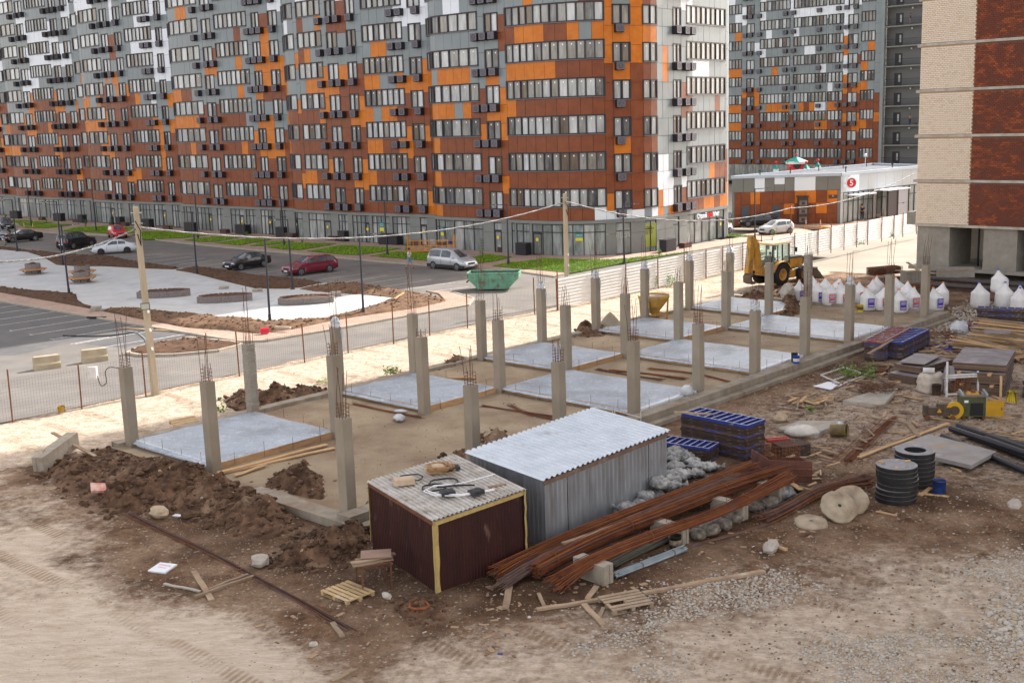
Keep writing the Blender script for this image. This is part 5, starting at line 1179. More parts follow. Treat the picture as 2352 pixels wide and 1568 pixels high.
# long tilted foundation block at the left
p,q=g(84,1083),g(152,1046);t=thing('foundation_block','long tilted concrete foundation block at the left end of the soil heap','concrete block',(p+q)/2+Vector((.15,.25,0)),math.atan2(q.y-p.y,q.x-p.x));t.rotation_euler=(0,-.10,t.rotation_euler.z)
L_=(q-p).length+.5;m=MB();m.box((0,0,.42),(L_,.46,.60));m.build('body',concrete_block,t);m=MB()
for y in(-.15,.15):m.box((-L_/2-.01,y,.42),(.03,.14,.58))
m.build('end_rib',concrete_block,t);m=MB();m.tube([(-.9,0,.71),(-.9,0,.80),(-.75,0,.80),(-.75,0,.71)],.01,5);m.build('lifting_loop',rust,t)
mb=MB()
for i in range(6):mb.box((RND.uniform(-.2,.2),RND.uniform(-.15,.15),.05+i*.05),(.9,.12,.035),0,RND.uniform(-.4,.4))
mesh1('board_heap',mb,wood_dark,'small heap of dark boards beside the tilted foundation block','boards',g(142,1058),.6)
# soil heaps
heap_m=M('heap soil',(.050,.026,.014),.95,(.175,.10,.058),1.7,12,(.38,.64),pos=True,bump=1.0,bs=13,stain=(.27,.19,.125),ss=.7,sw=(.56,.74))
clod_m=M('heap clods',(.052,.028,.016),.95,(.135,.078,.045),3,6,pos=True,bump=.5,bs=16,rnd=.2);stone_m=[M('stone pale',(.50,.46,.40),.9,(.38,.34,.28),5,4,pos=True),M('stone grey',(.36,.35,.33),.9,(.46,.43,.38),5,4,pos=True),M('stone tan',(.44,.35,.24),.9,(.36,.28,.19),5,4,pos=True)]
def heap(poly,peaks,label,seed,step=.055,rough=.27,clods=120,z0=GZ,spread=1.25,cs=(.03,.15)):
 P=[tuple(g(x,y,z0)[:2])for x,y in poly];xs=[p[0]for p in P];ys=[p[1]for p in P];x=np.arange(min(xs)-.5,max(xs)+.5,step);y=np.arange(min(ys)-.5,max(ys)+.5,step);XX,YY=np.meshgrid(x,y,indexing='ij');d=sdist(XX,YY,P)+.25*fbm(XX,YY,.9,seed+9)
 z=np.zeros(XX.shape)
 for(px,py,h,w_)in peaks:
  c=g(px,py,z0);z=np.maximum(z,h*np.exp(-(((XX-c.x)**2+(YY-c.y)**2)/(w_*w_))**.75))+.0
 lump=np.abs(fbm(XX,YY,1.1,seed,6,.62))*2.3;lump2=np.abs(fbm(XX,YY,.30,seed+4,4,.6))*1.6-.2
 e=sstep(0,.8,-d);z=(z+.10)*e*(1+.3*fbm(XX,YY,1.4,seed+2))+e*rough*(lump-.25)+e*rough*.5*lump2
 zz=z0-.04+np.where(d<0,np.maximum(z,.0),-.12);k=d<step*2;ix=-np.ones(XX.shape,int);ix[k]=np.arange(k.sum());f=np.stack([ix[:-1,:-1],ix[1:,:-1],ix[1:,1:],ix[:-1,1:]],-1).reshape(-1,4);f=f[(f>=0).all(1)]
 t=tag(link('soil_heap',fast_mesh('soil_heap',np.stack([XX[k],YY[k],zz[k]],1),f,[heap_m],True)),label,'soil heap','heaps of dug soil');
 ins=np.argwhere(d<.25);r=random.Random(seed);mb=MB()
 for i in range(clods):
  a_,b_=ins[r.randrange(len(ins))];s_=cs[0]*.45+(cs[1]-cs[0])*r.random()**7;mb.ball((XX[a_,b_]+r.uniform(-.05,.05),YY[a_,b_]+r.uniform(-.05,.05),max(zz[a_,b_],z0-.02)+s_*.3),s_,0 if r.random()<.93 or s_>.08 else 1,6,4,(1,r.uniform(.7,1),r.uniform(.5,.8)),None,.34,r)
 mb.build('clods',[clod_m,stone_m[2]],t,None,0,'stuff')
heap([(85,1095),(100,1065),(200,1040),(250,1030),(330,1048),(410,1072),(470,1110),(330,1140),(215,1155),(150,1140)],[(190,1092,.38,1.1),(260,1078,.40,1.2),(330,1090,.42,1.3)],'broad brown soil heap between the tilted block and the first column',401,clods=1100,rough=.14)
heap([(205,1158),(260,1125),(340,1068),(420,1068),(470,1095),(590,1128),(680,1150),(665,1185),(700,1235),(560,1230),(400,1180),(250,1190)],[(265,1155,.55,.7),(375,1108,.78,1.0),(420,1120,.66,.95),(490,1150,.6,1.0),(600,1185,.5,.9),(320,1150,.6,.9)],'largest dark lumpy soil heap in front of the first sheet',402,clods=2200,rough=.2,cs=(.03,.2))
heap([(585,1120),(640,1085),(690,1060),(760,1105),(775,1150),(735,1165),(650,1142)],[(682,1114,.55,.85),(715,1128,.42,.95),(640,1128,.35,.7)],'pointed soil heap just left of the first right column',403,clods=700,z0=-.1)
heap([(600,1290),(690,1230),(800,1210),(858,1195),(868,1250),(862,1262),(800,1300),(700,1310)],[(840,1232,.75,.7),(770,1258,.5,.8),(700,1272,.35,.7)],'soil heap left of the maroon shed under the ground beam',404,clods=1300,rough=.18)
heap([(820,1140),(860,1130),(868,1180),(830,1180)],[(845,1162,.5,.5)],'small soil heap behind the maroon shed corner',405,clods=150,z0=-.1)
heap([(1010,1055),(1062,1035),(1090,1045),(1085,1075),(1030,1080)],[(1055,1056,.35,.5)],'low soil heap behind the zinc roof corner',406,clods=160,z0=0)
heap([(1105,1005),(1140,985),(1165,1000),(1190,1010),(1130,1025)],[(1132,1010,.75,.3),(1160,1012,.3,.5)],'upright clod heap above the zinc roof',407,clods=120,z0=0)
heap([(870,1395),(930,1375),(1000,1372),(1010,1395),(1060,1412),(1010,1432),(920,1425)],[(965,1402,.26,.8),(1000,1398,.2,.5),(920,1405,.18,.5)],'cracked low mud mound in front of the maroon shed',408,clods=420,rough=.12)
heap([(510,915),(570,900),(600,900),(752,888),(752,912),(640,935),(560,940),(520,930)],[(560,912,.35,.7),(640,915,.28,1.1),(720,905,.22,1.0)],'crumbly soil bank between the track and the near left beam',409,clods=700,z0=-.08)
heap([(995,846),(1030,832),(1085,822),(1095,835),(1020,850)],[(1040,838,.35,1.0)],'soil bank beside the track before the fourth left column',410,clods=260,z0=-.08)
heap([(1310,765),(1355,750),(1385,742),(1420,752),(1395,775),(1320,778)],[(1345,762,.4,.9),(1390,762,.35,.8)],'brown soil bank left of the concrete hopper',411,clods=280,z0=-.06)
heap([(1780,728),(1785,690),(1800,655),(1822,655),(1845,700),(1850,725),(1810,735)],[(1805,700,1.1,.9),(1825,715,.7,.9)],'dark soil heap with a stone slab behind the far sheets',412,clods=520,z0=-.06)
heap([(1680,690),(1720,672),(1770,665),(1785,690),(1740,705)],[(1720,690,.45,.9),(1760,686,.5,.9)],'reddish soil bank under the loader',413,clods=320,z0=-.05)
sand_m=M('grey building sand',(.33,.28,.21),.95,(.26,.215,.16),2,8,pos=True,bump=.6,bs=18)
p=G(1402,755,-.05);mb=MB();n=30;prof=[(1.05,0),(.8,.18),(.5,.5),(.25,.82),(.08,.98),(.0,1.02)]
mb.lathe([(r_*(1+0),z*1.0)for r_,z in prof],n);mb.v=[(x*(1+.06*math.sin(5*math.atan2(y,x))),y,z+RND.uniform(-.02,.02))for x,y,z in mb.v];mesh1('sand_pile',mb,sand_m,'conical pile of grey sand beside the concrete hopper','sand pile',p)
def rock(px,py,s_,mat,label,z=GZ,seed=1,sq=(1,.8,.6),name='rubble_stone',cat='stone'):
 mb=MB();mb.ball((0,0,s_*.4),s_,0,9,6,sq,None,.16,random.Random(seed));return mesh1(name,mb,mat,label,cat,g(px,py,z),seed*.7)
rock(598,1297,.34,concrete_pale,'whitish concrete lump beside the thin rebar strand',seed=3);rock(1808,682,.7,concrete_pale,'pale stone slab on the dark soil heap',.45,5,(.6,.9,.9));rock(1770,1264,.30,concrete_pale,'grey concrete lump on the end of an orange timber',seed=6,sq=(1.4,.7,.6))
rock(366,1186,.36,stone_m[2],'tan boulder at the foot of the largest soil heap',seed=8,sq=(1.2,.8,.6));rock(435,1190,.3,clod_m,'round dark clod beside the white plastic strip',seed=9);rock(1794,968,.36,stone_m[2],'tan boulder behind the blue panel stack',seed=10);rock(888,1374,.2,stone_m[0],'rounded stone in front of the shed',seed=12,sq=(.9,.6,.5))
rock(2155,1062,.3,concrete_pale,'concrete chunk under the steel slab corner',seed=14,sq=(1,.7,.7));rock(2330,1166,.26,concrete_pale,'pale slab fragment at the right yard edge',-.3,15,(1.9,.9,.5));rock(720,1483,.12,stone_m[0],'small pale stone on the track near the bottom',seed=18)
ob=thing('cardboard_packet','torn red and white packet on the brown soil heap','packet',g(225,1122,.25),.5);ob.rotation_euler=(.5,.2,.5);m=MB();m.box((0,0,.05),(.5,.4,.1));m.build('packet',M('red white packet',(.62,.50,.42),.8,(.55,.18,.14),5,3),ob)
# gravel and scattered stones
soil_stone=[M('mud crumb',(.20,.145,.10),.95,(.13,.09,.06),5,4,pos=True),M('mud stone',(.30,.245,.19),.95,(.22,.17,.13),5,4,pos=True),M('mud stone pale',(.38,.33,.27),.95,pos=True)]
def pebbles(name,polys,n,smin,smax,label,seed,clump=0.0,z=GZ,mats=None,flat0=None):
 r=np.random.RandomState(seed);mb=MB();rr=random.Random(seed);P=[[tuple(g(x,y,z)[:2])for x,y in q]for q in polys];cnt=0;
 areas=[abs(sum(p[i][0]*p[(i+1)%len(p)][1]-p[(i+1)%len(p)][0]*p[i][1]for i in range(len(p))))for p in P];tot=sum(areas)
 for p,ar in zip(P,areas):
  m=int(n*ar/tot);xs=[q[0]for q in p];ys=[q[1]for q in p];k=m*3;x=r.uniform(min(xs)-1,max(xs)+1,k);y=r.uniform(min(ys)-1,max(ys)+1,k);d=sdist(x,y,p)+.8*fbm(x,y,.8,seed+5)
  ok=(r.rand(k)<np.where(d<-.25,1,np.exp(-(d+.25)/.28)))&(r.rand(k)<1-clump*(fbm(x,y,1.3,seed+7)+.4));x,y=x[ok][:m],y[ok][:m];zz=ground_z(x,y)if flat0 is None else np.full(len(x),flat0)
  for i in range(len(x)):
   s_=smin+(smax-smin)*rr.random()**2;mb.ball((x[i],y[i],zz[i]+s_*.25),s_,rr.choices((0,1,2),(.5,.3,.2))[0],5,4,(1,rr.uniform(.6,1),rr.uniform(.45,.8)),Matrix.Identity(4),.22,rr)
 tag(mb.build(name,mats or stone_m),label,'gravel',None,'stuff')
GR1=[[(1360,1490),(1400,1452),(1460,1420),(1505,1385),(1520,1360),(1580,1345),(1680,1322),(1770,1318),(1870,1345),(1830,1380),(1700,1400),(1560,1440),(1480,1478)],[(1410,1545),(1480,1520),(1520,1495),(1580,1485),(1600,1500),(1560,1540),(1590,1568),(1480,1575)],
[(1850,1490),(1950,1462),(2070,1445),(2160,1455),(2260,1450),(2352,1475),(2352,1510),(2200,1500),(2090,1520),(1960,1530),(1850,1520)],[(2280,1400),(2352,1360),(2400,1380),(2400,1500),(2330,1500),(2262,1440)],[(2240,1290),(2352,1262),(2400,1300),(2352,1345),(2260,1340),(2180,1320)],[(1900,1568),(2000,1535),(2200,1530),(2352,1530),(2352,1580),(1900,1580)]]
pebbles('gravel',GR1,13000,.014,.05,'pale crushed stone gravel spread over the front right of the yard',501)
pebbles('gravel',[[(2352,1400),(2380,1380),(2410,1500),(2320,1490),(2290,1440)]],900,.04,.10,'larger pale rubble stones at the right edge of the yard',502)
pebbles('gravel',[[(1780,1200),(2352,1150),(2400,1568),(1400,1568),(1750,1330)]],1700,.015,.05,'scattered small stones over the right yard',503,.9,mats=soil_stone);pebbles('gravel',[[(330,1150),(560,1230),(850,1290),(1100,1370),(1250,1400),(1350,1470),(1000,1500),(700,1440),(420,1330),(280,1240)]],2600,.010,.036,'small stones scattered on the mud in front of the heaps',504,.9,mats=soil_stone)
pebbles('gravel',[[(1800,820),(2352,790),(2400,1160),(1800,1150),(1600,930)]],3200,.015,.055,'light stones and crumbs over the material yard',505,.8,mats=soil_stone);pebbles('gravel',[[(1825,712),(2130,725),(2200,740),(2240,780),(2290,800),(2170,800),(2150,748),(1830,728)],[(2140,730),(2240,690),(2352,700),(2352,730),(2200,770)]],2600,.04,.10,'grey crushed stone bank under the white sacks',506)
pebbles('gravel',[[(0,1000),(250,960),(500,915),(900,830),(1300,745),(1300,725),(800,815),(340,915),(0,975)]],900,.015,.05,'stones along the mesh fence foot',507,.9)
# litter
lit=[M('litter white',(.50,.48,.45),.7),M('litter wood',(.33,.23,.14),.85),M('litter brown',(.2,.11,.06),.8),M('litter blue',(.04,.07,.22),.6)]
def litter(poly,n,label,seed,smax=.16):
 P=[tuple(g(x,y)[:2])for x,y in poly];r=random.Random(seed);mb=MB();xs=[p[0]for p in P];ys=[p[1]for p in P];k=0
 while k<n:
  x,y=r.uniform(min(xs),max(xs)),r.uniform(min(ys),max(ys))
  if not in_poly(np.array([x]),np.array([y]),P)[0]:continue
  z=float(ground_z(np.array([x]),np.array([y]))[0]);c=r.choices(range(4),(.14,.46,.38,.02))[0];l=r.uniform(.03,smax*.7*(2 if c==1 else 1));mb.box((x,y,z+.015),(l,l*r.uniform(.2,.7),.02),c,r.uniform(0,3.1));k+=1
 tag(mb.build('debris',lit),label,'debris',None,'stuff')
litter([(1800,830),(2300,830),(2352,1150),(1800,1150),(1640,930)],420,'wood chips and paper scraps over the material yard',601);litter([(600,1420),(1000,1400),(1300,1400),(1330,1500),(800,1560),(560,1480)],60,'splinters scattered on the pale track',602,.2);litter([(1100,1340),(1250,1350),(1480,1310),(1600,1262),(1760,1180),(1900,1110),(1980,1110),(1850,1260),(1500,1345),(1300,1420),(1100,1400)],130,'scraps in the mud before the rebar stack',603)
# ------------------------------------------------------------------ right hand material yard and far end of the site
F4=lambda x,y:(1981+x*.16477,689+y*.16477)
F3=lambda x,y:(1435.5+x*.24424,918.7+y*.24424)
F1=lambda x,y:(1711+x*.12207,505.3+y*.12207)
blue_w=M('worn blue frame',(.03,.05,.24),.65,(.075,.055,.055),2.8,7,(.42,.54),stain=(.27,.21,.15),ss=4,sw=(.55,.68),vec=(1,1,3))
blue_d=M('scraped blue frame',(.10,.062,.045),.75,(.035,.05,.22),2.4,7,(.50,.60),stain=(.25,.19,.13),ss=3.4,sw=(.54,.66),vec=(1,1,4))
blue_b=M('bright blue frame',(.028,.055,.30),.5,(.02,.03,.17),3,5,stain=(.30,.27,.24),ss=3,sw=(.62,.72))
brown_w=M('dirty panel edge',(.070,.042,.028),.8,(.030,.021,.021),3,7,stain=(.24,.17,.11),ss=3.2,sw=(.56,.68),vec=(1,1,4))
red_w=M('red panel rib',(.30,.04,.035),.6,(.16,.04,.03),3,5,stain=(.34,.28,.22),ss=3,sw=(.5,.65));rib_w=M('pale rib edge',(.42,.44,.50),.6,(.26,.26,.30),4,4)
def panel_mesh(L_,W_,h_,em,rm,full,nr=9):
 m=MB();t_=.05
 for y in(-W_/2+t_/2,W_/2-t_/2):m.box((0,y,h_/2),(L_,t_,h_),0)
 for x in(-L_/2+t_/2,L_/2-t_/2):m.box((x,0,h_/2),(t_,W_-2*t_,h_-.004),0)
 frame=m.mesh('frame',[em]);m2=MB();m2.box((0,0,.012),(L_-.02,W_-.02,.018));face=m2.mesh('facing',[rm]);ribs=None
 if full:
  m3=MB()
  for i in range(1,nr):m3.box((-L_/2+L_*i/nr,0,h_*.5),(.045,W_-.1,h_*.9),0);m3.box((-L_/2+L_*i/nr,0,h_*.96),(.05,W_-.1,.01),1)
  m3.box((L_/2-L_/nr*.9,0,h_*.5),(L_/nr*1.6,.04,h_*.85),0)
  for y in(-W_/2+t_/2,W_/2-t_/2):m3.box((0,y,h_+.003),(L_-.01,.05,.008),1)
  for x in(-L_/2+t_/2,L_/2-t_/2):m3.box((x,0,h_+.003),(.05,W_-.11,.008),1)
  ribs=m3.mesh('ribs',[rm,rib_w])
 return frame,face,ribs
def fstack(base,topy,left,right,n,nm,topm,seed,edge=None,skew=.03,grp='formwork panels stacked in the yard'):
 r=random.Random(seed);p=g(*base);H_=hgt(p,topy);zt_=GZ+H_;f_=G(base[0]+(0),topy,zt_);fl=G(*left,zt_)-Vector((p.x,p.y,zt_));fr=G(*right,zt_)-Vector((p.x,p.y,zt_))
 if fr.length>fl.length:fl,fr=fr,fl
 L_=fl.length;ang=math.atan2(fl.y,fl.x);dl=fl.normalized();sgn=1 if fl.x*fr.y-fl.y*fr.x>0 else-1;dn=Vector((-dl.y,dl.x,0))*sgn;W_=max(.5,fr.dot(dn));h_=H_/n;c=p+dl*(L_/2)+dn*(W_/2)
 fm={}
 for i in range(n):
  em=(edge or[blue_w,brown_w,brown_w,blue_d])[r.randrange(len(edge)if edge else 4)];top=i==n-1;em=topm if top else em
  key=(em.name,top);
  if key not in fm:fm[key]=panel_mesh(L_,W_,h_*.93,em,topm if top else brown_w,top)
  lab=('topmost open ribbed panel of the ' if top else '%s panel from the bottom of the '%ORD[i])+nm
  t=thing('formwork',lab,'formwork',(c.x+r.uniform(-skew,skew),c.y+r.uniform(-skew,skew),GZ+i*h_+.01),ang+r.uniform(-.012,.012),grp)
  for q in fm[key]:
   if q:link(q.name.split('.')[0],q,t)
fstack((1713,1060),977,(1564,948),(1772,965),10,'tall blue formwork stack',blue_b,1)
fstack((1626,1066),1030,(1487,1010),(1683,1020),5,'low blue formwork stack by the metal shed',blue_b,2)
fstack(F4(305,862),F4(310,580)[1],F4(85,525),F4(668,385),8,'red ribbed formwork stack at the far beam end',red_w,3)
fstack(F4(545,848),F4(570,592)[1],F4(345,548),F4(942,405),7,'blue ribbed formwork stack beside the red one',blue_b,4)
fstack(F4(1590,335),F4(1575,105)[1],F4(2560,140),F4(1520,80),6,'far formwork stack under the white sacks',blue_w,5,[brown_w,blue_w,brown_w])
fstack(F4(1385,430),F4(1370,335)[1],F4(2560,400),F4(1365,310),2,'low reddish formwork pile by the film bundle',red_w,6)
# timber pile
PILE=[[(1290,600),(2230,800)],[(1210,650),(2150,770)],[(1245,690),(2200,810)],[(1480,560),(2400,690)],[(1520,520),(2330,650)],[(1600,470),(2420,600)],[(1650,430),(2380,500)],[(1680,350),(2160,410)],[(1590,390),(2250,470)],[(1380,590),(2000,690)]]
r=random.Random(77)
for i in range(46):
 a,b=PILE[i%len(PILE)];lay=i//len(PILE);zz=.12+.11*lay+.25*(1 if i%len(PILE)in(4,5,6,8)else 0);q=lambda p:g(*F4(p[0]+r.uniform(-60,60),p[1]+40+r.uniform(-25,25)),GZ)
 A0,B0_=q(a),q(b);plank(A0+Vector((0,0,zz+r.uniform(0,.06))),B0_+Vector((0,0,zz+r.uniform(0,.06))),r.uniform(.12,.2),r.uniform(.03,.06),wood_new if r.random()<.5 else wood_old,'weathered plank in the untidy timber pile behind the plywood stacks',name='plank',grp='planks of the timber pile')
for a,b,m_,lb in(((960,705),(1240,760),wood_new,'plank sticking out left of the timber pile'),((920,800),(1100,740),wood_old,'slanting plank left of the timber pile'),((1080,775),(1370,800),wood_old,'thick dark beam at the foot of the timber pile')):plank(g(*F4(*a),0),g(*F4(*b),0),.16,.09,m_,lb)
gy=M('grey ply face',(.26,.245,.26),.55,(.17,.15,.155),1.6,6,stain=(.36,.35,.36),ss=.9)
mb=MB();mb.box((0,0,0),(1.3,.9,.02));mesh1('plywood_sheet',mb,gy,'grey plywood offcut on top of the timber pile','plywood',g(*F4(1880,440),.75),-.3)
# plywood stacks
ply_e=M('ply edge',(.20,.13,.08),.85,(.085,.055,.038),3,6,vec=(1,1,30),rnd=.25)
def ply(p,dx,dy,z,th,label,grp,face=True,rot=0.0):
 t=thing('plywood_sheet',label,'plywood',p+Vector((0,0,z)),math.atan2(dx.y,dx.x)+rot,grp);L_,W_=dx.length,dy.length;s_=1 if dx.x*dy.y-dx.y*dy.x>0 else-1
 m=MB();m.box((L_/2,s_*W_/2,th/2),(L_,W_,th));m.build('core',ply_e,t);m=MB();m.box((L_/2,s_*W_/2,th+.003),(L_-.004,W_-.004,.004));m.build('film_face',gy,t)
p=g(*F4(740,1180));dl=g(*F4(345,1110))-p;dr=g(*F4(1180,1040))-p
for i in range(9):ply(p+dl.normalized()*r.uniform(-.05,.05)+(dr.normalized()*.5 if i>4 else Vector()),dl*(.97 if i<5 else .9),dr*.93,.0+i*.075+(.06 if i>4 else 0),.06,'%s plywood sheet from the bottom of the left stack beside the rubble sack'%ORD[i],'plywood sheets of the left stack')
ply(p+dr*.25,dl*.8,dr*.85,.82,.03,'topmost plywood sheet lying skewed on the left stack','plywood sheets of the left stack',True,.25)
p=g(*F4(1960,1350));dl=g(*F4(1190,1290))-p;dr=g(*F4(2230,1120))-p
for i in range(13):ply(p+dl.normalized()*r.uniform(-.06,.06)+dr.normalized()*(.0 if i<10 else .25),dl*(1 if i<10 else .98),dr,.0+i*.098+(.05 if i>4 else 0)+(.06 if i>9 else 0),.08,'%s plywood sheet from the bottom of the tall stack behind the white stand'%ORD[i],'plywood sheets of the right stack')
for k in range(3):
 for j,z in((.2,.47),(.75,.47),(.25,.98),(.8,.98)):
  if k==0:mb=MB();mb.box((0,0,0),(.45,.14,.09));mesh1('timber_spacer',mb,wood_new,'pine spacer block sticking out of the tall right plywood stack','timber',p+dl*j+Vector((0,0,z)),math.atan2(dr.y,dr.x),'spacers of the right plywood stack')
# white rubble sack
def sack(name,label,base,wd,hh_,mat,seed,grp=None,lump=.12):
 t=thing(name,label,'sack',base,.3,grp);rr=random.Random(seed);m=MB();n,k=18,9;vs=[];fs=[]
 for i in range(k+1):
  u=i/k;q=wd/2*(1 if u<.86 else 1-(u-.86)*1.1)*(.93+.07*math.sin(math.pi*u)+.03*math.sin(u*17))
  for j in range(n):
   a_=6.283*j/n;e=1/max(abs(math.cos(a_)),abs(math.sin(a_)))**.85;w_=q*e*(1+lump*math.sin(4*a_+7*u+seed)*.35+.05*math.sin(9*a_-13*u)+rr.uniform(-.03,.03))*.88;vs.append((w_*math.cos(a_),w_*math.sin(a_)*.85,hh_*u*(1+.08*math.sin(3*a_+seed)*u)))
 for i in range(k):
  for j in range(n):fs.append((i*n+j,i*n+(j+1)%n,(i+1)*n+(j+1)%n,(i+1)*n+j))
 vs.append((0,0,hh_*.93));fs+=[(k*n+j,k*n+(j+1)%n,len(vs)-1)for j in range(n)];m.add(vs,fs,0,True);m.build('body',mat,t);return t
sack_w=M('dirty white woven sack',(.56,.50,.43),.8,(.44,.38,.31),3,6,bump=.5,bs=7)
t=sack('rubble_sack','dirty white woven sack full of rubble in front of the plywood',g(*F4(940,1270)),1.15,.85,sack_w,3);m=MB();m.cyl((0,.1,.93),.14,.5,14,0,Matrix.Rotation(1.4,4,'Y'));
mb=MB();mb.cyl((0,0,0),.13,.5,14,0,Matrix.Rotation(math.pi/2,4,'Y'));mesh1('white_roll',mb,white_d,'white roll lying on the rubble sack','roll',t.location+Vector((-.05,.1,.95)),-.3)
def can(base,rad,h_,mat,label,inner=black_p,rim=.01,lidcol=None,name='bucket',cat='bucket',tilt=None,handle=True,taper=.9,extra=None):
 t=thing(name,label,cat,base);m=MB();m.lathe([(rad*taper,0),(rad,h_),(rad+rim,h_),(rad+rim,h_+.015),(rad-.015,h_+.015),(rad*taper-.015,.04)],18);m.add([(rad*taper*math.cos(6.283*j/18),rad*taper*math.sin(6.283*j/18),.003)for j in range(18)],[tuple(reversed(range(18)))]);m.build('body',mat,t)
 m=MB();m.add([((rad-.02)*math.cos(6.283*j/18),(rad-.02)*math.sin(6.283*j/18),h_*.9)for j in range(18)],[tuple(range(18))]);m.build('content',inner,t)
 if handle:m=MB();m.tube([(rad*math.cos(a_),.02,h_-.02+rad*.25*math.sin(a_))for a_ in[math.pi*i/10 for i in range(11)]],.006,5);m.build('handle',black_m,t)
 if extra:m=MB();m.lathe([(rad*(taper+(1-taper)*.3)+.004,h_*.3),(rad*(taper+(1-taper)*.75)+.004,h_*.75)],18);m.build('paper_label',extra,t)
 if tilt:t.rotation_euler=tilt
 return t
can(g(*F4(1030,1315)),.20,.45,M('tarry steel',(.04,.03,.025),.6,(.09,.05,.03),3,5),'tarry dark bucket in front of the rubble sack')
can(g(2157,1133),.21,.45,M('blue drum paint',(.02,.06,.26),.5,(.015,.03,.10),3,5),'open blue drum beside the black rings',name='drum',cat='drum',handle=False,taper=1)
can(S(27.1,-.72,.20),.17,.36,M('blue pail',(.015,.07,.35),.4),'blue pail standing on the right ground beam',M('pail mix',(.02,.02,.02),.6),extra=white_d)
can(S(27.4,-.45,.20),.17,.42,black_p,'black pail behind the blue pail on the beam')
can(g(142,950,-.1),.17,.36,M('yellow pail',(.55,.33,.02),.5,(.40,.28,.14),3,5,stain=(.5,.45,.4),ss=4),'dirty yellow pail standing by the mesh fence',extra=None)
can(S(41.5,14.2,.16)if False else G(*Z8(848,1293),.16),.19,.40,M('yellow can',(.60,.44,.02),.45),'yellow can on the far beam in front of the white sacks',extra=M('can print',(.08,.07,.03),.6));can(G(*Z8(808,1288),.16),.17,.36,M('tan can',(.45,.28,.12),.6),'tan can half hidden beside the yellow can')
can(g(*X3(1500,320)),.19,.36,M('tarry bucket',(.03,.022,.018),.6,(.30,.24,.17),4,5,(.5,.6)),'tarry bucket with pale band in front of the second concrete block',extra=M('bucket band',(.38,.31,.22),.7,(.08,.06,.045),6,5))
can(g(1909,1002),.25,.62,M('rusty barrel',(.10,.07,.05),.6,(.26,.20,.05),2.5,5),'small rusty barrel lying on its side in the yard',name='barrel',cat='barrel',handle=False,taper=1,tilt=(1.45,0,1.0)).location.z+=.25
can(g(*F4(2078,1425)),.2,.48,M('striped can',(.60,.48,.03),.6,(.10,.09,.03),6,3,(.45,.55),vec=(2,2,.1)),'yellow and black streaked can at the plywood stack',taper=1.25)
# white metal stand
t=thing('metal_stand','white metal stand frame leaning before the plywood stack','stand',g(*F4(1390,1340)),.08);w_=1.45
for nm,P in(('post',[(-w_/2,0,0),(-w_/2+.12,.3,1.55)]),('post',[(-w_/2+.25,.75,0),(-w_/2+.15,.35,1.5)]),('post',[(w_/2,0,0),(w_/2+.05,.2,1.05)]),('post',[(w_/2+.12,.4,0),(w_/2+.1,.3,1.05)]),('rail',[(-w_/2,.15,.95),(w_/2,.15,.95)]),('rail',[(-w_/2,.15,.85),(w_/2,.15,.85)]),('rail',[(-w_/2,.02,.12),(w_/2,.02,.12)])):
 m=MB();m.bar(P[0],P[1],.07,.07);m.build(nm,white_d,t)
m=MB();m.box((-w_/2+.3,.45,1.0),(.35,.5,.6),0,.3,None,.6);m.build('side_plate',gy,t)
for i in range(14):a_=g(*F4(1250+i*16,1330),GZ);plank(a_,a_+Vector((r.uniform(-.2,.3),r.uniform(0,.3),r.uniform(.75,.95))),.02,.02,rust,'thin rusty bar leaning upright on the white stand',name='steel_bar',cat='steel bar',grp='bars leaning on the white stand')
plank(g(*F4(1925,1355)),g(*F4(1925,1355))+Vector((.02,.1,.95)),.10,.05,wood_new,'upright orange board against the plywood stack')
# green bending machine and yellow cutter
grn=M('machine green',(.085,.10,.04),.5,(.055,.065,.03),3,5);p=g(2235,962);t=thing('bar_bending_machine','olive green bar bending machine with an open yellow door','machine',p,-.12)
m=MB();m.box((0,.35,.52),(.95,.75,.84));m.build('housing',grn,t);m=MB();m.box((.12,-.035,.42),(.5,.03,.52));m.build('opening',black_p,t);m=MB();m.box((0,.35,.97),(1.05,.85,.06));m.box((.0,.35,1.02),(.5,.4,.05),1);m.cyl((.05,.35,1.08),.1,.1,12,2);m.cyl((.3,.25,1.06),.05,.1,10,2);m.cyl((-.22,.45,1.06),.05,.1,10,2);m.build('work_plate',[M('machine steel',(.20,.19,.17),.5,(.12,.08,.06),3,4),yellow,rust_dark],t)
m=MB();m.box((.0,0,0),(.68,.03,.66));m.box((.26,-.02,0),(.03,.03,.1),1);m.build('door',[M('door yellow',(.50,.27,.010),.5,(.40,.21,.012),3,4),black_m],t,(.82,-.1,.46),-.1)
for x in(-.4,.4):m=MB();m.bar((x,-.15,.06),(x,.85,.06),.12,.1);m.build('skid',rust_dark,t)
m=MB();m.box((-.3,.0-.03,.75),(.16,.01,.1));m.build('plate',white_p,t)
for x in(-.48,.48):
 m=MB();m.bar((x,-.15,1.05),(x+.1,.8,1.05),.08,.08);m.build('guide_rail',galv2,t)
p=g(2162,966);t=thing('bar_cutter','dark bar cutting machine with a yellow wheel guard on small wheels','machine',p,-.18);dk=M('oily steel',(.05,.042,.035),.45,(.12,.075,.045),4,5)
m=MB();m.box((-.1,.2,.38),(.9,.36,.34));m.box((-.6,.2,.42),(.2,.3,.42),0);m.box((.1,.2,.62),(.5,.3,.14),0,.1);m.build('body',dk,t)
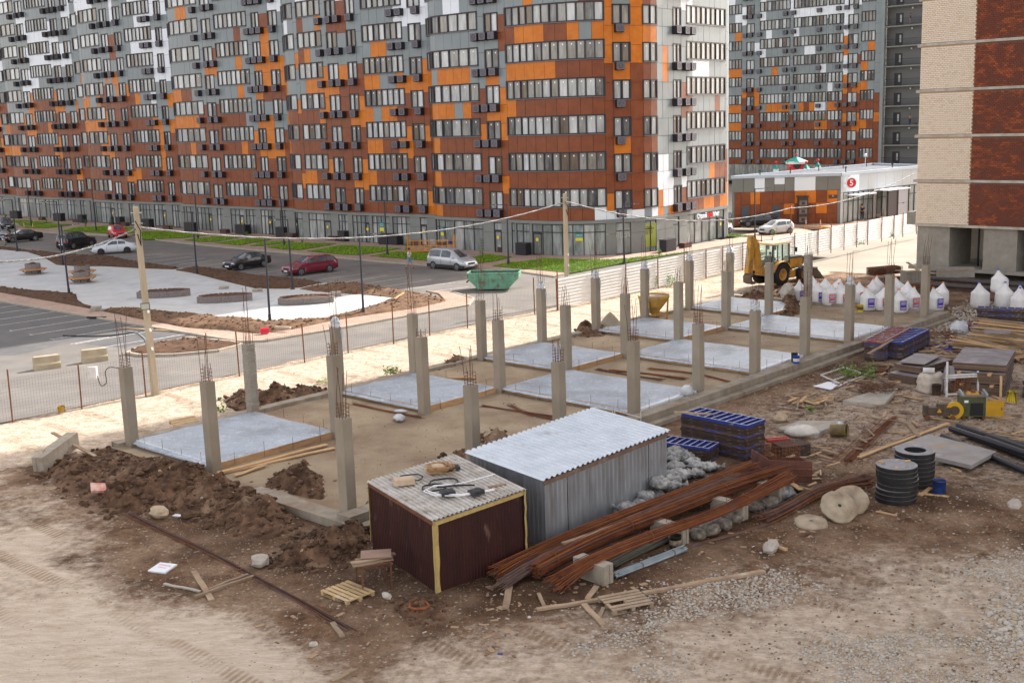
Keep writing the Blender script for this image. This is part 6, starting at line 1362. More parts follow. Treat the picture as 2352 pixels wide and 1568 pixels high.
m=MB();m.cyl((0,0,0),.36,.12,22,0,Matrix.Translation((.52,.12,.42))@Matrix.Rotation(math.pi/2,4,'X'));m.cyl((0,0,0),.2,.14,18,1,Matrix.Translation((.52,.11,.42))@Matrix.Rotation(math.pi/2,4,'X'));m.build('wheel_guard',[M('guard yellow',(.54,.31,.01),.45),dk],t)
m=MB();m.cyl((0,0,0),.11,.1,14,0,Matrix.Translation((-.1,0,.42))@Matrix.Rotation(math.pi/2,4,'X'));m.add([(-.2,-.06,.36),(0,-.06,.36),(-.1,-.06,.53)],[(0,1,2)],1);m.build('motor',[dk,yellow],t)
for x in(-.55,.45):
 for y in(0,.42):m=MB();m.cyl((0,0,0),.11,.06,14,0,Matrix.Translation((x,y,.11))@Matrix.Rotation(math.pi/2,4,'X'));m.build('wheel',rust_dark,t)
# black rings and lids
ring_m=M('black bitumen ring',(.010,.010,.011),.6,(.022,.02,.02),4,4);ring_t=M('ring top cement',(.30,.30,.31),.85,(.22,.22,.23),3,5,stain=(.42,.41,.39),ss=2)
RR=.655
def disc(p,z,lid,label,grp,ox,hole=True):
 t=thing('lid_disc' if lid else 'concrete_ring',label,'concrete ring',p+Vector((ox[0],ox[1],z)),0,grp);m=MB();n=36;ri=0.001 if lid else .36
 m.lathe([(RR,.0),(RR,.134)],n,0);m.lathe([(RR,.134),(RR-.03,.137),(ri,.137)],n,1,None,False);m.lathe([(ri,0),(RR,0)],n,0,None,False)
 if not lid:m.lathe([(ri,.135),(ri,0)],n,0)
 m.build('disc',[ring_m,ring_t],t)
 if lid:
  for a_ in(1.0,3.2,5.2):mm=MB();mm.tube([(.45*math.cos(a_)-.05,.45*math.sin(a_),.135),(.45*math.cos(a_)-.04,.45*math.sin(a_),.17),(.45*math.cos(a_)+.05,.45*math.sin(a_),.17),(.45*math.cos(a_)+.06,.45*math.sin(a_),.135)],.008,5);mm.build('lifting_eye',rust,t)
p1_,p2_=g(2057,1148),g(2099,1112)
for i in range(8):disc(p1_,.03+i*.152,i>=5 or True,'%s black disc from the bottom of the front disc stack'%ORD[i],'black discs of the front stack',((.0,0),(.0,.0),(.01,0),(.06,.02),(.06,.02),(0.02,0),(0.0,0),(0,0))[i])
for i in range(8):disc(p2_,.03+i*.152,False,'%s black ring from the bottom of the rear ring stack'%ORD[i],'black rings of the rear stack',(RND.uniform(-.02,.02),0))
for i,a_ in enumerate((.5,2.6,4.4)):mb=MB();mb.box((0,0,.02),(.2,.09,.04));mesh1('wood_chip',mb,wood_new,('right','left','front')[i]+' small wood spacer on the topmost black disc','wood chip',p1_+Vector((.5*math.cos(a_),.5*math.sin(a_),8*.152+.02)),a_)
# cast concrete discs with a centre hole
def cast(px,py,rad,th,tilt,rz,label,step=True):
 t=thing('concrete_disc',label,'concrete disc',g(px,py),rz,'rough cast concrete discs');t.rotation_euler=(tilt,0,rz);m=MB();n=30;rr=random.Random(px);jag=[1+rr.uniform(-.05,.03)for _ in range(n)]
 prof=[(.06,th*.3),(.06,th),(rad*.72,th),(rad*.74,th*.72),(rad*.97,th*.66),(rad,th*.4),(rad*.97,0),(.06,0)]if step else[(.07,.0),(.07,th),(rad*.9,th),(rad,th*.6),(rad,.1*th),(rad*.95,0),(.07,0)]
 m.lathe(prof,n);m.v=[(x*jag[i%n]if math.hypot(x,y)>rad*.8 else x,y*jag[i%n]if math.hypot(x,y)>rad*.8 else y,z)for i,(x,y,z)in enumerate(m.v)];m.build('casting',M('rough cast cement',(.40,.335,.245),.95,(.29,.23,.16),3,7,bump=.6,bs=14,stain=(.22,.16,.11),ss=2.2,sw=(.56,.7)),t)
 m=MB();m.cyl((0,0,th-.01),.058,.01,12);m.build('hole',black_p,t);return t
d=cast(1925,1190,.60,.16,.66,.15,'large stepped concrete disc leaning near the thin bar bundle');d.location.z+=.34
d=cast(1952,1172,.60,.14,.62,-.3,'broken concrete disc leaning behind the large stepped disc',False);d.location.z+=.30
d=cast(1863,1204,.52,.14,.10,.1,'chipped concrete disc lying flat in front of the leaning discs',False)
# rusty steel trough made of loose plates, with mesh cage
t=thing('steel_trough','rusty open trough of dark red steel plates','trough',g(*F3(1350,760)));o_=t.location;b0,b1,b2,b3=[g(*F3(*q))-o_ for q in((1350,762),(1755,778),(1600,700),(1190,660))];rp=M('dark red plate',(.11,.042,.035),.75,(.16,.07,.045),2.5,7,stain=(.06,.03,.025),ss=2)
for a_,b_,h_ in((b0,b1,.78),(b1,b2,.72),(b2,b3,.62),(b3,b0,.80)):m=MB();m.bar(a_+Vector((0,0,h_/2)),b_+Vector((0,0,h_/2)),.03,h_);m.build('plate',rp,t)
for z in(.25,.5):m=MB();m.bar(b0+Vector((0,-.03,z)),b1+Vector((0,-.03,z)),.03,.03);m.build('tie_bar',rust,t)
m=MB();m.bar(b0+Vector((-.03,-.03,.3)),b3+Vector((-.04,-.02,.35)),.03,.03);m.build('tie_bar',rust,t)
t2=thing('mesh_cage','rusty wire mesh cage standing in the steel trough','wire cage',o_+(b0+b1+b2+b3)/4+Vector((0,.1,.3)),.3)
for k in range(4):
 m=MB();ca,sa=math.cos(k*math.pi/2),math.sin(k*math.pi/2);f2=lambda u,z:(ca*u-sa*.45,sa*u+ca*.45,z)
 for i in range(8):u=-.45+.9*i/7;m.tube([f2(u,0),f2(u*1.1,.95)],.006,4)
 for j in range(7):z=.05+j*.15;m.tube([f2(-.46,z),f2(.46,z)],.006,4)
 m.build('mesh_side',rust,t2)
mb=MB();mb.box((0,0,0),(.9,.12,.1));mb.box((0,.25,0),(.9,.12,.1));mesh1('red_frame',mb,M('red paint',(.35,.03,.03),.5),'red painted frame lying behind the mesh cage','frame',g(*F3(1440,470))+Vector((0,0,.4)),.2)  # two bars of a red frame, no lattice between them
mb=MB();mb.box((0,0,.2),(1.2,.8,.4));mesh1('dark_crate',mb,brown_w,'dark low crate behind the mesh cage','crate',g(*F3(1560,500)),.3);mb=MB();mb.box((0,0,.1),(.5,.3,.18));mesh1('blue_box',mb,blue_b,'small blue box right of the dark crate','box',g(*F3(1660,490)),.3)
def film_heap(px,py,s_,label,seed,sq=(1.2,.9,.55),z=GZ,mat=None):
 mb=MB();mb.ball((0,0,s_*.42),s_,0,16,9,sq,None,.13,random.Random(seed));mb.sm=[True]*len(mb.f);return mesh1('plastic_film',mb,mat or film2,label,'plastic film',g(px,py,z),seed)
film_heap(1842,1002,.5,'crumpled white plastic film beside the concrete slab',3,(1.3,.8,.5),mat=M('white film',(.62,.58,.52),.4,(.5,.47,.42),3,6,bump=.5,bs=6));film_heap(2228-25,765,.55,'crumpled grey plastic bundle on the gravel bank',4,(1,.9,.9));film_heap(897+20,965,.3,'crumpled white film on the fill near the third bay',5,(1.4,.8,.5),0);film_heap(920,948,.2,'small white film scrap on the fill near the third bay',6,(1.6,.6,.4),0);film_heap(1578,905,.35,'clear film gathered at the sixth right column foot',7,(1,.8,.8),.2);film_heap(1795,1140,.5,'grey film draped by the farthest concrete block',8,(1.2,.8,.5),mat=bag_m);film_heap(2058,1046-185,.2,'white cable scrap by the plywood',9,(1,.6,.4));film_heap(1928,982,.2,'clear plastic bottle bag by the rusty barrel',10,(1,.9,.8));film_heap(1830,790-80,.25,'white film caught at the far soil heap',11,(1.4,.7,.4),0)
# concrete slabs, steel slab, frames
def slab4(name,pts,z1,th,mat,label,cat):mb=MB();P=[tuple(G(x,y,z1)[:2])for x,y in pts];mb.prism(P,z1-th,z1);return mesh1(name,mb,mat,label,cat)
slab4('concrete_slab',[(1936,920),(2018,893),(2062,891),(2030,929)],-.02,.2,concrete_pale,'pale concrete slab lying under the rebar scraps','concrete slab');slab4('concrete_slab',[(1786,984),(1838,965),(1939,966),(1872,996)],-.0,.2,concrete_pale,'large pale concrete slab behind the white film','concrete slab')
slab4('steel_plate',[(2049,1026),(2134,996),(2289,1036),(2231,1068)],.10,.14,M('stained steel shutter',(.30,.29,.28),.55,(.22,.20,.19),1.4,7,stain=(.36,.26,.13),ss=1.2,sw=(.58,.7)),'stained steel faced shutter panel beside the black pipes','steel panel')
slab4('white_board',[(1869,886),(1902,876),(1940,881),(1908,894)],-.1,.03,white_b,'white rectangular board lying on the mud','board')
t=thing('white_frame','white window frame lying flat among the weeds','frame',g(1936,863));Q=[g(*q,-.08)-t.location for q in((1885,861),(1940,843),(1990,861),(1932,882))]  # plain open frame with one crossbar, no grille in it
for i in range(4):m=MB();m.bar(Q[i],Q[(i+1)%4],.06,.05);m.build('rail',white_d,t)
m=MB();m.bar((Q[0]+Q[3])/2+(Q[3]-Q[0])*.1,(Q[1]+Q[2])/2+(Q[2]-Q[1])*.1,.05,.045);m.build('rail',white_d,t)
rr=random.Random(91)
for i in range(30):c=g(rr.uniform(1815,1915),rr.uniform(898,930),GZ+rr.uniform(.03,.3));a_=rr.uniform(0,3.1);d_=Vector((math.cos(a_),math.sin(a_),rr.uniform(-.1,.1)))*rr.uniform(.2,.6);plank(c-d_,c+d_,rr.uniform(.06,.14),.03,wood_new if i%2 else wood_old,'short splintered board in the scrap wood heap near the ground beam',grp='boards of the scrap wood heap')
mb=MB();rr=random.Random(92)
for i in range(130):c=g(rr.uniform(1978,2056),rr.uniform(880,900),rr.uniform(-.12,.22));a_=rr.uniform(0,3.1);d_=Vector((math.cos(a_),math.sin(a_),rr.uniform(-.3,.3)))*rr.uniform(.15,.35);mb.bar(c-d_,c+d_,.02,.02)
mesh1('rebar_scrap',mb,rebar_m,'heap of short rusty rebar offcuts on the concrete slab','scrap heap',kind=None)
mb=MB();mb.lathe([(.26+.1*math.cos(a_),.12+.1*math.sin(a_))for a_ in[6.283*i/10 for i in range(10)]],20,0,None,True,True);mesh1('wire_coil',mb,rust_dark,'rusty coil of tie wire by the left plywood stack','wire coil',g(2022,856));mb=MB();mb.tube(loop((0,0,.05),.25,20,0,.3),.035,6);mesh1('wire_coil',mb,rust,'rusty wire ring on the mud mound before the shed','wire coil',g(963,1394,0),.3)
for i in range(14):a_=g(*F4(940+(i%7)*30,640+i*7),GZ+.08+.07*(i//5));b_=g(*F4(1230+(i%5)*26,560+i*9),GZ+.08+.07*(i//5));mb=MB();mb.tube([a_-a_,(b_-a_)],.045,8);mesh1('steel_prop',mb,blue_b if i%3 else rust_dark,'blue steel prop in the heap left of the timber pile','prop',a_,0,'steel props heaped by the timber pile')
mb=MB();rr=random.Random(93)
for i in range(70):c=g(*F4(rr.uniform(1150,1420),rr.uniform(440,560)),rr.uniform(0,.3));mb.bar(c,c+Vector((rr.uniform(-.4,.4),rr.uniform(-.4,.4),rr.uniform(-.1,.2))),.025,.025)
mesh1('rebar_scrap',mb,rust_dark,'tangled dark rusty scrap behind the blue props','scrap heap')
pipe_m=M('black ribbed pipe',(.012,.012,.018),.4)
for i,(a,b,z)in enumerate((((2165,990),(2420,1095),.15),((2190,974),(2420,1062),.15),((2184,972),(2420,1050),.40),((2200,966),(2420,1040),.15),((2250,984),(2420,1030),.15),((2262,996),(2420,1050),.42))):
 A0,B0_=G(*a,z+.0),G(*b,z+.0);A0.z=B0_.z=GZ+z;L_=(B0_-A0).length;n=60;P=[A0.lerp(B0_,k/n)-A0 for k in range(n+1)];mb=MB();mb.tube(P,[.135 if k%2 else .122 for k in range(n+1)],12,0,True,True);mesh1('plastic_pipe',mb,pipe_m,'black ribbed pipe, %s of the row at the right edge'%ORD[i],'pipe',A0,0,'black ribbed pipes')
for i,(a,b)in enumerate((((2140,640),(2420,660)),((2140,655),(2420,672)))):
 A0,B0_=G(*a,.05),G(*b,.05);A0.z=B0_.z=.06+.02*i;mb=MB();mb.tube([Vector(),B0_-A0],.17,14);mesh1('steel_pipe',mb,M('dark steel pipe',(.045,.042,.05),.5,(.08,.06,.055),2,5),('rear','front')[i]+' long dark steel pipe before the bare concrete ground floor','pipe',A0)
t=thing('rebar_mesh_stack','stack of rusty welded mesh panels near the brick tower','mesh stack',G(*Z8(1070,958),0),.35)
for k in range(6):
 m=MB()
 for i in range(14):m.bar((-1.3+i*.2,-.5,.1+k*.1),(-1.3+i*.2,.5,.1+k*.1),.03,.05)
 for j in range(5):m.bar((-1.3,-.5+j*.25,.12+k*.1),(1.3,-.5+j*.25,.12+k*.1),.03,.03)
 m.build('mesh_panel',rust_dark,t)
t=thing('steel_box','grey steel formwork box half behind the white sacks','steel box',G(*Z8(1320,1030),0),.3);m=MB();m.box((0,0,.45),(1.4,.8,.8));m.build('body',concrete,t)
for i in range(5):m=MB();m.box((-.6+i*.3,-.42,.45),(.05,.04,.8));m.build('rib',concrete,t)
for i,(a,b,z)in enumerate((((1170,915),(1580,945),1.0),((1280,840),(1390,920),1.2),((1560,930),(1900,910),.7))):plank(G(*Z8(*a),z),G(*Z8(*b),z),.2,.06,wood_old,('long board lying over the steel box','leaning board above the steel box','board on the low bench before the brick tower')[i])
mb=MB();mb.box((0,0,.35),(2.6,.8,.7),0,0);mesh1('concrete_bench',mb,concrete,'low concrete kerb block pile before the brick tower','concrete block',G(*Z8(1720,975),0),-.2)
# big white sacks
bag_w=M('white big bag fabric',(.72,.71,.70),.75,(.62,.61,.60),3,5,bump=.35,bs=8,rnd=.06);tip_o=M('orange sling',(.75,.20,.05),.7);tip_b=M('blue sling',(.03,.10,.45),.7);print_v=M('violet print',(.085,.05,.33),.6);print_o=M('orange violet print',(.12,.06,.30),.6,(.62,.16,.06),7,3,(.45,.55));print_w=M('print lines',(.7,.68,.72),.7)
def bigbag(px,py,rz,prn,label,seed,z=0.0,s_=1.0,tip=tip_o,lean=0.0,grp='white big bags with printed panels',hgt_=1.0):
 rr=random.Random(seed);p=G(px,py,z);t=thing('big_bag',label,'big bag',p+Vector((0,.35,0)),rz,grp);m=MB();n=20;vs=[];fs=[];prof=[(0,.40),(.04,.46),(.25,.50),(.5,.485),(.70,.48),(.82,.475),(.89,.445),(.97,.36),(1.08,.25),(1.21,.15),(1.34,.075),(1.43,.045)]
 lx,ly=rr.uniform(-.24,.24)+lean,rr.uniform(-.15,.15)
 for zz,rad in prof:
  u=max(0,zz-.8)/.6
  for j in range(n):
   a_=6.283*j/n;e=(1/max(abs(math.cos(a_)),abs(math.sin(a_)))**.35)if zz<.85 else 1;pl=1+(.34*(.25+u)*(abs(math.sin(3.5*a_+seed))-.6)+.05*math.sin(11*a_+seed)if zz>.85 else .022*math.sin(5*a_+zz*9+seed)+.014*math.sin(9*a_-zz*14))+rr.uniform(-.012,.012);vs.append((rad*e*pl*s_*math.cos(a_)+lx*u,rad*e*pl*s_*math.sin(a_)+ly*u,zz*s_*hgt_))
 for i in range(len(prof)-1):
  for j in range(n):fs.append((i*n+j,i*n+(j+1)%n,(i+1)*n+(j+1)%n,(i+1)*n+j))
 m.add(vs,fs,0,True);m.build('body',bag_w,t);m=MB();m.ball((lx*1.03,ly*1.03,1.43*s_*hgt_),.075,0,8,5,(1.2,.9,.8),None,.2,rr);m.build('sling',tip,t)
 if prn is not None:
  m=MB();w_=.42;n2=5;v2=[];f2=[]
  for i in range(n2+1):
   x=(-w_/2+w_*i/n2);yv=-(.515*s_)*(1-.10*(x/.5)**2)-.012
   for zz in(.22,.80):v2.append((x,yv-(.008 if zz<.5 else-.0),zz*s_))
  for i in range(n2):f2.append((2*i,2*i+2,2*i+3,2*i+1))
  m.add(v2,f2,0,True)
  for q,ww in((.70,.3),(.62,.34),(.56,.30),(.30,.36)):m.add([(-ww/2,-.515*s_-.020,q*s_),(ww/2,-.515*s_-.020,q*s_),(ww/2,-.515*s_-.020,(q+(.025 if q>.4 else .045))*s_),(-ww/2,-.515*s_-.020,(q+(.025 if q>.4 else .045))*s_)],[(0,1,2,3)],1)
  m.build('print',[print_v if prn==0 else print_o,print_w],t)
BB=[(305,1210,0),(470,1225,0),(580,1240,1),(695,1243,1),(855,1225,1),(935,1285,0),(1055,1283,1),(1225,1308,0),(1345,1280,1),(1555,1288,0)]
for i,(x,y,k)in enumerate(BB):bigbag(*Z8(x,y),.15+.1*math.sin(i*2.3),k,'%s white sack from the left in the front row with %s print'%(ORD[i],('violet','orange and violet')[k]),40+i)
for i,(x,y)in enumerate(((430,1165),(540,1180),(640,1185),(770,1190),(980,1200),(1010,1165),(1140,1215),(1215,1180),(1290,1225),(1600,1235))):bigbag(*Z8(x,y),.2,None,'%s plain white sack from the left in the back row'%ORD[i],60+i)
for i,(x,y,z,s_,lb)in enumerate(((1965,1262,0,1.1,'left blue slung white sack on the gravel bank'),(2190,1262,0,1.1,'low front white sack with a blue sling behind the far panels'),(2140,1250,.85,1.0,'upper white sack stacked on the blue slung pile'),(2340,1270,.6,1.0,'right edge white sack with a blue sling'),(2330,1300,0,1.0,'lower white sack at the right edge of the pile'))):bigbag(*Z8(x,y),.4,None,lb,80+i,0,s_,tip_b,0,'white big bags with blue slings');
for o in list(bpy.data.objects):
 if o.get('label')=='upper white sack stacked on the blue slung pile':o.location.z=.9
# concrete hopper
t=thing('concrete_hopper','yellow cone shaped concrete hopper on a steel frame by the track','hopper',G(1502,733,-.05),.3);hy=M('hopper yellow',(.52,.30,.035),.6,(.36,.20,.05),3,6,stain=(.22,.15,.09),ss=2.5,sw=(.5,.65));m=MB();m.lathe([(.22,.35),(.98,1.35),(1.0,1.55),(.96,1.55),(.93,1.35),(.2,.4)],26);m.build('cone',hy,t);m=MB();m.lathe([(.94,1.45),(.0,1.42)],26);m.build('mix',sand_m,t)
for k in range(4):a_=k*math.pi/2+.78;m=MB();m.bar((.85*math.cos(a_),.85*math.sin(a_),0),(.95*math.cos(a_),.95*math.sin(a_),1.4),.08,.08);m.build('leg',hy,t)
for k in range(4):a_,b_=k*math.pi/2+.78,(k+1)*math.pi/2+.78;m=MB();m.bar((.87*math.cos(a_),.87*math.sin(a_),.35),(.87*math.cos(b_),.87*math.sin(b_),.35),.07,.07);m.build('brace',hy,t)
# scaffold H frames by the metal shed
for i,(a,b)in enumerate((((1365,950),(1407,958)),((1412,958),(1472,975)))):
 p,q=G(*a,.1),G(*b,.1);t=thing('scaffold',('left','right')[i]+' grey H shaped scaffold frame behind the metal shed','scaffold',p);d_=q-p
 for u in(0,1):m=MB();m.tube([d_*u+Vector((0,0,-.1)),d_*u+Vector((0,0,.55))],.024,8);m.build('post',white_d,t)
 m=MB();m.tube([Vector((0,0,.3)),d_+Vector((0,0,.3))],.02,8);m.build('rail',white_d,t)
# ------------------------------------------------------------------ fences, poles and cable
post_r=M('rusty post',(.13,.055,.03),.8,(.20,.09,.045),5,4)
FP=[(29,968),(188,938),(335,910),(550,863),(700,832),(800,810),(904,788),(987,770),(1074,752),(1228,720)]
t=thing('mesh_fence','see-through wire mesh fence on rusty posts along the dirt track','fence',S(0,21.9,0));fo=t.location
fpts=[Vector((-28.5,44.2,0))]+[G(*p)for p in FP]+[G(1280,712)]
ins_=lambda p:Vector((p.x,p.y,0))-fo
for i,p in enumerate(fpts):m=MB();q=ins_(p);h_=2.25+.15*math.sin(i*2.1);m.tube([q+Vector((0,0,-.2)),q+Vector((.03*math.sin(i),0,h_))],.038,8);m.build('post',post_r,t)
for i in range(len(fpts)-1):
 a,b=ins_(fpts[i]),ins_(fpts[i+1]);L_=(b-a).length;m=MB();n=int(L_/.13)
 for k in range(1,n):q=a.lerp(b,k/n);m.tube([q+Vector((0,0,.08)),q+Vector((0,0,1.95))],.0023,3,0,False,False)
 for k in range(14):z=.08+k*.143;sg=.03*math.sin(i+k*.4);m.tube([a+Vector((0,0,z)),a.lerp(b,.5)+Vector((0,0,z-sg)),b+Vector((0,0,z))],.0023,3,0,False,False)
 m.build('wire_mesh',rebar_m,t)
corr_m=M('white fence sheet',(.74,.75,.74),.3,(.66,.67,.66),.8,5,pos=True,spec=.6);CFP=[(1280,712),(1344,693),(1404,675),(1462,658),(1520,645),(1565,634),(1620,627),(1663,617),(1707,608),(1736,603),(1790,592),(1835,580),(1872,574),(1910,568),(1945,562),(1980,557),(2010,550),(2040,544),(2071,540),(2098,533),(2125,528)]
t=thing('corrugated_fence','white corrugated metal hoarding between the track and the street','fence',G(1280,712));fo2=t.location;raw=[G(*p)for p in CFP];
A0,Z0=raw[0],Vector((42.6,120.6,0));ts=[(p-A0).dot((Z0-A0).normalized())for p in raw];cp=[A0+(Z0-A0).normalized()*q-fo2 for q in ts]
for i in range(len(cp)-1):
 a,b=cp[i],cp[i+1];m=MB();d_=(b-a).normalized();nn=Vector((d_.y,-d_.x,0));a2,b2=a+d_*.01+nn*RND.uniform(-.02,.02),b-d_*.01+nn*RND.uniform(-.02,.02);h_=2.0+RND.uniform(-.03,.03);z0=.05+RND.uniform(0,.06)
 corr_sheet(m,a2+Vector((0,0,z0+h_)),a2+Vector((0,0,z0)),b2+Vector((0,0,z0)),b2+Vector((0,0,z0+h_)),.2,.02,0,((0,0),(.3,0),(.45,1),(.8,1),(.95,0)));m.build('fence_sheet',corr_m,t)
for i,q in enumerate(cp):m=MB();d_=Vector((.68,-.73,0))*.07;m.tube([q+d_+Vector((0,0,-.2)),q+d_+Vector((0,0,2.25+.35*(i%4==0)))],.04,8);m.build('post',post_r,t)
leaf_m=[M('weed leaf',(.10,.20,.025),.6,(.06,.13,.015),3,3),M('weed leaf light',(.18,.30,.04),.6)]
def weed(p,h_,w_,n,label,seed,grp='weeds along the hoarding',cat='weed',name='weed',stem=True):
 rr=random.Random(seed);t=thing(name,label,cat,p,0,grp);m=MB();st=MB()
 for k in range(max(3,n//22)):
  bx,by=rr.uniform(-w_,w_)*.5,rr.uniform(-w_,w_)*.3;hh_=h_*rr.uniform(.5,1);tx,ty=bx+rr.uniform(-.2,.2)*w_,by+rr.uniform(-.2,.2)*w_;st.tube([(bx*.3,by*.3,0),(bx,by,hh_*.5),(tx,ty,hh_)],.008,4)
  for j in range(22):
   u=rr.uniform(.15,1.05);c=Vector((bx,by,hh_*u)).lerp(Vector((tx,ty,hh_*u)),u)+Vector((rr.uniform(-.16,.16),rr.uniform(-.16,.16),rr.uniform(-.08,.08)))*(w_+.3);s_=rr.uniform(.04,.09);R_=Matrix.Rotation(rr.uniform(0,6.28),4,'Z')@Matrix.Rotation(rr.uniform(-.9,.9),4,'X')@Matrix.Rotation(rr.uniform(-.6,.6),4,'Y')
   m.add([(-s_*.5,0,0),(0,-s_*.1,-.0),(s_*.5,0,0),(0,s_*1.5,.02),(0,-s_*.6,0)],[(0,4,2,3)],rr.randrange(2),False,Matrix.Translation(c)@R_)
 m.build('leaves',leaf_m,t,None,0,'stuff');st.build('stem',leaf_m[0],t)
WEEDS=[(1322,696,.55,.9,160),(1385,680,.5,.7,110),(1424,668,1.0,.6,120),(1460,662,.7,.6,90),(1498,664,1.2,.7,190),(1535,658,.95,1.0,260),(1604,630,1.2,.5,130),(1640,632,.6,1.2,150),(1660,618,.8,.6,90),(1705,610,.8,.5,80),(1985,556,1.2,.5,120),(1970,563,.5,1.2,140),(1880,582,.35,.6,60),(2040,546,.6,.9,110),(2062,538,1.0,.6,90),(1840,590,.3,.5,50),(2080,536,.5,.8,80)]
for i,(x,y,h_,w_,n)in enumerate(WEEDS):weed(G(x,y,-.03),h_,w_,n,'%s clump of green weeds from the left at the hoarding foot'%ORD[i],700+i)
for i,(x,y,h_,w_,n,lb)in enumerate(((1968,862,.5,1.6,420,'green weeds growing through the white frame'),(912,858,.4,1.2,260,'bright grass tuft beside the track'),(515,948,.6,.6,60,'thin weeds behind the second column'),(745,880,.25,.6,60,'small weeds on the soil bank'),(600,945,.2,.4,40,'tiny weeds by the second left column'),(1862,1062-120,.15,.2,22,'small green weed in the mud of the yard'),(1862,828-10,.15,.5,44,'sprouts beside the right ground beam'))):weed(g(x,y,-.1),h_,w_,n,lb,740+i,None)
wood_pole=M('weathered concrete pole',(.44,.37,.27),.9,(.36,.29,.20),1.5,6,vec=(1,1,.3),bump=.3,bs=10)
def upole(px,py,topy,topx,label,lampz=None):
 p=G(px,py);h_=hgt(p,topy);tt=G(topx,topy,h_)-Vector((p.x,p.y,0));t=thing('utility_pole',label,'utility pole',p);m=MB();m.tube([Vector((0,0,-.3)),Vector((tt.x,tt.y,h_))],[.20,.14],4,0,True,False);m.build('pole',wood_pole,t)
 for f_ in(.985,.93):m=MB();c=Vector((tt.x*f_,tt.y*f_,h_*f_));m.bar(c+Vector((-.25,0,-.15)),c+Vector((.25,0,-.15)),.05,.05);m.build('bracket',galv,t)
 m=MB();m.tube([Vector((tt.x*.93,-.2,h_*.93)),Vector((tt.x*.9+.22,-.25,h_*.88)),Vector((tt.x*.88+.18,-.22,h_*.80)),Vector((tt.x*.88+.05,-.2,h_*.86))],.03,6);m.build('cable_drop',black_p,t)
 if lampz:
  m=MB();m.box((0,0,0),(.42,.08,.32),0);m.box((0,-.045,0),(.36,.01,.26),1);m.build('floodlight',[frame_m,M('floodlight glass',(.42,.44,.36),.2)],t,(tt.x*lampz/h_+.05,-.24,lampz),.2)
 for f_ in(.45,.35,.25):m=MB();m.box((tt.x*f_+.12,-.12,h_*f_),(.08,.08,.12));m.build('insulator',white_p,t)
 return t,p+Vector((tt.x,tt.y,h_))
t1_,top1=upole(357,905,475,311,'tall pale utility pole with a floodlight beside the mesh fence',4.35);t2_,top2=upole(1304,697,445,1297,'tall pale utility pole at the start of the white hoarding')
cab_m=M('twisted cable',(.42,.41,.40),.6,(.10,.10,.10),30,2,(.45,.55))
def cable(a,b,sag,label,rad=.032):
 mb=MB();P=[];n=40
 for k in range(n+1):u=k/n;q=a.lerp(b,u);P.append(q+Vector((0,0,-4*sag*u*(1-u)))-a)
 mb.tube(P,rad,6);mb2=MB()
 for ph in(0,math.pi):
  mb.tube([p+Vector((math.cos(k*1.9+ph)*.03,0,math.sin(k*1.9+ph)*.03))for k,p in enumerate(P)],rad*.8,5)
 mesh1('overhead_cable',mb,cab_m,label,'cable',a)
cable(top1-Vector((0,0,.95)),top2-Vector((0,0,.55)),1.35,'twisted overhead cable between the two pale utility poles');endp=GD(2100,398,112);cable(top2-Vector((0,0,.5)),GD(1815,478,98),1.2,'twisted overhead cable running from the far pole to the rusty mast');cable(GD(1815,478,98),endp,.7,'twisted overhead cable running from the rusty mast to the brick tower');cable(top1-Vector((0,0,1.0)),GD(-60,600,50),.5,'twisted overhead cable leaving the near pole to the left edge')
q=G(1815,592);m=thing('rusty_mast','rusty steel mast with a small white box carrying the cable behind the hoarding','mast',q);a_=MB();a_.tube([(0,0,0),(0,0,hgt(q,470))],.05,8);a_.build('pole',post_r,m);a_=MB();a_.box((0,-.1,2.9),(.3,.12,.3));a_.build('box',white_d,m);a_=MB();a_.ball((0,0,hgt(q,476)),.12);a_.build('insulator',M('red insulator',(.6,.05,.05),.5),m)
t=thing('meter_box','white meter box with a grey cable hanging on the mesh fence','meter box',G(222,932,0)+Vector((0,-.1,0)));m=MB();m.box((0,0,1.62),(.42,.22,.55));m.build('box',white_d,t);m=MB();m.tube(spline([(.2,0,1.5),(.35,-.05,1.0),(.62,-.05,1.15),(.60,0,1.65),(.9,0,1.85),(1.6,0,1.65)],22),.02,6);m.build('cable',black_p,t)
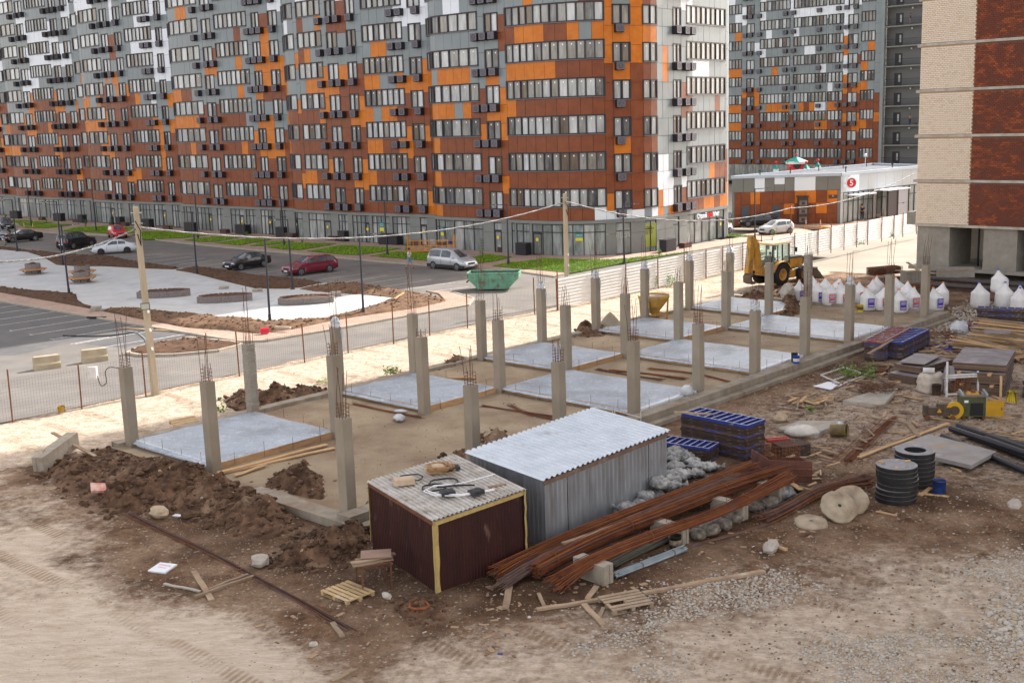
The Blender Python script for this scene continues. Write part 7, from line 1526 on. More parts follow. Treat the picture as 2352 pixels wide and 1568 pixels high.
# ------------------------------------------------------------------ street side: supermarket, lamps, planters, cars, people
def lerpf(T,x):
 if x<=T[0][0]:return T[0][1]
 for(a,u),(b,v)in zip(T[:-1],T[1:]):
  if x<=b:return u+(v-u)*(x-a)/(b-a)
 return T[-1][1]
tyre_m=M('tyre rubber',(.015,.015,.016),.8);rim_m=M('alloy rim',(.42,.43,.45),.35,metal=.6);rim_d=M('dark rim',(.06,.06,.065),.4,metal=.5)
car_glass=M('car glass',(.035,.045,.05),.04,(.10,.13,.15),1.2,2,spec=.8);lamp_g=M('headlamp',(.62,.64,.66),.1);lamp_r=M('tail lamp',(.42,.015,.015),.2);plate_m=M('number plate',(.72,.72,.70),.5);trim_m=M('black trim',(.02,.02,.022),.6)
STY={
'sedan':dict(L=4.5,W=1.70,top=[(-2.25,.72),(-2.2,.98),(-1.62,1.06),(-.95,1.40),(-.4,1.45),(.15,1.43),(.98,1.0),(1.9,.84),(2.18,.66),(2.25,.5)],cab=(-1.62,.98),roof=(-.95,.15),win=[(-1.15,-.42),(-.34,.62)],wb=(-1.28,1.35),zb=(.98,.92)),
'wagon':dict(L=4.8,W=1.84,top=[(-2.38,.75),(-2.34,1.02),(-2.0,1.42),(-1.7,1.52),(-.2,1.53),(.25,1.50),(1.02,1.04),(2.0,.88),(2.32,.70),(2.40,.5)],cab=(-2.34,1.02),roof=(-1.9,.25),win=[(-2.0,-1.25),(-1.15,-.35),(-.27,.7)],wb=(-1.42,1.40),zb=(1.02,.95)),
'suv':dict(L=4.75,W=1.86,top=[(-2.2,.8),(-2.16,1.12),(-2.05,1.78),(-1.8,1.84),(.1,1.84),(.4,1.80),(1.0,1.20),(2.0,1.08),(2.25,.9),(2.32,.55)],cab=(-2.16,1.0),roof=(-2.0,.4),win=[(-2.0,-1.35),(-1.25,-.45),(-.37,.62)],wb=(-1.40,1.38),zb=(1.18,1.12)),
'hatch':dict(L=3.75,W=1.66,top=[(-1.85,.72),(-1.80,1.0),(-1.45,1.42),(-1.1,1.50),(-.1,1.50),(.2,1.46),(1.0,1.0),(1.55,.88),(1.80,.68),(1.87,.5)],cab=(-1.80,1.0),roof=(-1.4,.2),win=[(-1.45,-.8),(-.72,.66)],wb=(-1.15,1.22),zb=(1.0,.92)),
'van':dict(L=4.75,W=1.80,top=[(-2.3,.75),(-2.26,1.1),(-2.0,1.66),(-1.6,1.78),(.1,1.78),(.5,1.70),(1.55,1.05),(2.1,.90),(2.3,.68),(2.37,.5)],cab=(-2.26,1.55),roof=(-1.9,.5),win=[(-2.0,-.62),(-.50,.62)],wb=(-1.45,1.42),zb=(1.06,.98))}
def car(style,col,wheels,label,cat='car',rims=rim_m,side=1,lower=None,hood_open=False,spare=False,grille=True,front=None,L_s=1.0):
 "wheels: photograph points of the rear and front near-side wheel contacts"
 s_=STY[style];a=G(*wheels[0],.004);b=G(*wheels[1],.004);ang=math.atan2(b.y-a.y,b.x-a.x)if front is None else front;d=Vector((math.cos(ang),math.sin(ang),0));nl=Vector((-d.y,d.x,0));near=-nl if nl.dot(Vector((a.x,a.y,0)))>0 else nl
 mid=(a+b)/2;wmid=(s_['wb'][0]+s_['wb'][1])/2;c=mid-near*(s_['W']/2-.08)-d*wmid
 t=thing('parked_car',label,cat,(c.x,c.y,.004),ang,'cars parked along the street');L_,W_=s_['L'],s_['W'];top=s_['top'];xs=sorted(set([p[0]for p in top]+[s_['cab'][0]+.02,s_['cab'][1]-.02,-.9,.6,s_['wb'][0],s_['wb'][1],s_['wb'][0]-.4,s_['wb'][0]+.4,s_['wb'][1]-.4,s_['wb'][1]+.4]))
 hw=lambda x:W_/2*(1-.16*(abs(x)/(L_/2))**5)
 ins=lambda x:s_['cab'][0]<x<s_['cab'][1]
 def zb(x):q=(x+L_/2)/L_;z=s_['zb'][0]*(1-q)+s_['zb'][1]*q;return min(z,lerpf(top,x)-.025)
 def wr(x):h_=lerpf(top,x)-zb(x);return hw(x)*(1-.38*max(0,h_-.03))*(.97 if h_>.06 else .90)
 m=MB();vs=[];fs=[];n=11
 for x in xs:
  w_=hw(x);zt=lerpf(top,x);e=abs(x)>L_/2-.12;zl=.30 if e else .20
  half=[(w_*.80,zl),(w_*.96,zl+.06),(w_,.52),(w_*.985,zb(x)),(wr(x),zt-(.06 if zt-zb(x)>.2 else .01)),(wr(x)*.62,zt)]
  ring=[(y,z)for y,z in half]+[(-y,z)for y,z in reversed(half)];k=len(ring);vs+=[(x,y,z)for y,z in ring]
 for i in range(len(xs)-1):
  for j in range(k):fs.append((i*k+j,i*k+(j+1)%k,(i+1)*k+(j+1)%k,(i+1)*k+j))
 m.add(vs,fs,0,True);m.add(vs[:k],[tuple(range(k))],0);m.add(vs[-k:],[tuple(reversed(range(k)))],0);m.build('body',col,t)
 P=lambda x,u,sg:((x),sg*((hw(x)*.985)*(1-u)+wr(x)*u+.007),zb(x)*(1-u)+(lerpf(top,x)-.06)*u)
 for sg in(1,-1):
  for x0,x1 in s_['win']:
   mm=MB();n2=6;v2=[];
   for i in range(n2+1):
    x=x0+(x1-x0)*i/n2;v2+=[P(x,.10,sg),P(x,.92,sg)]
   mm.add(v2,[(2*i,2*i+2,2*i+3,2*i+1)for i in range(n2)],0,True);mm.build('side_window',car_glass,t)
  if lower:
   mm=MB();mm.box((0,sg*(W_/2-.035),.32),(L_*.93,.10,.26));mm.build('lower_cladding',lower,t)
  mm=MB();xm=s_['roof'][1]+.5;mm.ball((xm,sg*(hw(xm)+.08),zb(xm)+.08),.10,0,8,5,(.6,1,.7));mm.build('mirror',col,t)
  for x in(s_['win'][-1][0]+.02,(s_['win'][-1][0]+s_['win'][-1][1])/2+.62):mm=MB();mm.box((x,sg*(hw(x)+.002),.62),(.012,.012,.55));mm.build('door_seam',trim_m,t)
  mm=MB();xf=L_/2-.2;mm.ball((xf,sg*hw(xf)*.78,.66 if style!='suv' else .85),.14,0,10,6,(1.0,1.5,.55));mm.build('headlight',lamp_g,t)
  mm=MB();xf=-L_/2+.1;mm.ball((xf,sg*hw(xf)*.84,.84 if style!='van' else 1.0),.12,0,10,6,(.8,1.0,1.2));mm.build('tail_light',lamp_r,t)
 def glass_band(name,x0,x1):
  mm=MB();v2=[];n2=4
  for i in range(n2+1):
   x=x0+(x1-x0)*i/n2;z=lerpf(top,x)+.012;w_=(wr(x)*.62*(i/n2)+hw(x)*.66*(1-i/n2));w_=min(w_*1.12,wr(x)*.9);v2+=[(x,-w_,z-.035),(x,-w_*.6,z),(x,w_*.6,z),(x,w_,z-.035)]
  mm.add(v2,[(4*i+j,4*i+j+1,4*i+4+j+1,4*i+4+j)for i in range(n2)for j in range(3)],0,True);mm.build(name,car_glass,t)
 glass_band('windscreen',s_['cab'][1]-.06,s_['roof'][1]+.05);glass_band('rear_window',s_['cab'][0]+.08,s_['roof'][0]-.05)
 r_=.38 if style=='suv' else .31
 for x in s_['wb']:
  for sg in(1,-1):
   T_=Matrix.Translation((x,sg*(W_/2-.10),r_))@Matrix.Rotation(math.pi/2*sg,4,'X');mm=MB();mm.cyl((0,0,-.108),r_+.06,.02,22,0,T_);mm.build('wheel_arch',trim_m,t);mm=MB()
   mm.lathe([(r_*.62,-.11),(r_*.93,-.115),(r_,-.08),(r_,.08),(r_*.9,.1),(.1,.1)],22,0,T_);wo=mm.build('wheel',tyre_m,t);mm=MB();mm.cyl((0,0,-.112),r_*.16,.02,10,0,T_)
   for q in range(5):a_=6.283*q/5;mm.bar(T_@Vector((.03,0,-.118))if False else T_@Vector((0,0,-.118)),T_@Vector((r_*.62*math.cos(a_),r_*.62*math.sin(a_),-.118)),.07,.02)
   mm.lathe([(r_*.58,-.122),(r_*.66,-.122),(r_*.66,-.10),(r_*.58,-.10)],20,0,T_);mm.build('rim',rims,wo)
   mm=MB();mm.cyl((0,0,-.10),r_*.6,.004,18,0,T_);mm.build('brake_disc',rim_d,wo)
 zf=.62 if style!='suv' else .8;mm=MB();mm.box((L_/2-.005,0,zf),(.05,W_*.42,.14),0);mm.build('grille',trim_m,t);mm=MB();mm.box((L_/2+.0,0,.42),(.06,.52,.115));mm.build('number_plate',plate_m,t);mm=MB();mm.box((L_/2-.02,0,.30),(.08,W_*.7,.10),0);mm.build('lower_grille',trim_m,t)
 mm=MB();mm.box((-L_/2-.0,0,.62),(.05,.52,.115));mm.build('number_plate',plate_m,t)
 if spare:mm=MB();mm.cyl((0,0,0),.36,.2,20,0,Matrix.Translation((-L_/2+.10,-.2,1.0))@Matrix.Rotation(math.pi/2,4,'Y'));mm.build('spare_wheel_cover',M('silver cover',(.45,.47,.5),.35,metal=.4),t);mm=MB();mm.bar((-1.7,-.55,1.90),(.0,-.55,1.90),.04);mm.bar((-1.7,.55,1.90),(.0,.55,1.90),.04);mm.build('roof_rail',trim_m,t)
 if hood_open:mm=MB();p0,p1=Vector((1.05,0,1.02)),Vector((1.75,0,1.75));mm.bar(p0,p1,1.4,.04);mm.build('raised_bonnet',col,t);mm=MB();mm.box((1.55,0,.86),(.85,1.3,.03));mm.build('engine',trim_m,t)
 return t
def paintm(n,c,r=.22,m_=.0):return M(n,c,r,coat=.6,metal=m_)
car('wagon',paintm('dark red paint',(.16,.012,.03)),((757,625),(692,633)),'dark red estate car facing the planted bed')
car('sedan',paintm('black paint',(.012,.012,.018)),((607,613),(552,621)),'black saloon car parked left of the dark red estate')
car('sedan',paintm('white paint',(.62,.66,.72)),((291,581),(234,585)),'white saloon car with dark rims behind the tall utility pole',rims=rim_d)
car('suv',paintm('gloss black paint',(.008,.008,.011)),((157,575),(222,565)),'black off-roader with a spare wheel and roof rails',rims=rim_m,spare=True)
car('hatch',paintm('bright red paint',(.55,.012,.03)),((243,543),(268,551)),'bright red hatchback facing the white saloon')
car('sedan',paintm('dark paint',(.010,.010,.013)),((85,553),(27,558)),'dark saloon with its bonnet raised at the left end of the car park',hood_open=True)
car('hatch',paintm('dark blue grey paint',(.05,.055,.07)),((-14,522),(13,529)),'dark blue grey minivan near the orange bollards')
car('sedan',paintm('silver grey paint',(.35,.37,.40),.3,.4),((-40,548),(-8,553)),'silver car cut by the left edge behind the raised bonnet')
car('van',paintm('silver paint',(.40,.42,.45),.28,.35),((994,617),(1053,622)),'silver people carrier with black lower sides',lower=trim_m)
car('sedan',paintm('black blue paint',(.010,.010,.014)),((1769,520),(1722,521)),'black saloon in front of the supermarket wall');car('hatch',paintm('pale silver paint',(.45,.45,.45),.28,.3),((1819,537),(1766,542)),'pale silver hatchback behind the corrugated hoarding')
car('sedan',paintm('brown grey paint',(.06,.05,.05)),((1660,514),(1688,518)),'brown grey saloon emerging behind the shop corner');car('sedan',paintm('white silver paint',(.52,.54,.57)),((1650,540),(1668,537)),'light silver car mostly hidden behind the shop corner')
# supermarket
mk_g=M('supermarket grey panel',(.19,.19,.17),.6,(.17,.17,.155),.6,2,pos=True);mk_side=M('supermarket pale side',(.40,.43,.45),.5)
A0,B0_=G(1681,520),G(1929,514);HT=5.5;dF=(B0_-A0);LF=dF.length;dF.normalize();nF=Vector((dF.y,-dF.x,0));B1=B0_+Vector((.74,.67,0))*19;A1=A0+Vector((.735,.678,0))*30
mkt=thing('supermarket','low grey, white and orange panelled supermarket with a flat dark roof','shop',A0,0);o_=A0;R2=lambda p,z=0:Vector((p.x-o_.x,p.y-o_.y,z))
m=MB();m.prism([tuple(R2(q)[:2])for q in(A0-nF*.2+dF*.1,B0_-nF*.2-dF*.15,B1-nF*.2-dF*.15,A1-nF*.1+dF*.3)],-.2,HT-.25);m.build('core',clad_dark,mkt)
m=MB();m.prism([tuple(R2(q)[:2])for q in(A0-nF*.2,B0_-nF*.2,B1-nF*.2,A1-nF*.1)],HT-.4,HT-.12);m.build('roof',M('dark roof felt',(.085,.095,.115),.9,(.12,.13,.15),.3,5,pos=True),mkt)
for a_,b_ in((A0,A1),(A1,B1),(A0,B0_),(B0_,B1)):m=MB();m.bar(R2(a_,HT-.02),R2(b_,HT-.02),.3,.32);m.build('parapet_cap',M('parapet cap',(.42,.475,.54),.5),mkt)
def mpanel(u0,u1,z0,z1,mat,org=A0,d=dF,nn=nF,L_=LF):a_=org+d*(u0*L_+.015)+nn*.0;o=link('wall_panel',UNITP,mkt,R2(a_,z0+.015));o.rotation_euler=(0,0,math.atan2(d.y,d.x));o.scale=((u1-u0)*L_-.03,1,z1-z0-.03);setmat(o,mat)
c2x=lambda X:(X-132)/(1422-132)
for a_,b_,mt in((132,268,0),(268,402,0),(402,523,1),(523,637,0),(637,760,2),(760,875,0),(875,1125,1),(1125,1270,0),(1270,1422,0)):
 if mt==2:mpanel(c2x(a_),c2x(b_),HT-.95,HT-.18,clad_white);mpanel(c2x(a_),c2x(b_),HT-1.72,HT-.95,mk_g)
 else:mpanel(c2x(a_),c2x(b_),HT-1.72,HT-.18,clad_white if mt else mk_g)
mpanel(c2x(132),c2x(164),0,HT-1.72,mk_g);mpanel(c2x(1387),c2x(1422),0,HT-1.72,mk_g)
XB=[164,240,350,470,615,750,880,1005,1135,1265,1387];OR={(2,2),(5,1),(6,2),(7,2),(8,1),(9,2),(7,9)}
for i in range(10):
 for j in range(3):
  z0,z1=(0,1.2,2.4,HT-1.72)[j:j+2];mpanel(c2x(XB[i]),c2x(XB[i+1]),z0,z1,clad_orange if(i,j)in OR else clad_brown)
for X0,X1 in((250,332),(613,708)):m=MB();a_=A0+dF*(c2x(X0)*LF)+nF*.05;b_=A0+dF*(c2x(X1)*LF)+nF*.05;m.bar(R2(a_,1.1),R2(b_,1.1),.06,2.2);m.build('steel_door',M('blue grey door',(.06,.08,.10),.4),mkt)
dS=(B1-B0_).normalized();nS=Vector((dS.y,-dS.x,0));LS=(B1-B0_).length
for i in range(10):mpanel(i/10,(i+1)/10,3.45,HT-.18,clad_white if i==1 else mk_side,B0_,dS,nS,LS)
mpanel(0,.03,0,3.45,mk_side,B0_,dS,nS,LS);mpanel(.36,.40,0,3.45,mk_side,B0_,dS,nS,LS)
for u0,u1,n in((.03,.36,6),(.40,.98,9)):
 wo=MB();gl=[]
 for i in range(n+1):q=R2(B0_+dS*(u0+(u1-u0)*i/n)*LS);wo.box((q.x,q.y,1.72),(.09,.09,3.4))
 for z in(.05,2.4,3.4):wo.bar(R2(B0_+dS*u0*LS,z),R2(B0_+dS*u1*LS,z),.09,.09)
 w_=wo.build('shop_window',frame_m,mkt)
 for i in range(n):a_=R2(B0_+dS*(u0+(u1-u0)*i/n)*LS-nS*.03);b_=R2(B0_+dS*(u0+(u1-u0)*(i+1)/n)*LS-nS*.03);MB().add([(a_.x,a_.y,.05),(b_.x,b_.y,.05),(b_.x,b_.y,3.4),(a_.x,a_.y,3.4)],[(0,1,2,3)]).build('pane',shop_glass,w_)
m=MB();a_=B0_+dS*1.3+nS*.6;b_=B0_+dS*5.6+nS*.6;m.bar(R2(a_,3.1),R2(b_,3.1),1.2,.1);m.build('canopy',clad_white,mkt)
m=MB();m.bar(R2(B0_+dS*7+nS*.9,3.3),R2(B0_+dS*12+nS*.9,3.3),1.8,.1);m.build('canopy',clad_white,mkt)
mesh_pl=M('brown service screen',(.06,.045,.045),.6)
for u in(7.2,9.4,11.8):m=MB();q=B0_+dS*u+nS*1.7;m.bar(R2(q,0),R2(q,3.3),.1,.1);m.bar(R2(q,.1),R2(q-nS*1.6,.1),.08,.08);m.build('screen_post',mesh_pl,mkt)
for u0,u1,z0,z1,mt in((7.2,9.4,.2,3.2,mesh_pl),(9.4,11.8,.2,1.6,M('glossy cabinet',(.32,.32,.35),.3)),(9.4,11.8,1.7,3.2,M('glossy cabinet',(.32,.32,.35),.3))):m=MB();m.bar(R2(B0_+dS*u0+nS*1.65,(z0+z1)/2),R2(B0_+dS*u1+nS*1.65,(z0+z1)/2),.05,z1-z0);m.build('service_screen',mt,mkt)
m=MB();q=A0+dF*(c2x(970)*LF)+nF*.4;m.box(tuple(R2(q,1.55)),(1.05,.65,3.1),0);m.box(tuple(R2(q,3.2)),(1.25,.85,.12),0)
for z in(.65,1.55,2.45):m.box(tuple(R2(q+nF*.34,z)),(.85,.04,.55),1);m.box(tuple(R2(q+nF*.37,z)),(.35,.03,.35),0)
m.build('air_conditioner_rack',[mesh_pl,M('unit face',(.20,.15,.12),.6)],mkt)
m=MB();m.cyl((0,0,0),.62,.18,30,0,Matrix.Rotation(math.pi/2,4,'X'));m.cyl((0,-.092,0),.52,.02,30,1,Matrix.Rotation(math.pi/2,4,'X')if False else Matrix.Translation((0,-.10,0))@Matrix.Rotation(math.pi/2,4,'X'));
sg=thing('round_sign','round red sign with a white figure five on the supermarket corner','sign',B0_+dS*1.0+nS*.7+Vector((0,0,4.5)),.10);m=MB();m.cyl((0,0,0),.62,.18,30,0,Matrix.Rotation(math.pi/2,4,'X'));m.build('rim',clad_white,sg);m=MB();m.cyl((0,0,.095),.53,.02,30,0,Matrix.Rotation(math.pi/2,4,'X'));m.build('red_face',M('sign red',(.62,.02,.03),.4),sg);text('figure_five','5',.92,clad_white,sg,(0,-.115,-.03),(math.pi/2,0,0),.008,'CENTER',.02)
m=MB();m.ball((.02,-.12,.40),.11,0,8,5,(1.4,.15,.5));m.build('leaf',M('sign green',(.04,.35,.08),.5),sg);m=MB();m.bar((-.6,.1,0),(-.1,.5,0),.06,.06);m.build('bracket',galv,sg)
pq=A0+dF*(c2x(1333)*LF)+nF*.06;m=MB();m.box(tuple(R2(pq,3.05)),(.95,.03,.40));m.build('plaque',M('brown plaque',(.10,.05,.035),.5),mkt);text('number_plaque','31',.26,clad_white,mkt,R2(pq+nF*.03,3.12),(math.pi/2,0,math.atan2(dF.y,dF.x)),.004)
for i,u in enumerate((.12,.32,.52,.7,.88)):q=A0.lerp(A1,u)+Vector((.9,-.5,0));m=MB();m.tube([R2(q,HT-.2),R2(q,HT+.55)],.06,8);m.cyl(tuple(R2(q,HT+.55)),.12,.12,10);m.build('roof_vent',black_m,mkt)
for q in(B0_+dS*5-nS*2.5,B0_+dS*13-nS*1.2):m=MB();m.tube([R2(q,HT-.2),R2(q,HT+.5)],.06,8);m.cyl(tuple(R2(q,HT+.5)),.13,.14,10);m.build('roof_vent',black_m,mkt)
q=A0.lerp(A1,.82)+Vector((1.5,-1.2,0));m=MB();m.tube([R2(q,HT-.2),R2(q,HT+1.2)],.035,6);m.ball(tuple(R2(q,HT+1.35)),.22,0,10,6,(.8,.8,1.1));m.build('antenna',white_p,mkt)
# shop letters and window signs on the apartment block
tS,tE2=PM.hit(*Z7(1683,430)),PM.hit(*Z7(1885,410));angR=math.atan2(DR.y,DR.x);nR=Vector((DR.y,-DR.x));zS=2.62
ls=thing('shop_letters','white and red shop lettering over the corner shop entrance','sign',(*(PM.at((tS+tE2)/2)+nR*.16),zS),angR);wdt=abs(tS-tE2)
tx=[]
for s_,mt in(('Строй',clad_white),('Хоз',M('letter red',(.70,.02,.02),.5)),('Маг',clad_white)):tx.append(text('letters',s_,.62,mt,ls,(0,0,0),(math.pi/2,0,0),.05,'LEFT',.012))
tot=sum(o.dimensions.x for o in tx);k_=wdt/tot;x_=-wdt/2
for o in tx:o.scale=(k_*.98,1,1);o.location.x=x_;x_+=o.dimensions.x*k_ if False else(max(v.co.x for v in o.data.vertices))*k_+.015
def wall_text(s_,px,py,size,mat,mirror=True,off=-.03,parent=blk):
 t=PM.hit(px,py);q=PM.at(t);nn=PM.nrm(t);p=G(px,py,0);ang=math.atan2(nn.y,nn.x)+math.pi/2;D=q.length;z=CH+ray(px,py).z*(q.y/ray(px,py).y);return text('window_lettering',s_,size,mat,parent,(q.x+nn.x*off,q.y+nn.y*off,z),(math.pi/2,0,ang),.003,'CENTER',.01,-1 if mirror else 1)
wt=M('window letter grey',(.42,.42,.40),.6);wl_=M('window letter dark',(.10,.11,.05),.6)
wall_text('ОБРАЗЦ',*Z7(1024,557),.50,wt);wall_text('ХОДН',*Z7(1024,597),.50,wt);wall_text('ЛЕС',*Z7(1262,527),.40,wl_);wall_text('ОТД',*Z7(1262,566),.40,wl_)
def wall_card(px,py,w_,h_,mats,label):
 t=PM.hit(px,py);q=PM.at(t)+PM.nrm(t)*.0;nn=PM.nrm(t);ang=math.atan2(nn.y,nn.x)+math.pi/2;z=CH+ray(px,py).z*(q.y/ray(px,py).y);s_=thing('rental_sign',label,'sign',(q.x,q.y,z),ang,'teal and yellow window signs')
 m=MB();m.box((0,-.0,h_*.20),(w_,.02,h_*.6));m.build('teal_part',mats[0],s_);m=MB();m.box((0,-.0,-h_*.30),(w_,.02,h_*.4));m.build('yellow_part',mats[1],s_);text('lettering','СДАЕТСЯ',w_*.19,clad_white,s_,(0,-.014,h_*.27),(math.pi/2,0,0),.001);text('lettering','В АРЕНДУ',w_*.19,clad_white,s_,(0,-.014,h_*.10),(math.pi/2,0,0),.001)
tl_=(M('sign teal',(.02,.20,.22),.5),M('sign yellow',(.68,.60,.03),.5))
wall_card(*Z7(617,610),.68,.70,tl_,'teal and yellow sign on the big rounded shop window');wall_card(*Z6(1156,514),.62,.95,tl_,'teal and yellow sign left of a street lamp on the shop window');wall_card(*Z6(1711,556),.5,.9,tl_,'teal and yellow sign above the orange lifting cradle')
lg=M('lime window film',(.33,.36,.08),.2)
for px,w_ in((1245,.7),(1300,.75)):t_=PM.hit(*Z7(px,600));q=PM.at(t_)-PM.nrm(t_)*.045;nn=PM.nrm(t_);m=MB();m.box((0,0,1.6),(w_,.004,2.2));m.build('window_film',lg,blk,(q.x,q.y,0),math.atan2(nn.y,nn.x)+math.pi/2)
# street lamps
lamp_m=M('lamp post',(.035,.038,.05),.45)
LP=[(72,518,62,431,-1),(40,577,27,458,-1),(144,608,129,462,-1),(159,676,140,516,1),(221,530,211,436,-1),(455,548,447,444,-1),(452,628,441,486,-1),(653,564,644,452,-1),(672,664,660,503,-1),(620,737,608,546,1),(890,586,882,459,-1),(835,722,825,537,1),(1168,608,1164,469,-1),(1434,604,1431,468,1),(1734,552,1734,433,1)]
LN_=['slim dark street lamp by the far left lawn','dark lamp post by the bonnet of the dark saloon','thick dark lamp post in the soil bed beside the off-roader','dark lamp post with its arm to the right in the lower left soil bed','street lamp on the lawn behind the red hatchback','street lamp on the lawn just right of the near utility pole','lamp post in the soil bed left of the black saloon','street lamp on the lawn above the dark red estate','lamp post in front of the dark red estate car','lamp post at the lower edge of the plaza left of the lens planter','street lamp on the lawn left of the walking man','lamp post at the plaza tip near the soil corner','street lamp right of the silver people carrier','street lamp on the big corner lawn','street lamp by the pale silver hatchback']
for i,(bx,by,tx_,ty,sd_)in enumerate(LP):
 p=G(bx,by,.1);h_=hgt(p,ty);tp=GD(tx_,ty,p.y)-p;t=thing('street_lamp',LN_[i],'street lamp',p,0,'street lamps');m=MB();q=Vector((tp.x,0,h_));m.tube([Vector(),q*.45,q],[.085,.07,.06],10);m.build('pole',lamp_m,t);m=MB();m.bar(q+Vector((0,0,-.05)),q+Vector((sd_*1.45,-.1,.0)),.13,.06);m.build('lamp_arm',lamp_m,t);m=MB();m.box(tuple(q+Vector((sd_*1.15,-.08,-.035))),(.5,.11,.03));m.build('lamp_lens',white_p,t);m=MB();m.cyl((0,0,.03),.2,.06,12);m.cyl((0,0,.25),.11,.4,10);m.build('base',lamp_m,t)
# planters
agg=M('exposed aggregate',(.26,.23,.215),.9,(.12,.10,.095),22,3,(.42,.58),bump=.4,bs=40);bench_w=M('bench orange wood',(.48,.225,.075),.6,(.40,.18,.055),3,4,vec=(1,1,4));slat_w=M('red brown slat',(.17,.075,.05),.6)
for i,(x,y)in enumerate(((71,631),(184.5,636),(183,651))):
 t=thing('round_planter',('round planter with an orange ring bench standing alone on the plaza','rear round planter of the overlapping pair with ring benches','front round planter of the overlapping pair with ring benches')[i],'planter',G(x,y,.106)+Vector((0,.6,0)),0,'round planters with ring benches');m=MB();m.lathe([(.66,0),(.68,.95),(.60,.95),(.58,.7)],28);m.build('tub',agg,t);m=MB();m.lathe([(.6,.85),(.4,.93),(.2,1.06),(0,1.10)],16);m.build('soil',soil_dark,t);m=MB();m.lathe([(.72,.42),(1.18,.42),(1.18,.49),(.72,.49)],36,0,None,False,True);m.build('ring_seat',bench_w,t)
 for k in range(8):a_=k*math.pi/4+.2;m=MB();m.bar((.68*math.cos(a_),.68*math.sin(a_),.12),(1.05*math.cos(a_),1.05*math.sin(a_),.41),.04,.04);m.build('bracket',black_m,t)
for i,(x,y)in enumerate(((372,684),(513,695),(701,699))):
 t=thing('lens_planter',('left','middle','right')[i]+' lens shaped stone planter of the three on the plaza','planter',G(x,y,.106)+Vector((0,.5,0)),.03+.12,'lens shaped planters');Lh=2.0;fr=[(-Lh*math.cos(a_),-1.0*math.sin(a_)*.62)for a_ in[math.pi*k/16 for k in range(17)]];bk=[(Lh*math.cos(a_),1.5*math.sin(a_)*.75)for a_ in[math.pi*k/16 for k in range(1,16)]];ring=fr+bk;sc=lambda q,f_:[(a_*f_,b_*f_ if True else b_)for a_,b_ in q]
 m=MB();n=len(ring);inn=sc(ring,.84);vs=[(a_,b_,0)for a_,b_ in ring]+[(a_,b_,.46)for a_,b_ in ring]+[(a_,b_,.46)for a_,b_ in inn]+[(a_,b_,.3)for a_,b_ in inn];fs=[(r_*n+j,r_*n+(j+1)%n,(r_+1)*n+(j+1)%n,(r_+1)*n+j)for r_ in range(3)for j in range(n)];m.add(vs,fs,0);m.build('kerb',agg,t)
 m=MB();q2=sc(ring,.86);m.add([(a_,b_,.40)for a_,b_ in q2]+[(0,.2,.55)],[(j,(j+1)%n,n)for j in range(n)]);m.build('soil',soil_dark,t)
 for j in range(1,15):
  a0=Vector((*bk[j-1],.49));a1=a0*.80;a1.z=.49;m=MB();m.bar(a0,a1,.22,.05);m.build('slat',slat_w,t)
# jersey barriers, bollards, cabinets, benches, bins, saplings
jb=M('barrier concrete',(.46,.38,.27),.9,(.36,.29,.20),2,6,bump=.3,bs=12)
for i,(x0,y0,x1,y1)in enumerate(((73,853,134,845),(184,836,243,829))):
 a_,b_=G(x0,y0),G(x1,y1);d_=b_-a_;L_=d_.length;t=thing('road_barrier',('left','right')[i]+' pale concrete block barrier on the street asphalt','barrier',(a_+b_)/2+Vector((0,.3,0)),math.atan2(d_.y,d_.x),'concrete barriers');m=MB();pr=[(-.28,0),(-.28,.28),(-.2,.38),(-.17,.72),(.17,.72),(.2,.38),(.28,.28),(.28,0)];vs=[];
 for x in(-L_/2,-L_/2+.06,L_/2-.06,L_/2):k_=.94 if abs(x)>L_/2-.01 else 1;vs+=[(x,y*k_,z*(k_ if z>.5 else 1))for y,z in pr]
 m.add(vs,[(r_*8+j,r_*8+(j+1)%8,(r_+1)*8+(j+1)%8,(r_+1)*8+j)for r_ in range(3)for j in range(8)]+[tuple(range(7,-1,-1)),tuple(range(24,32))],0);m.build('block',jb,t)
org=M('bollard orange',(.72,.16,.02),.5)
for x,y,lb in((56,527,'left orange bollard beside the far left lawn'),(76,529,'right orange bollard beside the far left lawn'))+tuple((((2880+X/2.94)/1.7415),((600+Y/2.94)/1.7415),lb)for X,Y,lb in((1010,918,'left orange and white bollard before the supermarket'),(1180,922,'right orange and white bollard before the supermarket'))):
 t=thing('traffic_bollard',lb,'bollard',G(x,y,.01));m=MB();m.cyl((0,0,.03),.16,.06,14);m.cyl((0,0,.5),.045,.9,10);m.build('post',org,t)
 for z in(.55,.75):m=MB();m.cyl((0,0,z),.049,.1,10);m.build('band',white_p,t)
cab=M('dark cabinet',(.020,.020,.023),.6);maroon_b=M('maroon bench box',(.13,.055,.045),.7,(.16,.08,.065),3,3)
CABS=[(Z5(142,440),2.2),(Z5(540,464),2.0),(Z5(752,480),1.2),(Z5(1102,502),1.2),(Z5(1358,524),1.5),(Z5(1750,560),2.0),(Z5(2230,584),2.0),(Z6(232,610),1.2),(Z6(805,650),1.2),(Z6(1180,678),1.0),(Z6(1275,682),1.3),(Z6(1868,700),.6),(Z6(2108,736),.6),(Z7(105,776),1.3),(Z7(1436,742),1.8)]
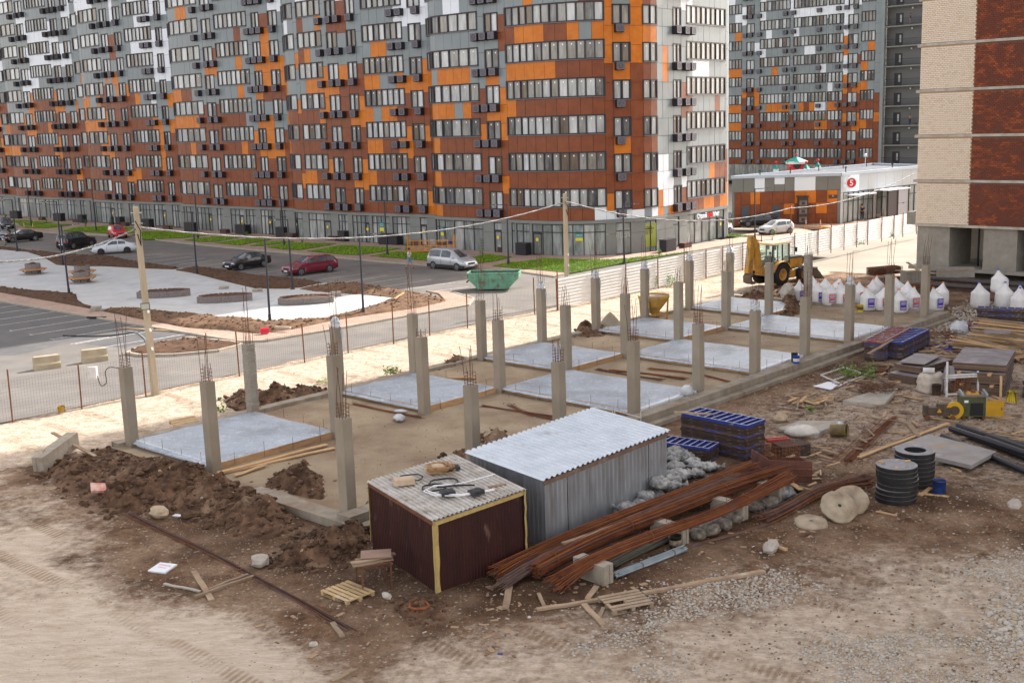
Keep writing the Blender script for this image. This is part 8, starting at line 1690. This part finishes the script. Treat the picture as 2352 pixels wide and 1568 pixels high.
for i,(q,w_)in enumerate(CABS):
 p=G(*q,.09);tt=PM.hit(*q);nn=PM.nrm(tt)if tt else LN;t=thing('equipment_cabinet','%s dark louvred equipment cabinet from the left along the shop fronts'%ORD[i],'cabinet',p+Vector((0,.3,0)),math.atan2(nn.y,nn.x)+math.pi/2,'equipment cabinets by the shops');m=MB();m.box((0,0,.55),(w_,.75,1.1));m.build('case',cab,t);m=MB();m.box((0,0,1.12),(w_+.06,.8,.05));m.build('lid',frame_m,t)
 for k in range(6):m=MB();m.box((0,-.39,.2+k*.15),(w_*.86,.02,.05));m.build('louvre',frame_m,t)
for i,q in enumerate((Z5(382,455),Z5(702,476),Z5(1145,510),Z5(1535,540),Z5(2062,576),Z6(312,615),Z6(712,642),Z6(2285,750),Z7(1598,708))):
 p=G(*q,.09);tt=PM.hit(*q);nn=PM.nrm(tt)if tt else LN;t=thing('bench_box','%s low maroon bench box from the left along the shop fronts'%ORD[i],'bench',p+Vector((0,.3,0)),math.atan2(nn.y,nn.x)+math.pi/2,'maroon bench boxes');m=MB();m.box((0,0,.22),(1.35,.6,.44));m.build('box',M('maroon side',(.07,.035,.032),.7),t)
 for k in range(5):m=MB();m.box((0,-.26+k*.13,.47),(1.42,.11,.04));m.build('slat',maroon_b,t)
for i,q in enumerate((Z5(1035,500),Z5(2250,590))):t=thing('litter_bin',('black litter bin by the shop behind the red hatchback','black litter bin beside the second utility pole lawn')[i],'bin',G(*q,.09),0);m=MB();m.cyl((0,0,.5),.22,1.0,14);m.build('body',black_m,t);m=MB();m.lathe([(.26,1.0),(.26,1.06),(.1,1.22),(.05,1.4)],14);m.build('hood',black_m,t)
for i,(q,h_)in enumerate(((Z5(45,430),1.0),(Z5(432,486),1.5),(Z5(785,514),1.6),(Z5(1018,510),1.5),(Z5(1318,540),1.4),(Z5(1582,570),2.2),(Z5(2272,636),1.8),(Z6(430,668),2.1),(Z6(1388,740),2.2),(Z6(2072,800),2.2),(Z7(1352,775),1.0),(F1(545,300),1.2))):weed(G(*q,.12),h_*.62,.32,130,'%s thin leafy sapling from the left on the lawn strips'%ORD[i],800+i,'saplings on the lawn strips','sapling','sapling')
# plaza odds and ends
for i,(q,lb)in enumerate(((Z5(880,1285),'small grey paving stack beside the lower soil bed'),(Z6(735,1150),'pale concrete block pair near the right lens planter'),(Z6(15,1110),'small stack of grey slabs by the middle lens planter'),(Z5(2065,1085),'loose grey slabs behind the middle lens planter'))):t=thing('slab_stack',lb,'slabs',G(*q,.1),.3);[MB().box((RND.uniform(-.08,.08),0,.06+k*.11),(.75,.5,.10)).build('slab',concrete_pale,t)for k in range(3 if i<2 else 2)]
mb=MB();mb.box((0,0,.15),(.5,.35,.3));mesh1('red_canister',mb,M('red can',(.65,.02,.06),.4),'small red canister on the soil by the sunny plaza edge','canister',G(*Z6(80,1490),.15),.3);mb=MB();mb.bar((0,0,.1),(1.0,-.3,.1),.2,.12);mesh1('kerb_stone',mb,kerb_m,'loose pale kerb stone right of the red canister','kerb stone',G(*Z6(178,1452),.25))
t=[G(*Z5(x,y),.03)for x,y in((580,1513),(850,1522),(1100,1505),(1350,1465),(1575,1405))];mb=MB();mb.tube([p-t[0]for p in spline(t,16)],.05,7);mesh1('black_hose',mb,black_p,'long black hose lying across the parking bays','hose',t[0]);t=[G(*Z5(x,y),.03)for x,y in((1170,1475),(1270,1490),(1330,1540),(1345,1568))];mb=MB();mb.tube([p-t[0]for p in t],.05,7);mesh1('black_hose',mb,galv,'short grey hose curving beside the long black hose','hose',t[0]);mb=MB();mb.tube([(0,0,.08),(1.4,-.25,.08)],.08,8);mesh1('pipe_piece',mb,black_p,'short black pipe piece on the pavement kerb','pipe',G(*Z5(800,1360),.0));plank(G(*Z5(1100,1445),.05),G(*Z5(1660,1475),.05),.14,.05,wood_new,'long thin batten lying over the parking bay kerb');plank(G(*Z6(1275,1175),.45),G(*Z6(1355,1120),.5),.16,.05,wood_new,'short plank standing on the soil bed corner')
# green skip
sk=M('worn green skip',(.15,.35,.235),.65,(.10,.26,.18),2,6,stain=(.17,.10,.06),ss=2.2,sw=(.52,.66));skd=M('teal skip inside',(.05,.17,.14),.7,(.10,.10,.07),2,5)
a_,b_=G(1100,667,.02),G(1172,667,.02);t=thing('waste_skip','battered green boat shaped waste skip on the street','skip',(a_+b_)/2+Vector((0,.9,0)),math.atan2(b_.y-a_.y,b_.x-a_.x)+.10);bl_,tl2,w_,h_=1.15,1.95,.88,1.28
def skip_shell(m,k,mi):
 vs=[(-bl_*k,-w_*k,.1),(bl_*k,-w_*k,.1),(bl_*k,w_*k,.1),(-bl_*k,w_*k,.1),(-tl2*k,-w_*1.03*k,h_),(tl2*k,-w_*1.03*k,h_),(tl2*k,w_*1.03*k,h_),(-tl2*k,w_*1.03*k,h_)]
 mid=[(-tl2*k,-w_*1.02*k,h_*.72),(tl2*k,-w_*1.02*k,h_*.72),(tl2*k,w_*1.02*k,h_*.72),(-tl2*k,w_*1.02*k,h_*.72)]
 v=vs[:4]+mid+vs[4:];f_=[(3,2,1,0)]+[(i,(i+1)%4,4+(i+1)%4,4+i)for i in range(4)]+[(4+i,4+(i+1)%4,8+(i+1)%4,8+i)for i in range(4)];m.add(v,f_,mi)
m=MB();skip_shell(m,1,0);m.build('shell',sk,t);m=MB();skip_shell(m,.97,0);m.build('inside',skd,t)
for sg in(-1,1):
 m=MB();m.bar((-tl2,sg*w_*1.03,h_),(tl2,sg*w_*1.03,h_),.09,.09);m.bar((sg*tl2,-w_,h_),(sg*tl2,w_,h_),.09,.09);m.build('rim',sk,t)
 for x in(-1.2,-.4,.4,1.2):m=MB();m.bar((x*.8,sg*(w_+.01),.15),(x*1.0,sg*(w_*1.03+.02),h_),.07,.05);m.build('rib',sk,t)
 m=MB();m.bar((-bl_-.25,sg*(w_+.03),.75),(bl_+.3,sg*(w_+.03),.75),.05,.07);m.build('rail',sk,t)
m=MB();m.tube([(-tl2-.1,-.5,.6),(-tl2-.1,.5,.6)],.05,8);m.build('lifting_bar',rust_dark,t)
# orange lifting cradle
orc=M('cradle orange',(.66,.27,.02),.5);t=thing('lifting_cradle','orange facade lifting cradle standing on the lawn','cradle',G(*Z6(1610,752),.12)+Vector((0,.6,0)),-.15);Lc=2.3
for y in(-.35,.35):
 for z in(.12,.62,1.12):m=MB();m.bar((-Lc,y,z),(Lc,y,z),.05,.05);m.build('rail',orc,t)
 for k in range(9):x=-Lc+Lc*2*k/8;m=MB();m.bar((x,y,.1),(x,y,1.12),.045,.045);m.build('post',orc,t)
 for k in range(6):x=-Lc+Lc*2*k/6;m=MB();m.bar((x,y,.14),(x+Lc/3,y,.6),.035,.035);m.build('brace',orc,t)
for x in(-Lc,Lc):
 m=MB();m.tube([(x,-.4,.1),(x,-.4,1.5),(x,-.3,1.65),(x,.3,1.65),(x,.4,1.5),(x,.4,.1)],.045,8);m.build('end_hoop',orc,t)
m=MB();m.box((0,0,.12),(Lc*2,.7,.04));m.build('deck',orc,t);m=MB();m.box((-1.6,0,.9),(.75,.4,.5));m.box((1.1,0,.75),(.8,.3,.35),0,.4);m.build('hoist',M('hoist brown',(.14,.07,.05),.6),t);MB().box((.2,0,1.0),(.5,.3,.5)).build('control_box',galv,t);MB().box((1.9,0,.95),(.35,.4,.4)).build('control_box',blue_b,t)
# inflatable play tower far behind
ir=M('inflatable red',(.55,.03,.05),.6);it=M('inflatable teal',(.01,.30,.26),.6);p=Vector(GD(1828,395,172));p.z=0;t=thing('play_tower','red play castle with teal pointed roofs behind the supermarket roof','play castle',p);zr=lambda y:CH+ray(1828,y).z*(p.y/ray(1828,y).y)
for dx,wd,ya,yb,yc in((0,2.9,400,372,360),(-2.9,.8,400,388,376),(2.9+.3,.8,400,386,374),(1.1,.9,400,388,377)):
 dy=-1.6 if dx==1.1 else 0;m=MB();m.box((dx,dy,zr(yb)/2),(wd*.72,wd*.72,zr(yb)),0);m.box((dx,dy,zr(yb)-.1),(wd*.85,wd*.85,.35),1);m.build('turret',[ir,white_p],t);m=MB();m.cyl((dx,dy,(zr(yb)+zr(yc))/2+.05),wd*.62,zr(yc)-zr(yb),4,0,Matrix.Identity(4),.03,False);m.build('pointed_roof',it,t);m=MB();m.ball((dx,dy,zr(yc)+.25),.22,0,8,5);m.build('finial',ir,t)
for sx in(-.35,.9):m=MB();m.cyl((sx,-1.06,zr(377)),.42,.06,16,0,Matrix.Translation((0,0,0))@Matrix.Identity(4));
m=MB();m.cyl((0,0,0),.55,.08,18,0,Matrix.Translation((-.1,-1.1,zr(378.5)))@Matrix.Rotation(math.pi/2,4,'X'));m.build('round_panel',M('dark disc',(.03,.03,.03),.6),t)
# ------------------------------------------------------------------ wheel loader with backhoe
yl=M('loader yellow',(.50,.255,.035),.5,(.38,.19,.03),3,5,stain=(.20,.125,.07),ss=1.8,sw=(.50,.66));p0=G(1791,655,-.05);ang=SANG-.16;d_=Vector((math.cos(ang),math.sin(ang),0));nl=Vector((-d_.y,d_.x,0))
t=thing('backhoe_loader','muddy yellow backhoe loader with a driver working by the white sacks','loader',p0+nl*.85,ang)
def lw(x,r_,w_):
 for sg in(1,-1):
  T_=Matrix.Translation((x,sg*.82,r_))@Matrix.Rotation(math.pi/2*sg,4,'X');m=MB();m.lathe([(r_*.55,-w_/2),(r_*.9,-w_/2),(r_,-w_*.38),(r_,w_*.38),(r_*.9,w_/2),(r_*.55,w_/2)],26,0,T_)
  for k in range(22):a_=6.283*k/22;m.bar(T_@Vector((r_*1.01*math.cos(a_),r_*1.01*math.sin(a_),-w_*.45)),T_@Vector((r_*1.01*math.cos(a_+.18),r_*1.01*math.sin(a_+.18),0)),.06,.06)
  wo=m.build('wheel',tyre_m,t);m=MB();m.lathe([(r_*.56,-w_*.46),(r_*.5,-w_*.46),(r_*.42,-w_*.2),(.0,-w_*.25)],22,0,T_);m.cyl((0,0,-w_*.3),.14,.12,12,0,T_);m.build('rim',yl,wo)
lw(0,.74,.46);lw(2.3,.53,.36)
m=MB();m.box((1.0,0,.75),(2.6,.95,.4));m.box((.1,0,1.0),(1.5,1.1,.4));m.box((1.15,-.62,.62),(.95,.3,.5));m.box((1.15,.62,.62),(.95,.3,.5));m.build('chassis',yl,t);m=MB();m.box((2.15,0,1.28),(1.35,.85,.72),0);m.build('engine_cover',yl,t);m=MB();m.box((2.2,0,1.68),(1.3,.9,.12),0,0,None,.92);m.box((2.86,0,1.35),(.08,.8,.62));m.build('black_bonnet',black_m,t)
for sg in(1,-1):
 m=MB();m.lathe([(.86,-.26),(.90,-.26),(.90,.24),(.86,.24)],26,0,Matrix.Translation((0,sg*.82,.74))@Matrix.Rotation(math.pi/2,4,'X'));vs=[i for i in range(len(m.v))if m.v[i][2]>.95];ks=set(vs);m2=MB();m2.v=m.v;fl_=[(f_,a_,b_)for f_,a_,b_ in zip(m.f,m.m,m.sm)if all(i in ks for i in f_)];m2.f=[q[0]for q in fl_];m2.m=[0]*len(fl_);m2.sm=[True]*len(fl_);m2.build('mudguard',yl,t)
# cab
for x,y in((-.55,-.62),(-.55,.62),(1.15,-.62),(1.15,.62),(.42,-.64),(.42,.64)):m=MB();m.bar((x*(1.0 if x>0 else 1.25),y,1.15),(x if x>0 else x*.9,y*.95,2.72),.07,.07);m.build('cab_post',black_m,t)
m=MB();m.box((.3,0,2.78),(2.0,1.42,.12),0,0,None,.94);m.build('cab_roof',M('tan roof',(.52,.36,.19),.6),t);m=MB();m.bar((-.6,-.63,1.5),(1.15,-.63,1.5),.06,.06);m.bar((-.6,.63,1.5),(1.15,.63,1.5),.06,.06);m.build('cab_rail',black_m,t)
cg=M('green cab glass',(.75,.95,.88),.02,trans=.85,ior=1.1,spec=.5)
for q in(((-.62,-.625,1.2),(.40,-.635,1.2),(.40,-.61,2.7),(-.52,-.6,2.7)),((.46,-.635,1.2),(1.13,-.63,1.2),(1.13,-.6,2.7),(.46,-.61,2.7)),((1.17,-.6,1.3),(1.17,.6,1.3),(1.17,.58,2.7),(1.17,-.58,2.7)),((-.68,.6,1.3),(-.68,-.6,1.3),(-.52,-.58,2.7),(-.52,.58,2.7)),((1.13,.63,1.2),(-.62,.625,1.2),(-.52,.6,2.7),(1.13,.6,2.7))):m=MB();m.add(q,[(0,1,2,3)]);m.build('cab_window',cg,t)
m=MB();m.box((-.05,0,1.35),(.5,.5,.12));m.box((-.28,0,1.65),(.12,.5,.55));m.build('seat',black_p,t);m=MB();m.lathe([(.16,-.015),(.19,0),(.16,.015)],16,0,Matrix.Translation((.55,0,1.72))@Matrix.Rotation(-.6,4,'Y'));m.bar((.75,0,1.2),(.55,0,1.7),.05);m.build('steering_wheel',black_p,t)
for sg in(1,-1):
 m=MB();m.bar((1.3,sg*.55,1.25),(2.3,sg*.6,1.05),.12,.2);m.bar((2.3,sg*.6,1.05),(3.45,sg*.6,.45),.12,.22);m.build('loader_arm',yl,t);m=MB();m.tube([(1.6,sg*.5,.85),(2.7,sg*.52,.95)],.05,8);m.tube([(2.6,sg*.42,1.12),(3.5,sg*.42,.85)],.04,8);m.build('cylinder',galv,t)
m=MB();pr=[(3.45,.85),(3.4,.25),(3.6,.08),(4.35,.05),(4.3,.12),(3.7,.18),(3.55,.35),(3.58,.9)];W2=1.12;n=len(pr);vs=[(x,-W2,z)for x,z in pr]+[(x,W2,z)for x,z in pr];m.add(vs,[(i,(i+1)%n,n+(i+1)%n,n+i)for i in range(n)]+[tuple(range(n-1,-1,-1)),tuple(range(n,2*n))]);
for sg in(-1,1):m.add([(3.42,sg*W2,.86),(3.42,sg*W2,.1),(4.3,sg*W2,.06),(3.9,sg*W2,.5)],[(0,1,2,3)]);m.box((4.36,sg*.0,.05),(.2,W2*2,.03))
m.build('front_bucket',M('bucket steel',(.09,.07,.055),.6,(.15,.11,.08),3,5),t);m=MB()
for y in(-.25,.05):m.bar((3.5,y,.9),(4.1,y+.05,.95),.1,.06)
m.build('fork_bracket',galv2,t)
m=MB();m.bar((-.9,0,.9),(-1.25,0,1.0),.6,.5);m.bar((-1.2,0,1.0),(-1.55,.1,2.95),.36,.42);m.build('boom',yl,t);m=MB();m.bar((-1.5,.1,2.95),(-2.0,.15,3.3),.36,.36);m.bar((-1.85,.12,3.3),(-2.1,.18,.95),.34,.42);m.build('dipper',yl,t);m=MB();m.tube([(-1.15,.0,1.6),(-1.5,.08,2.8)],.06,8);m.tube([(-2.2,.15,2.6),(-2.2,.18,1.3)],.05,8);m.build('cylinder',galv,t)
m=MB();pr=[(-2.1,1.0),(-2.35,.75),(-2.3,.35),(-1.95,.2),(-1.6,.35),(-1.9,.35),(-2.15,.5),(-2.15,.72),(-1.95,.95)];n=len(pr);vs=[(x,-.22,z)for x,z in pr]+[(x,.42,z)for x,z in pr];m.add(vs,[(i,(i+1)%n,n+(i+1)%n,n+i)for i in range(n)]+[tuple(range(n-1,-1,-1)),tuple(range(n,2*n))]);m.build('rear_bucket',M('bucket steel',(.09,.07,.055)),t)
for sg in(1,-1):m=MB();m.bar((-.95,sg*.85,.95),(-1.0,sg*.95,.25),.14,.18);m.box((-1.0,sg*.98,.2),(.4,.3,.06));m.build('stabiliser',yl,t);m=MB();m.bar((1.2,sg*.68,2.45),(1.35,sg*.98,2.4),.03);m.box((1.38,sg*1.0,2.3),(.06,.16,.32));m.build('mirror',black_p,t)
t.scale=(1.1,1.1,1.1)
LOADER=t
# ------------------------------------------------------------------ people
def skin_mesh(name,joints,edges,mat,parent,sub=1):
 "one continuous limb surface grown over a jointed skeleton"
 me=bpy.data.meshes.new(name);ks=list(joints);me.from_pydata([joints[k][0]for k in ks],[(ks.index(a_),ks.index(b_))for a_,b_ in edges],[]);o=bpy.data.objects.new(name,me);COL.objects.link(o)
 bm=bmesh.new();bm.from_mesh(me);ly=bm.verts.layers.skin.verify()
 for i,v in enumerate(bm.verts):q=joints[ks[i]][1];v[ly].radius=(q,q)if not isinstance(q,tuple)else q;v[ly].use_root=(i==0)
 bm.to_mesh(me);bm.free();o.modifiers.new('skin','SKIN');s_=o.modifiers.new('sub','SUBSURF');s_.levels=s_.render_levels=sub
 dg=bpy.context.evaluated_depsgraph_get();m2=bpy.data.meshes.new_from_object(o.evaluated_get(dg));bpy.data.objects.remove(o);bpy.data.meshes.remove(me);m2.materials.clear();m2.materials.append(mat);m2.polygons.foreach_set('use_smooth',[True]*len(m2.polygons));o=bpy.data.objects.new(name,m2);COL.objects.link(o);o.parent=parent;return o
skin_t=M('skin',(.42,.22,.14),.6);hair_d=M('dark hair',(.02,.014,.01),.7);shoe_w=M('white shoe',(.7,.7,.7),.6);shoe_d=M('sandal',(.10,.06,.04),.7);eye_m=M('eye',(.02,.02,.02),.4)
def person(loc,rz,label,J,shirt,trousers,shoes,short=True,sleeve=True,topless=False,scale=1.0):
 t=thing('person',label,'person',loc,rz);t.scale=(scale,)*3;V={k:Vector(v)for k,v in J.items()}
 R_=dict(pelvis=(.13,.10),waist=(.125,.09),chest=(.15,.10),neck=.055,head=.085,crown=.08,shL=.06,shR=.06,elL=.042,elR=.042,wrL=.03,wrR=.03,haL=.038,haR=.038,hipL=.085,hipR=.085,knL=.058,knR=.058,anL=.038,anR=.038,toL=.04,toR=.04)
 E_=[('pelvis','waist'),('waist','chest'),('chest','neck'),('neck','head'),('head','crown'),('chest','shL'),('shL','elL'),('elL','wrL'),('wrL','haL'),('chest','shR'),('shR','elR'),('elR','wrR'),('wrR','haR'),('pelvis','hipL'),('hipL','knL'),('knL','anL'),('anL','toL'),('pelvis','hipR'),('hipR','knR'),('knR','anR'),('anR','toR')]
 skin_mesh('body',{k:(V[k],R_[k])for k in R_},E_,skin_t,t)
 g_=lambda k,q:(V[k],(R_[k][0]+q,R_[k][1]+q)if isinstance(R_[k],tuple)else R_[k]+q)
 if not topless:
  jj={k:g_(k,.022)for k in('chest','waist','pelvis','shL','shR')};ee=[('chest','waist'),('waist','pelvis'),('chest','shL'),('chest','shR')]
  for sd_ in 'LR':jj['sl'+sd_]=(V['sh'+sd_].lerp(V['el'+sd_],.8 if sleeve else .3),.062);ee.append(('sh'+sd_,'sl'+sd_))
  skin_mesh('shirt',jj,ee,shirt,t)
 jj={k:g_(k,.028)for k in('pelvis','hipL','hipR')};ee=[('pelvis','hipL'),('pelvis','hipR')]
 for sd_ in 'LR':
  jj['kk'+sd_]=(V['kn'+sd_],.088 if short else .075);ee.append(('hip'+sd_,'kk'+sd_))
  if not short:jj['aa'+sd_]=(V['an'+sd_],.062);ee.append(('kk'+sd_,'aa'+sd_))
  m=MB();c=V['an'+sd_].lerp(V['to'+sd_],.55);m.ball((c.x,c.y,c.z-.015),.10,0,10,6,(.55,1.25,.5));m.build('shoe',shoes,t)
 skin_mesh('trousers',jj,ee,trousers,t);h_=V['head'].lerp(V['crown'],.75);m=MB();m.ball((h_.x,h_.y+.018,h_.z+.03),.108,0,12,8,(.95,1.05,.95));m.build('hair',hair_d,t)
 m=MB();f_=V['head'].lerp(V['crown'],.35);m.ball((f_.x,f_.y-.105,f_.z-.005),.022,0,6,4)
 for sx in(-1,1):m.ball((f_.x+sx*.098,f_.y,f_.z),.028,0,6,4,(.5,1,1.3));m.ball((f_.x+sx*.035,f_.y-.092,f_.z+.03),.014,1,6,4)
 m.box((f_.x,f_.y-.095,f_.z-.055),(.05,.02,.012),2);m.build('face',[skin_t,eye_m,M('lips',(.30,.10,.08),.6)],t)
 for sd_ in 'LR':
  m=MB();w_,q=V['wr'+sd_],V['ha'+sd_];d2=(q-w_).normalized();sx=d2.cross(Vector((0,1,0.01))).normalized()
  for k in range(4):b_=q+sx*(-.03+k*.02);m.tube([b_-d2*.02,b_+d2*.05+Vector((0,-.01,0)),b_+d2*(.075+.01*(k in(1,2)))+Vector((0,-.025,0))],[.010,.009,.007],5)
  m.tube([w_.lerp(q,.5),q-sx*.05+Vector((0,-.02,0)),q-sx*.055+d2*.03+Vector((0,-.03,0))],[.013,.011,.009],5);m.build('fingers',skin_t,t)
 return t
def pose(**k):
 J=dict(pelvis=(0,0,.96),waist=(0,0,1.12),chest=(0,0,1.36),neck=(0,-.01,1.52),head=(0,-.02,1.60),crown=(0,-.02,1.72),shL=(.19,0,1.43),elL=(.25,.03,1.15),wrL=(.27,-.04,.90),haL=(.27,-.06,.83),shR=(-.19,0,1.43),elR=(-.25,.03,1.15),wrR=(-.27,-.04,.90),haR=(-.27,-.06,.83),hipL=(.10,0,.90),knL=(.11,-.01,.50),anL=(.12,.02,.09),toL=(.12,-.12,.04),hipR=(-.10,0,.90),knR=(-.11,-.01,.50),anR=(-.12,.02,.09),toR=(-.12,-.12,.04));J.update(k);return J
wt_shirt=M('white shirt',(.62,.60,.56),.85);jean=M('light jeans',(.22,.32,.46),.85,(.16,.25,.38),8,3);dark_s=M('dark shirt',(.02,.02,.022),.85);khaki=M('olive shirt',(.12,.12,.08),.85);dark_t=M('dark trousers',(.025,.025,.03),.85)
person(G(941,617,.004),1.1,'man in a white shirt and light jean shorts walking past the silver people carrier',pose(elR=(-.28,-.12,1.22),wrR=(-.16,-.22,1.42),haR=(-.12,-.18,1.50),elL=(.26,-.08,1.17),wrL=(.12,-.20,1.12),haL=(.05,-.22,1.12),knL=(.10,-.16,.50),anL=(.10,-.22,.10),toL=(.10,-.36,.05),knR=(-.10,.08,.48),anR=(-.10,.33,.14),toR=(-.10,.24,.05)),wt_shirt,jean,shoe_d)
person(G(11,563,.004),2.2,'person in a dark top and grey shorts bending at the open car bonnet',pose(waist=(0,-.10,1.08),chest=(0,-.33,1.18),neck=(0,-.48,1.22),head=(0,-.55,1.22),crown=(0,-.66,1.20),shL=(.19,-.38,1.18),elL=(.24,-.45,.90),wrL=(.2,-.55,.68),haL=(.2,-.58,.62),shR=(-.19,-.38,1.18),elR=(-.24,-.45,.90),wrR=(-.2,-.55,.68),haR=(-.2,-.58,.62)),dark_s,M('grey shorts',(.22,.25,.32),.85),shoe_d)
person(G(1980,505,.09),-.2,'man in black clothes and white shoes standing at the supermarket door',pose(elR=(-.30,.05,1.18),wrR=(-.28,-.12,1.0),haR=(-.25,-.18,.98)),dark_s,dark_t,shoe_w,False)
def on_gallery(px,py,k,**kw):
 z=3.1+3.28*k;d2=ray(px,py);best=min(((abs((P2+uR*u+Vector((.70,.71))*.5).x/(P2+uR*u+Vector((.70,.71))*.5).y-d2.x/d2.y),u)for u in[i*.1 for i in range(95)]));q=gpt(best[1],.35);return Vector((q.x,q.y,z))
def gal_level(py):return round((CH+ray(2090,py).z*(P2.y/ray(2090,py).y)-3.1)/3.28)
person(on_gallery(2092,53,gal_level(53)),.75,'person in a black top and grey shorts leaning on a high tower gallery rail',pose(elR=(-.2,-.2,1.2),wrR=(-.12,-.35,1.12),haR=(-.1,-.4,1.1)),dark_s,M('grey shorts',(.22,.25,.32)),shoe_d);person(on_gallery(2090,285,gal_level(285)),.75,'bare chested person in blue trousers standing on a lower tower gallery',pose(elR=(-.28,-.15,1.25),wrR=(-.15,-.2,1.45),haR=(-.1,-.15,1.52),elL=(.28,-.15,1.2),wrL=(.1,-.25,1.2),haL=(.02,-.27,1.2)),dark_s,M('blue trousers',(.03,.06,.18),.85),shoe_d,False,True,True)
dp=LOADER.matrix_basis@Vector((-.02,0,.98));person(dp,ang+math.pi/2,'driver in an olive shirt sitting in the loader cab',pose(pelvis=(0,0,.50),waist=(0,.03,.66),chest=(0,.0,.90),neck=(0,-.03,1.06),head=(0,-.04,1.13),crown=(0,-.04,1.25),shL=(.19,0,.97),elL=(.24,-.16,.72),wrL=(.16,-.40,.78),haL=(.14,-.47,.80),shR=(-.19,0,.97),elR=(-.24,-.16,.72),wrR=(-.16,-.40,.78),haR=(-.14,-.47,.80),hipL=(.10,-.05,.48),knL=(.13,-.45,.50),anL=(.13,-.5,.12),toL=(.13,-.63,.08),hipR=(-.10,-.05,.48),knR=(-.13,-.45,.50),anR=(-.13,-.5,.12),toR=(-.13,-.63,.08)),khaki,dark_t,shoe_d,False)
# ------------------------------------------------------------------ more clutter of the material yard
rr=random.Random(1234)
def scraps(poly,n,lab,seed,lmin=.3,lmax=1.4,mats=(wood_new,wood_old,wood_old,wood_dark),zmax=.12):
 P=[tuple(g(x,y)[:2])for x,y in poly];r=random.Random(seed);xs=[p[0]for p in P];ys=[p[1]for p in P];k=0;mb=MB()
 while k<n:
  x,y=r.uniform(min(xs),max(xs)),r.uniform(min(ys),max(ys))
  if not in_poly(np.array([x]),np.array([y]),P)[0]:continue
  a_=r.gauss(.2,.9);l=r.uniform(lmin,lmax)/2;d2=Vector((math.cos(a_)*l,math.sin(a_)*l,r.uniform(-.05,.05)));c=Vector((x,y,GZ+.04+r.uniform(0,zmax)));mb.bar(c-d2,c+d2,r.uniform(.05,.16),r.uniform(.02,.05),r.randrange(len(mats)));k+=1
 tag(mb.build('wood_debris',list(mats)),lab,'wood debris',None,'stuff')
scraps([F4(60,900),F4(420,880),F4(760,1190),F4(300,1330),F4(-400,1250)],90,'splintered boards and laths strewn below the left plywood stack',11)
scraps([F4(900,700),F4(1250,640),F4(1300,830),F4(900,830)],40,'loose boards strewn left of the timber pile',12,zmax=.3)
scraps([F4(1300,850),F4(2300,830),F4(2400,900),F4(1300,900)],60,'boards lying at the foot of the timber pile',13,zmax=.3)
scraps([(1790,930),(2120,900),(2340,950),(2352,1010),(2150,970),(1950,1060),(1780,1040)],70,'laths and splinters over the middle of the material yard',14,.2,.8)
scraps([(2150,1000),(2352,960),(2352,1030)],14,'boards showing under the black pipes',15,.6,1.6,zmax=.05)
scraps([(1700,1010),(1880,1010),(1960,1100),(1850,1140),(1740,1110)],40,'laths around the rusty steel trough',16,.2,.7)
def rods(poly,n,lab,seed):
 P=[tuple(g(x,y)[:2])for x,y in poly];r=random.Random(seed);xs=[p[0]for p in P];ys=[p[1]for p in P];k=0;mb=MB()
 while k<n:
  x,y=r.uniform(min(xs),max(xs)),r.uniform(min(ys),max(ys))
  if not in_poly(np.array([x]),np.array([y]),P)[0]:continue
  a_=r.uniform(0,3.1);l=r.uniform(.3,1.3);b_=r.uniform(-.3,.3);c=Vector((x,y,GZ+.03));mb.tube([c,c+Vector((math.cos(a_)*l*.5,math.sin(a_)*l*.5,.05)),c+Vector((math.cos(a_+b_)*l,math.sin(a_+b_)*l,.02))],.009,4);k+=1
 tag(mb.build('steel_debris',rebar_m),lab,'steel debris',None,'stuff')
rods([(1780,940),(2060,880),(2200,960),(2000,1110),(1780,1050)],90,'bent rusty rods scattered through the material yard',21);rods([F4(0,860),F4(380,880),F4(420,1100),F4(-200,1100)],50,'bent rusty rods around the wire coil',22)
# extra stacks beyond the right plywood and behind the pile
for i,(b_,ty,l_,r_,n,nm)in enumerate(((F4(2240,1330),F4(2240,1090)[1],F4(2060,1090),F4(2700,1120),8,'dark stack cut by the right picture edge'),)):fstack(b_,ty,l_,r_,n,nm,brown_w,70+i,[brown_w,brown_w,blue_d])
fillp=[[(x,y)for x,y in((320,1010),(810,1165),(1100,1060),(1560,935),(2120,735),(1700,690),(1000,850))]]
pebbles('gravel',fillp,5200,.010,.032,'fine gravel scattered over the sand fill of the foundation',520,.8,0.0,[M('fill stone',(.40,.35,.27),.95,pos=True),M('fill stone dark',(.22,.175,.125),.95,pos=True),M('fill stone pale',(.50,.46,.39),.95,pos=True)],flat0=.0)
